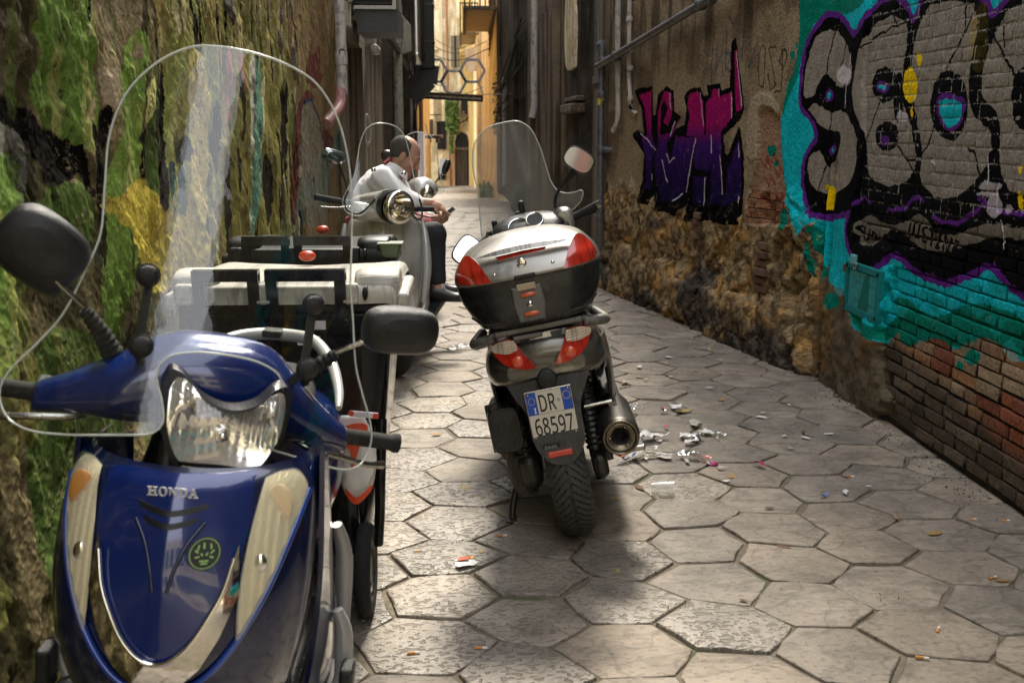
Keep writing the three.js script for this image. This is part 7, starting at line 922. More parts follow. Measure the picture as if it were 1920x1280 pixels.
    part('switch_housing', [skin([sup(s * 0.19, s > 0 ? 1.02 : 0.93, -1.10, 0.035, 0.045), sup(s * 0.19, s > 0 ? 1.025 : 0.94, -1.13, 0.045, 0.055), sup(s * 0.19, s > 0 ? 1.03 : 0.95, -1.19, 0.04, 0.05)], 24, 10)], M.silverPaint, t); part('switch', rbox(s * 0.19, s > 0 ? 1.005 : 0.93, -1.085, 0.03, 0.014, 0.02, 0.004), M.blackPlastic, t);
    part('brake_lever', [tube(s > 0 ? [[0.2, 1.01, -1.20], [0.27, 1.015, -1.19], [0.34, 1.03, -1.16]] : [[-0.16, 0.94, -1.1], [-0.2, 0.92, -1.05], [-0.25, 0.9, -1.0]], 0.007, 12, 6)], M.darkMetal, t);
    const bx0 = s > 0 ? [0.16, 1.08, -1.2] : [-0.17, 1.03, -1.2], my = s > 0 ? 1.272 : 0.975, mx = s > 0 ? 0.305 : -0.285, tip = s > 0 ? [0.24, 1.21, -1.165] : [-0.25, 0.98, -1.17];
    part('mirror_stem', [tube([bx0, [lerp(bx0[0], tip[0], 0.15), lerp(bx0[1], tip[1], 0.4), -1.19], tip], 0.008, 14, 8), tube([[lerp(bx0[0], tip[0], 0.6), lerp(bx0[1], tip[1], 0.7), -1.18], [mx * 0.93, lerp(tip[1], my, 0.5), -1.16]], (q) => 0.009 + 0.012 * q, 10, 10)], M.blackPlastic, t);
    const mm = mat4(mx, my, -1.15, -0.22, s > 0 ? -0.12 : 0.2, s > 0 ? -0.75 : 0.75), mir = part('mirror', [ap(skin([sup(0, 0, 0.012, 0.071, 0.05, 3), sup(0, 0, -0.005, 0.072, 0.051, 3), sup(0, 0, -0.03, 0.05, 0.036, 2.6)], 32, 10), mm)], M.blackPlastic, t);
    part('mirror_glass', ap(new THREE.ShapeGeometry(shapeOf(sup(0, 0, 0, 0.066, 0.045, 3).map((p) => [p[0], p[1]]), true)).translate(0, 0, 0.0135), mm), M.chrome, mir);
  }
  // tall windscreen
  const half = [[0, 0.49], [0.06, 0.485], [0.10, 0.46], [0.125, 0.42], [0.145, 0.34], [0.155, 0.25], [0.168, 0.17], [0.20, 0.125], [0.25, 0.115], [0.295, 0.12], [0.29, 0.085], [0.26, 0.05], [0.21, 0.02], [0.15, -0.02], [0.08, -0.05], [0, -0.06]];
  const left = [[-0.07, 0.484], [-0.12, 0.455], [-0.16, 0.40], [-0.178, 0.32], [-0.18, 0.24], [-0.187, 0.15], [-0.20, 0.05], [-0.20, -0.02], [-0.12, -0.05]];
  const SP = [...half, ...left.reverse()].map(([x, y]) => [x, y + 1.015]), sz = (x, y) => -1.36 + 0.30 * (y - 1.0) + 1.6 * x * x;
  const sc = part('windscreen', laid(SP, sz, 0.003, true, 0.025), phy([0.88, 0.88, 0.86], 0.04, 0, { transmission: 0.93, thickness: 0, ior: 1.62, bumpMap: WARP.bump, bumpScale: 0.005 }), t, 'tall scratched clear windscreen'); part('screen_edge', tube(SP.map(([x, y]) => [x, y, sz(x, y) - 0.0015]), 0.0028, 160, 6, true), M.edge, sc);
  for (const [x, y] of [[0.005, 1.10], [-0.135, 1.037]]) part('screen_mount', [rbox(x, y, sz(x, y) + 0.03, 0.028, 0.075, 0.04, 0.012), rbox(x - 0.02, y - 0.025, sz(x, y) + 0.03, 0.03, 0.03, 0.04, 0.01)], M.blackPlastic, sc);
}
// ---------- silver scooter with a round headlamp, in front of the man ----------
M.silver = phy([0.66, 0.65, 0.62], 0.34, 0.35, { clearcoat: 0.8, clearcoatRoughness: 0.1, map: tr(DUST.map, 1) });
{
  const t = thing('silver_scooter', 'silver scooter with a big round headlamp and small windscreen, parked behind the bins', 'scooter', [-0.455, 0, -5.95]);
  t.rotation.z = 2 * Math.PI / 180;
  const H = new THREE.Matrix4().makeTranslation(0.0, 1.02, 0).multiply(new THREE.Matrix4().makeRotationAxis(V(0, 0.96, -0.28).normalize(), 35 * Math.PI / 180));
  const hb = (n, g, m, lab, par = t) => part(n, (Array.isArray(g) ? g : [g]).map((k) => ap(k, H)), m, par, lab);
  // apron and body
  const prof = [[0.28, 0.15, -0.02], [0.40, 0.19, 0.04], [0.55, 0.215, 0.04], [0.70, 0.225, 0.01], [0.84, 0.225, -0.03], [0.92, 0.20, -0.06], [0.955, 0.12, -0.09]];
  const rows = prof.map(([y, w, z]) => [-1, -1, -0.9, -0.5, -0.2, 0, 0.2, 0.5, 0.9, 1, 1].map((s, i) => i === 0 || i === 10 ? [s * w * 0.96, y, z - 0.22] : [s * w, y, z - 0.09 * Math.pow(Math.abs(s), 2.4) - (Math.abs(s) === 1 ? 0.04 : 0)]));
  part('front_shield', sheet(rows, 48, 30), M.silver, t);
  const pz = (x, y) => { const q = crAt(prof, clamp((y - 0.28) / 0.675), (p) => p); return q[2] - 0.09 * Math.pow(Math.abs(x) / q[1], 2.4); };
  for (const s of [-1, 1]) part('air_inlet', laid([[s * 0.02, 0.80], [s * 0.03, 0.90], [s * 0.10, 0.915], [s * 0.125, 0.87], [s * 0.10, 0.80], [s * 0.05, 0.78]], (x, y) => pz(x, y) + 0.012, 0.003, true, 0.02), std([0.006, 0.006, 0.007], 0.4), t);
  part('centre_crest', laid([[0, 0.93], [0.015, 0.84], [0.03, 0.74], [0.0, 0.60], [-0.03, 0.74], [-0.015, 0.84]], (x, y) => pz(0, y) + 0.03 - 10 * x * x, 0.01, true, 0.02), M.silver, t);
  for (const s of [-1, 1]) part('shield_edge', tube([[s * 0.232, 0.90, -0.16], [s * 0.245, 0.8, -0.13], [s * 0.245, 0.6, -0.1], [s * 0.215, 0.42, -0.06]], (q) => 0.012 + 0.016 * Math.sin(q * 3.1), 24, 10), std([0.5, 0.5, 0.5], 0.35, 0.4), t);
  for (const s of [-1, 1]) part('lower_panel', sheet([[[s * 0.235, 0.66, -0.13], [s * 0.24, 0.64, -0.25]], [[s * 0.225, 0.45, -0.08], [s * 0.235, 0.42, -0.25]], [[s * 0.17, 0.28, -0.02], [s * 0.2, 0.26, -0.25]]], 8, 12, 0.012), M.silver, t);
  part('front_mudguard', [skin([sup(0, 0.36, 0.30, 0.05, 0.03), sup(0, 0.50, 0.20, 0.085, 0.05), sup(0, 0.54, 0.05, 0.09, 0.06), sup(0, 0.48, -0.12, 0.08, 0.05)], 28, 18)].map((g) => ap(g, new THREE.Matrix4().makeRotationY(0.5))), M.silver, t);
  wheelParts(t, mat4(0.02, 0.24, 0.03, 0, 0.5), 0.24, 0.12, 0.155, 5, 'front_wheel');
  part('floorboard', [rbox(0, 0.30, -0.50, 0.44, 0.06, 0.55, 0.02), rbox(0.235, 0.31, -0.3, 0.05, 0.03, 0.3, 0.01), sq([0.2, 0.27, -0.28], [0.30, 0.36, -0.6], 0.1, 0.03)], M.blackPlastic, t);
  part('rear_body', skin([sup(0, 0.50, -0.70, 0.15, 0.2), sup(0, 0.55, -0.85, 0.21, 0.2), sup(0, 0.58, -1.15, 0.2, 0.17), sup(0, 0.6, -1.4, 0.12, 0.1)], 28, 20), M.silver, t);
  part('seat', skin([sup(0, 0.72, -0.55, 0.12, 0.03), sup(0, 0.75, -0.7, 0.15, 0.05), sup(0, 0.76, -1.1, 0.16, 0.05), sup(0, 0.76, -1.35, 0.1, 0.04)], 24, 16), M.rubber, t);
  wheelParts(t, mat4(0, 0.24, -1.2), 0.24, 0.12, 0.155, 5, 'rear_wheel');
  // headset
  hb('headset', [skin([sup(0, 0.0, 0.13, 0.085, 0.085, 2.1), sup(0, -0.01, 0.06, 0.13, 0.09, 2.2), sup(0, -0.02, -0.02, 0.19, 0.075, 2.2), sup(0, -0.01, -0.09, 0.14, 0.05, 2.2)], 32, 16), skin([sup(-0.02, -0.10, 0.0, 0.17, 0.09, 2.3, 16, 'y'), sup(0, -0.05, 0.03, 0.2, 0.09, 2.3, 16, 'y'), sup(0, 0.0, 0.02, 0.18, 0.07, 2.3, 16, 'y')], 28, 10)], M.silver);
  const lamp = hb('headlamp', [lathe([[0.074, 0.05], [0.09, 0.045], [0.096, 0.03], [0.094, 0.01], [0.088, -0.01], [0.086, -0.05], [0.07, -0.08]], 40, 'z').translate(0, 0.0, 0.19)], M.chrome);
  hb('headlamp_shell', [lathe([[0.098, 0.005], [0.1, -0.02], [0.09, -0.09], [0.06, -0.12]], 36, 'z').translate(0, 0.0, 0.185)], M.blackPlastic, null, lamp);
  hb('reflector', [lathe([[0.02, -0.045], [0.05, -0.025], [0.078, 0.035]], 36, 'z').translate(0, 0, 0.19), new THREE.SphereGeometry(0.018, 14, 10).translate(0, 0, 0.17)], std([0.8, 0.76, 0.66], 0.12, 1), null, lamp);
  hb('lens', [lathe([[0, 0.072], [0.03, 0.069], [0.06, 0.058], [0.076, 0.046]], 36, 'z').translate(0, 0, 0.19)], M.lens, null, lamp);
  for (const s of [-1, 1]) {
    hb('grip', [pipe([s * 0.24, -0.01, -0.03], [s * 0.39, 0.0, -0.05], 0.018, 12), pipe([s * 0.15, -0.01, -0.02], [s * 0.24, -0.01, -0.03], 0.013, 10)], M.rubber);
    hb('brake_lever', [tube([[s * 0.2, -0.03, 0.02], [s * 0.28, -0.045, 0.03], [s * 0.38, -0.05, 0.01]], 0.006, 12, 6)], M.steel);
    if (s < 0) { hb('mirror_stem', [tube([[s * 0.2, 0.01, 0.0], [s * 0.235, 0.09, 0.01], [s * 0.30, 0.20, 0.02]], 0.007, 12, 6)], M.darkMetal); const mm = mat4(s * 0.33, 0.235, 0.01, 0.1, -0.1, s * 0.15); const mr = hb('mirror', [ap(skin([sup(0, 0, -0.012, 0.068, 0.036, 3), sup(0, 0, 0.0, 0.07, 0.038, 3), sup(0, 0, 0.028, 0.045, 0.022, 2.4)], 32, 10), mm)], phy([0.2, 0.2, 0.2], 0.12, 0.9, { clearcoat: 1 })); hb('mirror_glass', [ap(new THREE.ShapeGeometry(shapeOf(sup(0, 0, 0, 0.064, 0.033, 3).map((p) => [p[0], p[1]]), true)).translate(0, 0, -0.0135), mm)], M.chrome, null, mr); }
  }
  const half = [[0, 0.46], [0.07, 0.45], [0.125, 0.41], [0.16, 0.33], [0.18, 0.24], [0.20, 0.15], [0.235, 0.07], [0.262, 0.0], [0.25, -0.06], [0.19, -0.075], [0.13, -0.03], [0.10, 0.03], [0.06, 0.075], [0, 0.09]], SP = [...half, ...half.slice(1, -1).reverse().map(([x, y]) => [-x, y])], sz = (x, y) => 0.13 - 0.34 * y - 1.3 * x * x;
  const sc = hb('windscreen', [laid(SP, sz, 0.003, true, 0.025)], M.screen); hb('screen_edge', [tube(SP.map(([x, y]) => [x, y, sz(x, y) - 0.0015]), 0.003, 140, 6, true)], M.edge, null, sc);
  for (const s of [-1, 1]) hb('smoked_deflector', [tube([[s * 0.10, 0.03], [s * 0.14, -0.02], [s * 0.19, -0.06], [s * 0.245, -0.05], [s * 0.255, 0.0], [s * 0.235, 0.055]].map(([x, y]) => [x, y, sz(x, y) + 0.002]), 0.006, 30, 8).scale(1, 1, 1)], M.blackPlastic, null, sc);
  for (const s of [-1, 1]) hb('screen_knob', [new THREE.SphereGeometry(0.014, 12, 8).translate(s * 0.10, 0.19, sz(0.1, 0.19) + 0.006)], M.chrome, null, sc);
}
// ---------- another scooter farther back ----------
{
  const t = thing('rear_scooter', 'pale scooter half hidden behind the sitting man, only its nose, mirror and screen showing', 'scooter', [-0.36, 0, -8.15]);
  part('nose', skin([sup(0, 0.30, 0.05, 0.12, 0.03), sup(0, 0.5, 0.06, 0.2, 0.1), sup(0, 0.5, -0.05, 0.2, 0.3), sup(0, 0.5, -0.2, 0.16, 0.3)], 28, 14), M.silver, t);
  part('headset', skin([sup(0.02, 0.97, 0.16, 0.05, 0.05, 2.1), sup(0.02, 0.98, 0.10, 0.10, 0.085, 2.1), sup(0.02, 0.98, 0.0, 0.13, 0.09, 2.1), sup(0, 0.97, -0.1, 0.1, 0.05, 2.1)], 28, 14), phy([0.6, 0.59, 0.57], 0.3, 0.2, { clearcoat: 0.8 }), t);
  part('headlamp', [lathe([[0, 0.02], [0.04, 0.016], [0.06, 0.0], [0.062, -0.02]], 24, 'z').translate(0.06, 0.955, 0.15)], M.chrome, t);
  part('grip', [pipe([-0.12, 0.96, 0], [-0.34, 0.96, -0.05], 0.017)], M.rubber, t);
  part('mirror_stem', [tube([[0.10, 0.99, 0.05], [0.16, 1.07, 0.03], [0.19, 1.11, 0.02]], 0.006, 10, 6), tube([[-0.16, 0.99, 0], [-0.22, 1.15, 0], [-0.24, 1.2, 0]], 0.006, 10, 6)], M.blackPlastic, t);
  part('mirror', [ap(skin([sup(0, 0, -0.01, 0.026, 0.062, 2.3), sup(0, 0, 0.01, 0.027, 0.064, 2.3), sup(0, 0, 0.025, 0.014, 0.04, 2.2)], 24, 8), mat4(0.215, 1.15, 0.02, 0, 0.5, -0.4)), ap(skin([sup(0, 0, -0.01, 0.05, 0.045, 2.3), sup(0, 0, 0.02, 0.04, 0.035, 2.2)], 20, 6), mat4(-0.25, 1.24, 0))], M.blackPlastic, t);
  const SP = [[0, 1.42], [0.08, 1.40], [0.13, 1.33], [0.15, 1.2], [0.17, 1.08], [0.2, 0.98], [0.15, 0.95], [0, 1.0], [-0.15, 0.95], [-0.2, 0.98], [-0.17, 1.08], [-0.15, 1.2], [-0.13, 1.33], [-0.08, 1.4]], sz = (x, y) => 0.12 - 0.3 * (y - 1) - 1.2 * x * x;
  const sc = part('windscreen', laid(SP, sz, 0.003, true, 0.03), M.screen, t); part('screen_edge', tube(SP.map(([x, y]) => [x, y, sz(x, y)]), 0.004, 90, 6, true), M.edge, sc);
  wheelParts(t, mat4(0, 0.24, 0.02), 0.24, 0.11, 0.155, 5, 'front_wheel'); wheelParts(t, mat4(0, 0.24, -1.2), 0.24, 0.11, 0.155, 5, 'rear_wheel'); part('body', skin([sup(0, 0.3, -0.2, 0.16, 0.06), sup(0, 0.3, -0.55, 0.18, 0.06), sup(0, 0.52, -0.75, 0.18, 0.22), sup(0, 0.6, -1.3, 0.12, 0.12)], 24, 16), M.silver, t); part('seat', skin([sup(0, 0.74, -0.6, 0.12, 0.04), sup(0, 0.77, -0.9, 0.15, 0.05), sup(0, 0.76, -1.3, 0.1, 0.04)], 20, 12), M.rubber, t);
}
// ---------- wheeled bins ----------
M.binDark = phy([0.012, 0.014, 0.016], 0.4, 0, { specularIntensity: 0.6, map: tr(DUST.map, 2), roughnessMap: tr(DUST.rough, 2) });
function wheeledBin(label, pos, lidM) {
  const t = thing('wheeled_bin', label, 'bin', pos, null); const e = 7, rr = (y, w, d, z) => sup(0, y, z, w, d, e, 32, 'y');
  part('body', skin([rr(0.16, 0.17, 0.22, -0.36), rr(0.2, 0.195, 0.25, -0.36), rr(0.5, 0.25, 0.28, -0.345), rr(0.9, 0.29, 0.295, -0.335), rr(0.93, 0.29, 0.295, -0.335)], 96, 16), M.binDark, t, 'dark plastic body');
  part('rim', [rbox(0, 0.94, -0.325, 0.63, 0.05, 0.62, 0.015), rbox(0, 0.9, -0.02, 0.62, 0.07, 0.03, 0.01)], M.binDark, t);
  for (const s of [-1, 1]) { part('wheel_housing', [rbox(s * 0.13, 0.3, -0.11, 0.09, 0.26, 0.14, 0.03), tube([[s * 0.25, 0.6, -0.07], [s * 0.245, 0.45, -0.04], [s * 0.235, 0.3, -0.10], [s * 0.225, 0.18, -0.12]], 0.016, 16, 8)], M.binDark, t); wheelParts(t, mat4(s * 0.195, 0.142, -0.02), 0.142, 0.05, 0.10, 5); }
  part('axle', pipe([-0.19, 0.142, -0.02], [0.19, 0.142, -0.02], 0.012), M.darkMetal, t);
  // two loop handles at the back
  const loop = (x0, x1) => [sq([x0, 0.93, 0.02], [x0, 1.055, 0.04], 0.032, 0.03), sq([x1, 0.93, 0.02], [x1, 1.055, 0.04], 0.032, 0.03), sq([x0 - 0.016, 1.05, 0.04], [x1 + 0.016, 1.05, 0.04], 0.034, 0.032)];
  part('handle', loop(-0.235, -0.085), M.binDark, t); part('handle', loop(-0.035, 0.155), M.binDark, t);
  // lid: shallow vault with a knuckle at each end of the hinge
  const L = [[0.03, 0.965], [0.03, 1.005], [0.0, 1.02], [-0.12, 1.028], [-0.34, 1.022], [-0.56, 1.01], [-0.64, 0.985], [-0.65, 0.95]];
  part('lid', [sheet(L.map(([z, y]) => [-0.312, -0.29, -0.2, -0.1, 0, 0.1, 0.2, 0.29, 0.312].map((x) => [x, y - (Math.abs(x) > 0.3 ? 0.03 : 0) - 0.012 * (1 - Math.abs(x) / 0.32) * (z < -0.05 ? 1 : 0), z])), 36, 28, 0.012), ...[-1, 1].map((s) => skin([[s * 0.318], [s * 0.305], [s * 0.22], [s * 0.19]].map(([x], i) => { const k = i === 0 || i === 3 ? 0.75 : 1; return sup(x, 1.012, -0.06, 0.08 * k, 0.045 * k, 2.4, 16, 'x'); }), 28, 8)), rbox(0.325, 0.97, -0.16, 0.035, 0.05, 0.36, 0.012), rbox(-0.325, 0.97, -0.16, 0.035, 0.05, 0.36, 0.012), ...[-0.28, -0.06, 0.18].map((x) => rbox(x, 0.995, 0.028, 0.05, 0.06, 0.03, 0.01))], lidM, t, 'hinged lid with raised knuckles');
  part('pivot_pin', lathe([[0, 0.02], [0.012, 0.018], [0.012, -0.02]], 14, 'z').scale(0.6, 1.6, 1).translate(0.225, 1.0, 0.045), M.blackPlastic, t);
  part('red_cap', new THREE.SphereGeometry(0.024, 16, 10).scale(1.2, 0.75, 1).translate(-0.02, 1.035, -0.52), phy([0.5, 0.05, 0.02], 0.4, 0, {}), t);
  return t;
}
{
  const lidW = std([0.55, 0.53, 0.48], 0.42, 0, { map: tr(DUST.map, 1.3) });
  const b1 = wheeledBin('wheeled bin with dirty white lid, right behind the blue scooter', [-0.505, 0, -2.86], lidW);
  const paper = std([0.62, 0.58, 0.62], 0.6);
  { const cv = document.createElement('canvas'); cv.width = 128; cv.height = 64; const g = cv.getContext('2d'); g.fillStyle = '#d9d3cc'; g.fillRect(0, 0, 128, 64); g.fillStyle = '#222'; const r = rng(4); for (let x = 10; x < 118; x += 3) if (r() > 0.4) g.fillRect(x, 8, 2, 40); const tx = new THREE.CanvasTexture(cv); tx.colorSpace = THREE.SRGBColorSpace; part('barcode_label', new THREE.PlaneGeometry(0.065, 0.026).translate(0.055, 0.855, 0.0), std(0xffffff, 0.6, 0, { map: tx }), b1); part('white_label', rbox(0.08, 0.90, 0.0, 0.05, 0.026, 0.002, 0.001), paper, b1); }
  wheeledBin('wheeled bin with black lid, second in the row beside the mural', [-0.575, 0, -3.75], phy([0.012, 0.013, 0.014], 0.4, 0, { specularIntensity: 0.5, map: tr(DUST.map, 2) })); scene.children[scene.children.length - 1].scale.x = 0.93;
  // rubbish caught on the bins
  const r = rng(14), crumple = (w, h, d, seed, n = 4) => { const g = new THREE.IcosahedronGeometry(1, n), p = g.attributes.position; for (let i = 0; i < p.count; i++) { const x = p.getX(i), y = p.getY(i), z = p.getZ(i), k = 0.6 + 0.8 * fbm(x * 2 + seed + 20, y * 2 + z + 20, 4, 256, 0.65); p.setXYZ(i, x * w * k, y * h * k, z * d * k); } const m = mergeVertices(g); m.computeVertexNormals(); return m; };
  const tub = thing('green_tub', 'dirty translucent green plastic tub lying on the black bin lid', 'tub', [-0.275, 0.985, -3.74]); part('tub', skin([sup(0, 0.0, 0, 0.03, 0.03, 4, 16, 'y'), sup(0, 0.035, 0, 0.04, 0.036, 4, 16, 'y'), sup(0, 0.05, 0, 0.045, 0.04, 4, 16, 'y')], 28, 8), phy([0.15, 0.2, 0.12], 0.3, 0, { transmission: 0.3, thickness: 0 }), tub); part('tub_rim', rbox(0, 0.052, 0, 0.095, 0.006, 0.085, 0.003), std([0.12, 0.16, 0.1], 0.5), tub);
  const bag = thing('carrier_bag', 'red and white plastic carrier bag hanging beside the white-lidded bin', 'bag', [-0.295, 0.47, -2.60]);
  const bagF = (p) => { const k = 1 + 0.55 * (fbm(p[0] * 45 + 5, p[1] * 22 + p[2] * 40 + 9, 4) - 0.5); return [p[0] * k, p[1] + 0.01 * (k - 1), p[2] * k]; };
  part('bag_body', skin([sup(-0.005, 0.0, 0, 0.015, 0.015, 2.2, 16, 'y'), sup(0.0, 0.05, 0, 0.045, 0.026, 2.2, 16, 'y'), sup(0.005, 0.13, 0, 0.052, 0.028, 2.2, 16, 'y'), sup(-0.004, 0.2, 0, 0.042, 0.018, 2.2, 16, 'y'), sup(-0.008, 0.235, 0, 0.03, 0.01, 2.2, 16, 'y')], 48, 24, true, bagF), std([0.66, 0.64, 0.62], 0.5), bag);
  for (const o of [[[-0.045, 0.21], [0.01, 0.225], [0.035, 0.21], [0.012, 0.16], [0.0, 0.12], [-0.012, 0.10], [-0.014, 0.15], [-0.04, 0.17]], [[-0.03, 0.045], [0.0, 0.02], [0.04, 0.05], [0.035, 0.03], [0.0, 0.0], [-0.025, 0.02]]]) part('red_print', laid(o, (x, y) => 0.034 - 6 * x * x, 0.001, true, 0.012), std([0.62, 0.06, 0.015], 0.45), bag, 'red printed part');
  part('hang_strap', rbox(0.0, 0.245, 0.02, 0.075, 0.016, 0.004, 0.002).rotateZ(-0.1), paper, bag); part('strap_end', [lathe([[0, 0.003], [0.008, 0.003]], 14, 'z').translate(-0.008, 0.249, 0.023), lathe([[0, 0.003], [0.008, 0.003]], 14, 'z').translate(0.056, 0.241, 0.023)], std([0.55, 0.05, 0.02], 0.5), bag);
}
// ---------- the man who sits sideways on the silver scooter ----------
function meshField(f, lo, hi, cell) {
  const c = lo.map((v, i) => (v + hi[i]) / 2), half = Math.max(...lo.map((v, i) => hi[i] - v)) / 2 + cell * 2, n = Math.ceil(2 * half / cell);
  const mc = new MarchingCubes(n, std(0xffffff), false, false, 400000); mc.isolation = 0;
  for (let k = 0; k < n; k++) for (let j = 0; j < n; j++) for (let i = 0; i < n; i++) mc.field[i + j * n + k * n * n] = -f(c[0] + (i - n / 2) / (n / 2) * half, c[1] + (j - n / 2) / (n / 2) * half, c[2] + (k - n / 2) / (n / 2) * half);
  mc.update(); const m = mc.count, P = mc.positionArray.slice(0, m * 3), N = mc.normalArray.slice(0, m * 3);
  for (let i = 0; i < m; i++) for (let w = 0; w < 3; w++) P[i * 3 + w] = P[i * 3 + w] * half + c[w];
  const g = new THREE.BufferGeometry(); g.setAttribute('position', new THREE.BufferAttribute(P, 3)); let q = mergeVertices(g, 1e-5); q.computeVertexNormals(); return q;
}
const capD = (x, y, z, a, b, r1, r2) => { const bx = b[0] - a[0], by = b[1] - a[1], bz = b[2] - a[2], px = x - a[0], py = y - a[1], pz = z - a[2], t = clamp((px * bx + py * by + pz * bz) / (bx * bx + by * by + bz * bz + 1e-9)); return Math.hypot(px - bx * t, py - by * t, pz - bz * t) - lerp(r1, r2, t); };
const ellD = (x, y, z, c, r) => { const k = Math.hypot((x - c[0]) / r[0], (y - c[1]) / r[1], (z - c[2]) / r[2]); return (k - 1) * Math.min(...r); };
const smin = (a, b, k) => { const h = clamp(0.5 + 0.5 * (b - a) / k); return b + (a - b) * h - k * h * (1 - h); };
function fieldOf(bones, k) { return (x, y, z) => { let d = 1; for (const b of bones) { const e = b.r.length === 3 ? ellD(x, y, z, b.a, b.r) : capD(x, y, z, b.a, b.b, b.r[0], b.r[1]); d = smin(d, e, b.k ?? k); } return d; }; }
const bone = (a, b, r1, r2, k) => ({ a, b, r: [r1, r2], k });
{
  const man = thing('person', 'person in white shirt and dark trousers sitting sideways, bent over a phone', 'person', [-0.6, 0, -6.75]);
  const J = { hip: [0.0, 0.845, 0], waist: [-0.01, 0.95, 0], chest: [0.05, 1.075, 0], shR: [0.08, 1.135, 0.185], shL: [0.12, 1.125, -0.185], neck: [0.165, 1.20, 0], elR: [0.238, 0.985, 0.26], wrR: [0.385, 0.982, 0.225], elL: [0.25, 0.855, -0.13], wrL: [0.372, 0.852, 0.0], hR: [0.02, 0.80, 0.09], hL: [0.02, 0.80, -0.09], knR: [0.40, 0.78, 0.22], knL: [0.36, 0.77, -0.10], anR: [0.425, 0.45, 0.255], anL: [0.40, 0.44, -0.12] };
  const skinM = std([0.44, 0.235, 0.16], 0.55, 0, { bumpMap: tr(GRAIN.bump, 20), bumpScale: 0.0004 }), shirtM = std([0.8, 0.78, 0.8], 0.85), trouM = std([0.012, 0.012, 0.016], 0.8), redM = std([0.22, 0.012, 0.02], 0.7), shoeM = std([0.008, 0.008, 0.009], 0.35);
  // head, in its own frame: x forward, y up; then tilted over the phone
  const HM = mat4(0.205, 1.265, 0).multiply(new THREE.Matrix4().makeRotationZ(-0.50)), HI = HM.clone().invert(), hv = V(0, 0, 0);
  const head = (x, y, z) => { const s = Math.abs(z); let d = ellD(x, y, z, [-0.012, 0.045, 0], [0.098, 0.088, 0.076]); d = smin(d, ellD(x, y, z, [0.025, -0.035, 0], [0.068, 0.085, 0.058]), 0.04); d = smin(d, ellD(x, y, z, [0.06, -0.095, 0], [0.03, 0.022, 0.03]), 0.03); d = smin(d, ellD(x, y, z, [0.03, -0.085, 0], [0.05, 0.035, 0.05]), 0.03);
    d = smin(d, ellD(x, s > 0 ? y : y, z, [0.082, 0.034, 0], [0.016, 0.012, 0.045]), 0.018); d = smin(d, capD(x, y, z, [0.088, 0.022, 0], [0.112, -0.022, 0], 0.009, 0.0135), 0.012); d = smin(d, capD(x, y, s, [0.095, -0.025, 0.006], [0.092, -0.027, 0.014], 0.009, 0.006), 0.008);
    d = Math.max(d, -(ellD(x, y, s, [0.094, 0.014, 0.032], [0.016, 0.010, 0.017]) - 0.0)) ; d = smin(d, ellD(x, y, s, [0.078, 0.012, 0.032], [0.013, 0.012, 0.014]), 0.006);
    d = smin(d, ellD(x, y, s, [0.062, -0.02, 0.045], [0.024, 0.018, 0.018]), 0.02); d = smin(d, capD(x, y, s, [0.084, -0.058, 0], [0.074, -0.058, 0.022], 0.0075, 0.004), 0.006); d = smin(d, capD(x, y, s, [0.083, -0.070, 0], [0.073, -0.068, 0.018], 0.008, 0.004), 0.006); d = Math.max(d, -capD(x, y, s, [0.098, -0.064, 0], [0.08, -0.063, 0.022], 0.003, 0.002));
    d = smin(d, ellD(x, y, s, [-0.008, 0.0, 0.079], [0.019, 0.034, 0.009]), 0.006); d = Math.max(d, -ellD(x, y, s, [-0.004, 0.002, 0.09], [0.010, 0.02, 0.007])); return d; };
  const inv = (x, y, z) => hv.set(x, y, z).applyMatrix4(HI);
  const headW = (x, y, z) => { const p = inv(x, y, z); return head(p.x, p.y, p.z); };
  const neckB = fieldOf([bone([0.10, 1.15, 0], [0.195, 1.235, 0], 0.062, 0.056)], 0.03);
  const headG = meshField((x, y, z) => smin(headW(x, y, z), neckB(x, y, z), 0.025), [0.04, 1.10, -0.13], [0.36, 1.42, 0.13], 0.0042);
  // arms below the sleeves, ankles, one skin
  const armsG = meshField(fieldOf([bone(J.elR, J.wrR, 0.044, 0.029), bone([0.18, 1.04, 0.24], J.elR, 0.05, 0.045), bone(J.elL, J.wrL, 0.043, 0.028), bone([0.18, 0.95, -0.16], J.elL, 0.05, 0.044)], 0.02), [0.12, 0.78, -0.24], [0.43, 1.1, 0.33], 0.006);
  // hands: palm, four bent fingers, thumb
  const hand = (w, dir, side, curl, index) => { const f = dir.clone().normalize(), s = side.clone().normalize(), n = new THREE.Vector3().crossVectors(f, s).normalize(); const P = (a, b, c) => [w.x + f.x * a + s.x * b + n.x * c, w.y + f.y * a + s.y * b + n.y * c, w.z + f.z * a + s.z * b + n.z * c]; const B = [bone(P(0, 0, 0), P(0.045, 0, 0), 0.027, 0.03, 0.015), bone(P(0.03, -0.022, 0), P(0.085, -0.028, 0), 0.016, 0.0125, 0.012), bone(P(0.03, 0.0, 0), P(0.09, 0.0, 0), 0.016, 0.0125, 0.012), bone(P(0.03, 0.022, 0), P(0.083, 0.028, 0), 0.016, 0.012, 0.012)];
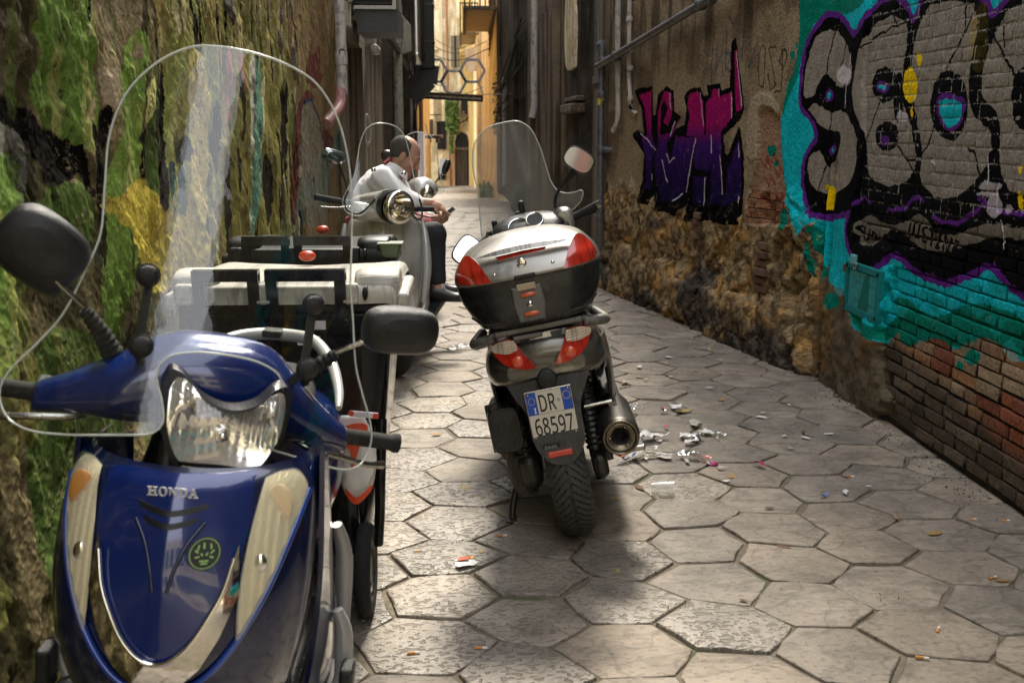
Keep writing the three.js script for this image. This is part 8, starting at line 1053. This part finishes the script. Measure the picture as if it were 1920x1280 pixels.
    const len = [0.066, 0.075, 0.07, 0.054]; for (let k = 0; k < 4; k++) { const b = -0.030 + k * 0.0205, st = k === 0 && index; let a0 = 0.086 - Math.abs(k - 1.2) * 0.004, c0 = 0, ang = 0; let q = [a0, c0]; for (let j = 0; j < 3; j++) { ang += (st ? 0.12 : curl) * (j === 0 ? 0.7 : 1); const L = len[k] * [0.45, 0.32, 0.23][j]; const e = [q[0] + L * Math.cos(ang), q[1] - L * Math.sin(ang)]; B.push(bone(P(q[0], b, q[1]), P(e[0], b * 1.05, e[1]), 0.0095 - 0.0008 * j, 0.0088 - 0.0009 * j, 0.004)); q = e; } }
    B.push(bone(P(0.02, -0.024, 0), P(0.052, -0.048, -0.018), 0.014, 0.011, 0.01), bone(P(0.052, -0.048, -0.018), P(0.082, -0.05, -0.03), 0.0105, 0.0085, 0.004)); return B; };
  const HR = hand(V(...J.wrR), V(0.85, -0.42, -0.25), V(0.1, 0.15, -1), 0.75, true), HL = hand(V(...J.wrL), V(0.85, 0.12, 0.15), V(-0.1, 0.75, 0.65), 0.8, false);
  const box2 = (B) => { const lo = [9, 9, 9], hi = [-9, -9, -9]; for (const b of B) for (const p of [b.a, b.b]) for (let i = 0; i < 3; i++) { lo[i] = Math.min(lo[i], p[i] - 0.03); hi[i] = Math.max(hi[i], p[i] + 0.03); } return [lo, hi]; };
  const hands = [HR, HL].map((B) => meshField(fieldOf(B, 0.006), ...box2(B), 0.0034));
  const core = meshField(fieldOf([bone(J.hip, J.chest, 0.11, 0.10), bone(J.hR, J.knR, 0.07, 0.05), bone(J.knR, J.anR, 0.05, 0.035), bone(J.hL, J.knL, 0.07, 0.05), bone(J.knL, J.anL, 0.05, 0.035), bone(J.anR, [0.44, 0.40, 0.26], 0.035, 0.035), bone(J.anL, [0.42, 0.4, -0.12], 0.035, 0.035)], 0.03), [-0.13, 0.35, -0.2], [0.5, 1.2, 0.32], 0.013);
  part('body', [headG, armsG, ...hands, core], skinM, man);
  const wr = (g, amp, fr) => { const p = g.attributes.position, n = g.attributes.normal; for (let i = 0; i < p.count; i++) { const x = p.getX(i), y = p.getY(i), z = p.getZ(i), d = amp * (fbm(x * fr + y * fr * 0.7 + 9, y * fr * 0.6 - x * fr * 0.5 + z * fr + 30, 3) - 0.5); p.setXYZ(i, x + n.getX(i) * d, y + n.getY(i) * d, z + n.getZ(i) * d); } g.computeVertexNormals(); return g; };
  const shirt = meshField((x, y, z) => { const d = fieldOf([{ a: [-0.02, 0.90, 0], r: [0.135, 0.12, 0.17] }, { a: [0.0, 1.0, 0], r: [0.135, 0.14, 0.19] }, { a: [0.055, 1.085, 0], r: [0.12, 0.12, 0.2] }, bone(J.shR, J.elR, 0.078, 0.062, 0.05), bone(J.elR, [0.285, 0.985, 0.25], 0.06, 0.054), bone(J.shL, [0.22, 0.93, -0.165], 0.078, 0.062, 0.05), bone([0.22, 0.93, -0.165], [0.285, 0.855, -0.095], 0.06, 0.052), bone([0.10, 1.14, -0.08], [0.10, 1.14, 0.08], 0.07, 0.07)], 0.06)(x, y, z); return Math.max(d, 0.80 - y, y - 1.235 + 0.45 * Math.max(0, 0.1 - x)); }, [-0.2, 0.78, -0.32], [0.36, 1.26, 0.36], 0.0085);
  part('shirt', wr(shirt, 0.016, 16), shirtM, man, 'white long-sleeved shirt rolled at the elbows');
  part('collar', [-1, 1].map((s) => sheet([[[0.12, 1.235, s * 0.075], [0.17, 1.215, s * 0.085], [0.23, 1.16, s * 0.06]], [[0.085, 1.215, s * 0.09], [0.15, 1.175, s * 0.10], [0.225, 1.115, s * 0.075]]], 10, 6, 0.004)), shirtM, man);
  part('apron_strap', [tube([[0.085, 1.225, 0.09], [0.115, 1.25, 0.06], [0.115, 1.255, 0], [0.115, 1.25, -0.06]], 0.014, 20, 6)], redM, man, 'dark red neck strap');
  part('apron', [wr(meshField((x, y, z) => Math.max(fieldOf([bone([0.05, 0.83, 0], [0.30, 0.80, 0.06], 0.125, 0.10), bone([0.05, 0.83, -0.1], [0.3, 0.8, -0.05], 0.12, 0.10)], 0.04)(x, y, z), 0.76 - y + 0.2 * (0.2 - x)), [-0.1, 0.6, -0.25], [0.42, 1.0, 0.2], 0.01), 0.012, 14), tube([[-0.145, 0.86, 0.14], [-0.16, 0.86, 0], [-0.145, 0.86, -0.14]], 0.03, 12, 6)], redM, man, 'dark red apron');
  part('trousers', wr(meshField(fieldOf([bone([-0.02, 0.82, -0.07], [-0.02, 0.82, 0.07], 0.115, 0.115), bone(J.hR, J.knR, 0.092, 0.072), bone(J.knR, [0.422, 0.50, 0.253], 0.072, 0.055), bone(J.hL, J.knL, 0.092, 0.072), bone(J.knL, [0.395, 0.48, -0.12], 0.072, 0.055)], 0.035), [-0.16, 0.42, -0.2], [0.5, 0.95, 0.34], 0.011), 0.014, 12), trouM, man, 'dark trousers');
  part('sock', [pipe([0.424, 0.50, 0.254], [0.435, 0.40, 0.258], 0.04), pipe([0.398, 0.49, -0.12], [0.41, 0.40, -0.12], 0.04)], shirtM, man);
  for (const [x, y, z] of [[0.435, 0.395, 0.262], [0.41, 0.385, -0.12]]) part('shoe', skin([sup(x - 0.075, y + 0.005, z, 0.028, 0.03, 2.5, 12, 'x'), sup(x - 0.05, y + 0.012, z, 0.042, 0.05, 2.5, 12, 'x'), sup(x, y + 0.005, z, 0.045, 0.05, 2.6, 12, 'x'), sup(x + 0.08, y - 0.012, z, 0.05, 0.034, 2.8, 12, 'x'), sup(x + 0.14, y - 0.018, z, 0.044, 0.028, 2.8, 12, 'x'), sup(x + 0.165, y - 0.022, z, 0.02, 0.016, 2.5, 12, 'x')], 24, 20), shoeM, man);
  part('hair', ap(meshField((x, y, z) => { const s = Math.abs(z), d = ellD(x, y, z, [-0.016, 0.044, 0], [0.101, 0.092, 0.081]) + 0.004 * (vn(x * 260, y * 200 + z * 230) - 0.5); const line = Math.max(x - 0.028 - 0.25 * (0.03 - y), -(s - 0.03 - 0.5 * Math.max(0, 0.02 - x * 0.6)) * 0 - 1); const bald = -ellD(x, y, z, [0.045, 0.125, 0], [0.105, 0.07, 0.068]); const low = -0.045 - y + (x > -0.04 ? 0.02 : 0); const ear = -ellD(x, y, s, [-0.002, -0.008, 0.085], [0.026, 0.036, 0.03]); return Math.max(d, line, bald, low, ear); }, [-0.14, -0.08, -0.1], [0.12, 0.16, 0.1], 0.0035), HM), std([0.045, 0.034, 0.028], 0.8), man, 'short dark hair round a bald crown');
  part('eye', [-1, 1].map((s) => ap(new THREE.SphereGeometry(0.0095, 12, 8).translate(0.083, 0.012, s * 0.032), HM)), std([0.5, 0.45, 0.4], 0.2), man); part('eyebrow', [-1, 1].map((s) => ap(tube([[0.095, 0.034, s * 0.014], [0.092, 0.041, s * 0.032], [0.08, 0.035, s * 0.05]], 0.004, 10, 6), HM)), std([0.05, 0.035, 0.03], 0.8), man);
  part('shirt_badge', [rbox(0.165, 1.055, 0.262, 0.04, 0.012, 0.006, 0.003).rotateZ(0), new THREE.SphereGeometry(0.013, 10, 8).scale(1, 1.2, 0.4).translate(0.17, 1.02, 0.27)], M.blackPlastic, man);
  const ph = thing('smartphone', 'dark smartphone held in the left hand of the sitting man', 'phone', [-0.125, 0.895, -6.69]); ph.rotation.set(0.15, 0.2, 0.62); part('phone_body', rbox(0, 0, 0, 0.145, 0.008, 0.072, 0.004), std([0.2, 0.19, 0.17], 0.3, 0.6), ph); part('phone_screen', rbox(0, 0.0045, 0, 0.136, 0.002, 0.066, 0.001), phy([0.02, 0.02, 0.022], 0.08, 0, { clearcoat: 1 }), ph);
}
// ---------- litter and dead leaves on the paving ----------
{
  const r = rng(2024), paperM = std([0.62, 0.61, 0.59], 0.75), dirtyM = std([0.42, 0.39, 0.34], 0.8), redM = std([0.5, 0.04, 0.015], 0.4), blueM = std([0.03, 0.07, 0.3], 0.4), foilM = std([0.6, 0.6, 0.6], 0.3, 0.9), leafMs = [[0.32, 0.19, 0.06], [0.25, 0.14, 0.05], [0.36, 0.26, 0.10], [0.14, 0.08, 0.04]].map((c) => std(c, 0.85)), filterM = std([0.5, 0.22, 0.05], 0.8), plasticM = phy([0.85, 0.85, 0.83], 0.2, 0, { transmission: 0.85, thickness: 0 }), pinkM = std([0.35, 0.03, 0.12], 0.6);
  // a torn, creased scrap with its own outline
  const scrap = (w, d, h, seed, n = 11) => { const q = rng(seed), o = []; for (let k = 0; k < n; k++) { const a = (k + 0.7 * (q() - 0.5)) / n * 6.283, m = 0.35 + 0.85 * q(); o.push([Math.cos(a) * w * m, Math.sin(a) * d * m]); } const g = laid(o, (x, y) => h * (0.1 + fbm(x * 34 + seed, y * 34 + seed * 2, 3)) * 1.5, 0.0012, false, 0.012); return g.rotateX(-Math.PI / 2); };
  const ball = (w, h, d, seed) => { const g = new THREE.IcosahedronGeometry(1, 4), p = g.attributes.position; for (let i = 0; i < p.count; i++) { const x = p.getX(i), y = p.getY(i), z = p.getZ(i), k = 0.5 + fbm(x * 2.2 + seed + 20, y * 2.2 + z * 1.3 + 20, 4, 256, 0.7); p.setXYZ(i, x * w * k, Math.max(-0.2, y) * h * k + 0.2 * h, z * d * k); } const m = mergeVertices(g); m.computeVertexNormals(); return m; };
  const put = (name, g, m, label, cat, group, x, z, y = 0.004, ry = r() * 6) => { const o = solo(name, g, m, label, cat, group, [x, y, -z]); o.rotation.y = ry; return o; };
  put('paper_scrap', [scrap(0.055, 0.042, 0.012, 3)], paperM, 'torn white paper stained red and yellow, on the paving in front of the grey scooter', 'paper', null, -0.015, 3.21, 0.006, 0.4);
  { const o = scene.children[scene.children.length - 1]; part('stain', [scrap(0.025, 0.018, 0.012, 9).translate(0.004, 0.005, -0.012)], std([0.42, 0.08, 0.03], 0.7), o, 'red and yellow stain'); part('stain', [scrap(0.016, 0.012, 0.01, 19).translate(0.032, 0.006, -0.012)], std([0.6, 0.3, 0.03], 0.7), o); }
  put('paper_sheet', [scrap(0.15, 0.07, 0.035, 5, 13)], paperM, 'large crumpled white tissue lying right of the exhaust', 'paper', null, 0.82, 4.55, 0.0, 0.2);
  put('paper_sheet', [scrap(0.12, 0.045, 0.03, 6, 12)], dirtyM, 'crumpled white paper strip behind the exhaust of the grey scooter', 'paper', null, 0.76, 4.3, 0.0, 0.5);
  { const o = put('food_wrapper', [scrap(0.075, 0.03, 0.03, 21)], foilM, 'torn silver and red food wrapper right of the grey scooter', 'wrapper', null, 0.99, 4.28, 0.004, -0.5); part('red_print', [scrap(0.045, 0.014, 0.02, 23).translate(0.085, 0.008, 0.0)], redM, o, 'red printed corner'); part('white_strip', [scrap(0.10, 0.012, 0.012, 27).translate(-0.13, 0.003, 0.01)], paperM, o, 'long white torn strip'); }
  { const o = put('snack_packet', [scrap(0.05, 0.02, 0.03, 31)], blueM, 'crushed blue and orange snack packet just above the exhaust', 'wrapper', null, 0.70, 4.25, 0.006, 0.3); part('orange_print', [scrap(0.035, 0.012, 0.02, 33).translate(-0.012, 0.016, 0.006)], std([0.6, 0.12, 0.02], 0.4), o); }
  put('plastic_bag', [scrap(0.17, 0.09, 0.05, 12, 14)], plasticM, 'crumpled translucent plastic bag beyond the right side of the grey scooter', 'bag', null, 0.80, 5.0, 0.0, 0.1);
  put('paper_sheet', [scrap(0.12, 0.06, 0.035, 15, 12)], plasticM, 'crumpled pale sheet on the paving left of the grey scooter', 'paper', null, -0.05, 6.6, 0.0, 0.1);
  put('plastic_cup', [skin([sup(0, 0.022, -0.045, 0.026, 0.02, 2.2), sup(0, 0.025, 0.0, 0.032, 0.024, 2.2), sup(0, 0.027, 0.045, 0.038, 0.027, 2.2)], 24, 8, false)], plasticM, 'clear flattened plastic cup right of the rear tyre', 'cup', null, 0.79, 3.86, 0.004, 1.4);
  put('pink_scrap', [scrap(0.022, 0.014, 0.02, 41)], pinkM, 'small dark pink scrap left of the grass tuft', 'paper', null, 0.98, 4.75, 0.004); put('pink_scrap', [ball(0.02, 0.014, 0.02, 43)], pinkM, 'dark pink crumpled scrap beside the red wrapper corner', 'paper', null, 1.08, 4.2, 0.002);
  put('chewing_wrapper', [scrap(0.03, 0.012, 0.015, 51)], blueM, 'tiny blue and silver wrapper near the right wall', 'wrapper', null, 1.43, 3.78, 0.004);
  for (let i = 0; i < 12; i++) { const a = 0.78 + 0.55 * r(), z = 4.15 + 0.95 * r(), s = 0.025 + 0.045 * r(); put('crumpled_wrapper', [scrap(s, s * 0.55, 0.02, 300 + i, 9)], [paperM, dirtyM, plasticM, foilM, paperM, pinkM][i % 6], ['white', 'dirty beige', 'clear', 'silver', 'creased white', 'dark pink'][i % 6] + ' crumpled wrapper in the litter ' + ['nearest the exhaust', 'farther up the paving'][i < 6 ? 0 : 1], 'wrapper', 'wrappers littered right of the grey scooter', a, z, 0.004); }
  // butts
  const butt = (x, z, a, lab) => { const o = thing('cigarette_butt', lab, 'cigarette butt', [x, 0.0045, -z], 'cigarette butts dropped on the paving'); o.rotation.y = a; part('filter', pipe([-0.014, 0.0, 0], [0.008, 0, 0], 0.0042, 10), filterM, o); part('paper', pipe([0.008, 0, 0], [0.022, 0, 0], 0.0041, 10), paperM, o); return o; };
  butt(-0.17, 3.32, 0.1, 'cigarette butt on the slab left of the stained paper'); butt(0.03, 2.64, -0.05, 'cigarette butt with pale paper in the joint at the bottom centre'); butt(-0.16, 2.62, 0.1, 'cigarette butt in the joint near the bottom left'); butt(1.9, 3.52, 0.2, 'orange cigarette butt at the foot of the right wall'); butt(2.02, 3.50, 0.3, 'orange cigarette butt nearest the right edge of the photo'); butt(1.38, 2.68, 1.0, 'cigarette butt in a joint near the bottom right'); butt(1.26, 2.53, -0.3, 'pale cigarette butt at the bottom edge'); butt(1.72, 3.02, 0.5, 'cigarette butt beside the hole in the paving'); butt(1.62, 4.02, -0.4, 'cigarette butt by the brick wall foot'); butt(0.12, 3.45, 0, 'cigarette butt in the joint under the rear tyre shadow');
  // small pale scraps and leaves, singly placed, alike in kind
  for (let i = 0; i < 34; i++) { const x = 0.75 + 1.15 * r(), z = 3.3 + 4.8 * r() * r() + 0.5; if (x > rightX(z) - 0.25) continue; const s = 0.012 + 0.03 * r() * r(); put('paper_bit', [scrap(s * 1.5, s * 0.8, 0.012, 100 + i, 6)], r() < 0.4 ? paperM : dirtyM, 'small torn white paper bit on the paving by the right wall', 'paper', 'white paper bits on the paving', x, z, 0.003); }
  for (let i = 0; i < 12; i++) { const x = -0.35 + 0.6 * r(), z = 2.6 + 3.8 * r(); put('paper_bit', [scrap(0.008, 0.006, 0.004, 160 + i, 7)], paperM, 'tiny white crumb of paper on the paving left of the grey scooter', 'paper', 'white crumbs on the left paving', x, z, 0.003); }
  for (let i = 0; i < 60; i++) { const z = 2.8 + 5.5 * r(), x = (i % 3 ? 0.6 : -0.2) + (rightX(z) - 0.75) * r(); const L = 0.014 + 0.022 * r(), o = [[-L, 0], [-L * 0.4, L * 0.38], [L * 0.4, L * 0.34], [L, 0], [L * 0.4, -L * 0.34], [-L * 0.4, -L * 0.38]]; const g = laid(o, (a, b) => 6 * b * b + 2.2 * a * a, 0.0008, true, 0.01).rotateX(-Math.PI / 2); put('dead_leaf', [g], leafMs[fl(r() * 4)], 'small dry brown leaf lying on the paving', 'leaf', 'dry leaves on the paving', x, z, 0.004); }
  put('dead_leaf', [laid([[-0.05, 0], [-0.02, 0.022], [0.02, 0.02], [0.05, 0.002], [0.02, -0.02], [-0.02, -0.022]], (a, b) => 5 * b * b + 3 * a * a, 0.001, true, 0.01).rotateX(-Math.PI / 2)], leafMs[2], 'largest pale dry leaf, near the middle of the litter', 'leaf', null, 1.13, 5.05, 0.006, 0.3);
  // grit in the gutter under the right wall, and tufts in the joints
  const grit = []; for (let i = 0; i < 900; i++) { const z = 3.3 + 5.8 * r(), d = 0.02 + 0.28 * r() * r(), s = 0.003 + 0.009 * r() * r() * r() + 0.002 * r(); grit.push(new THREE.TetrahedronGeometry(s, 0).rotateX(r() * 6).rotateY(r() * 6).translate(rightX(z) - d, 0.002, -z)); }
  const gt = solo('grit', grit, std([0.17, 0.14, 0.105], 0.95), 'loose grit and dirt gathered at the foot of the right wall', 'grit'); gt.userData.kind = 'stuff';
  const tufts = []; for (const [x, z, n] of [[1.17, 4.63, 60], [0.62, 2.86, 6], [1.32, 2.9, 5]]) for (let i = 0; i < n; i++) tufts.push(ap(new THREE.PlaneGeometry(0.003, 0.016).translate(0, 0.008, 0), mat4(x + 0.11 * (r() - 0.5), -0.004, -(z + 0.05 * (r() - 0.5)), r() - 0.5, r() * 6, r() - 0.5)));
  const gs = solo('grass', tufts, std([0.10, 0.15, 0.02], 0.8), 'little green grass tufts growing in the paving joints', 'grass'); gs.userData.kind = 'stuff';
}
scene.updateMatrixWorld(true);
camera.far = 400; camera.updateProjectionMatrix();
renderer.setSize(1024, 682);
renderer.render(scene, camera);
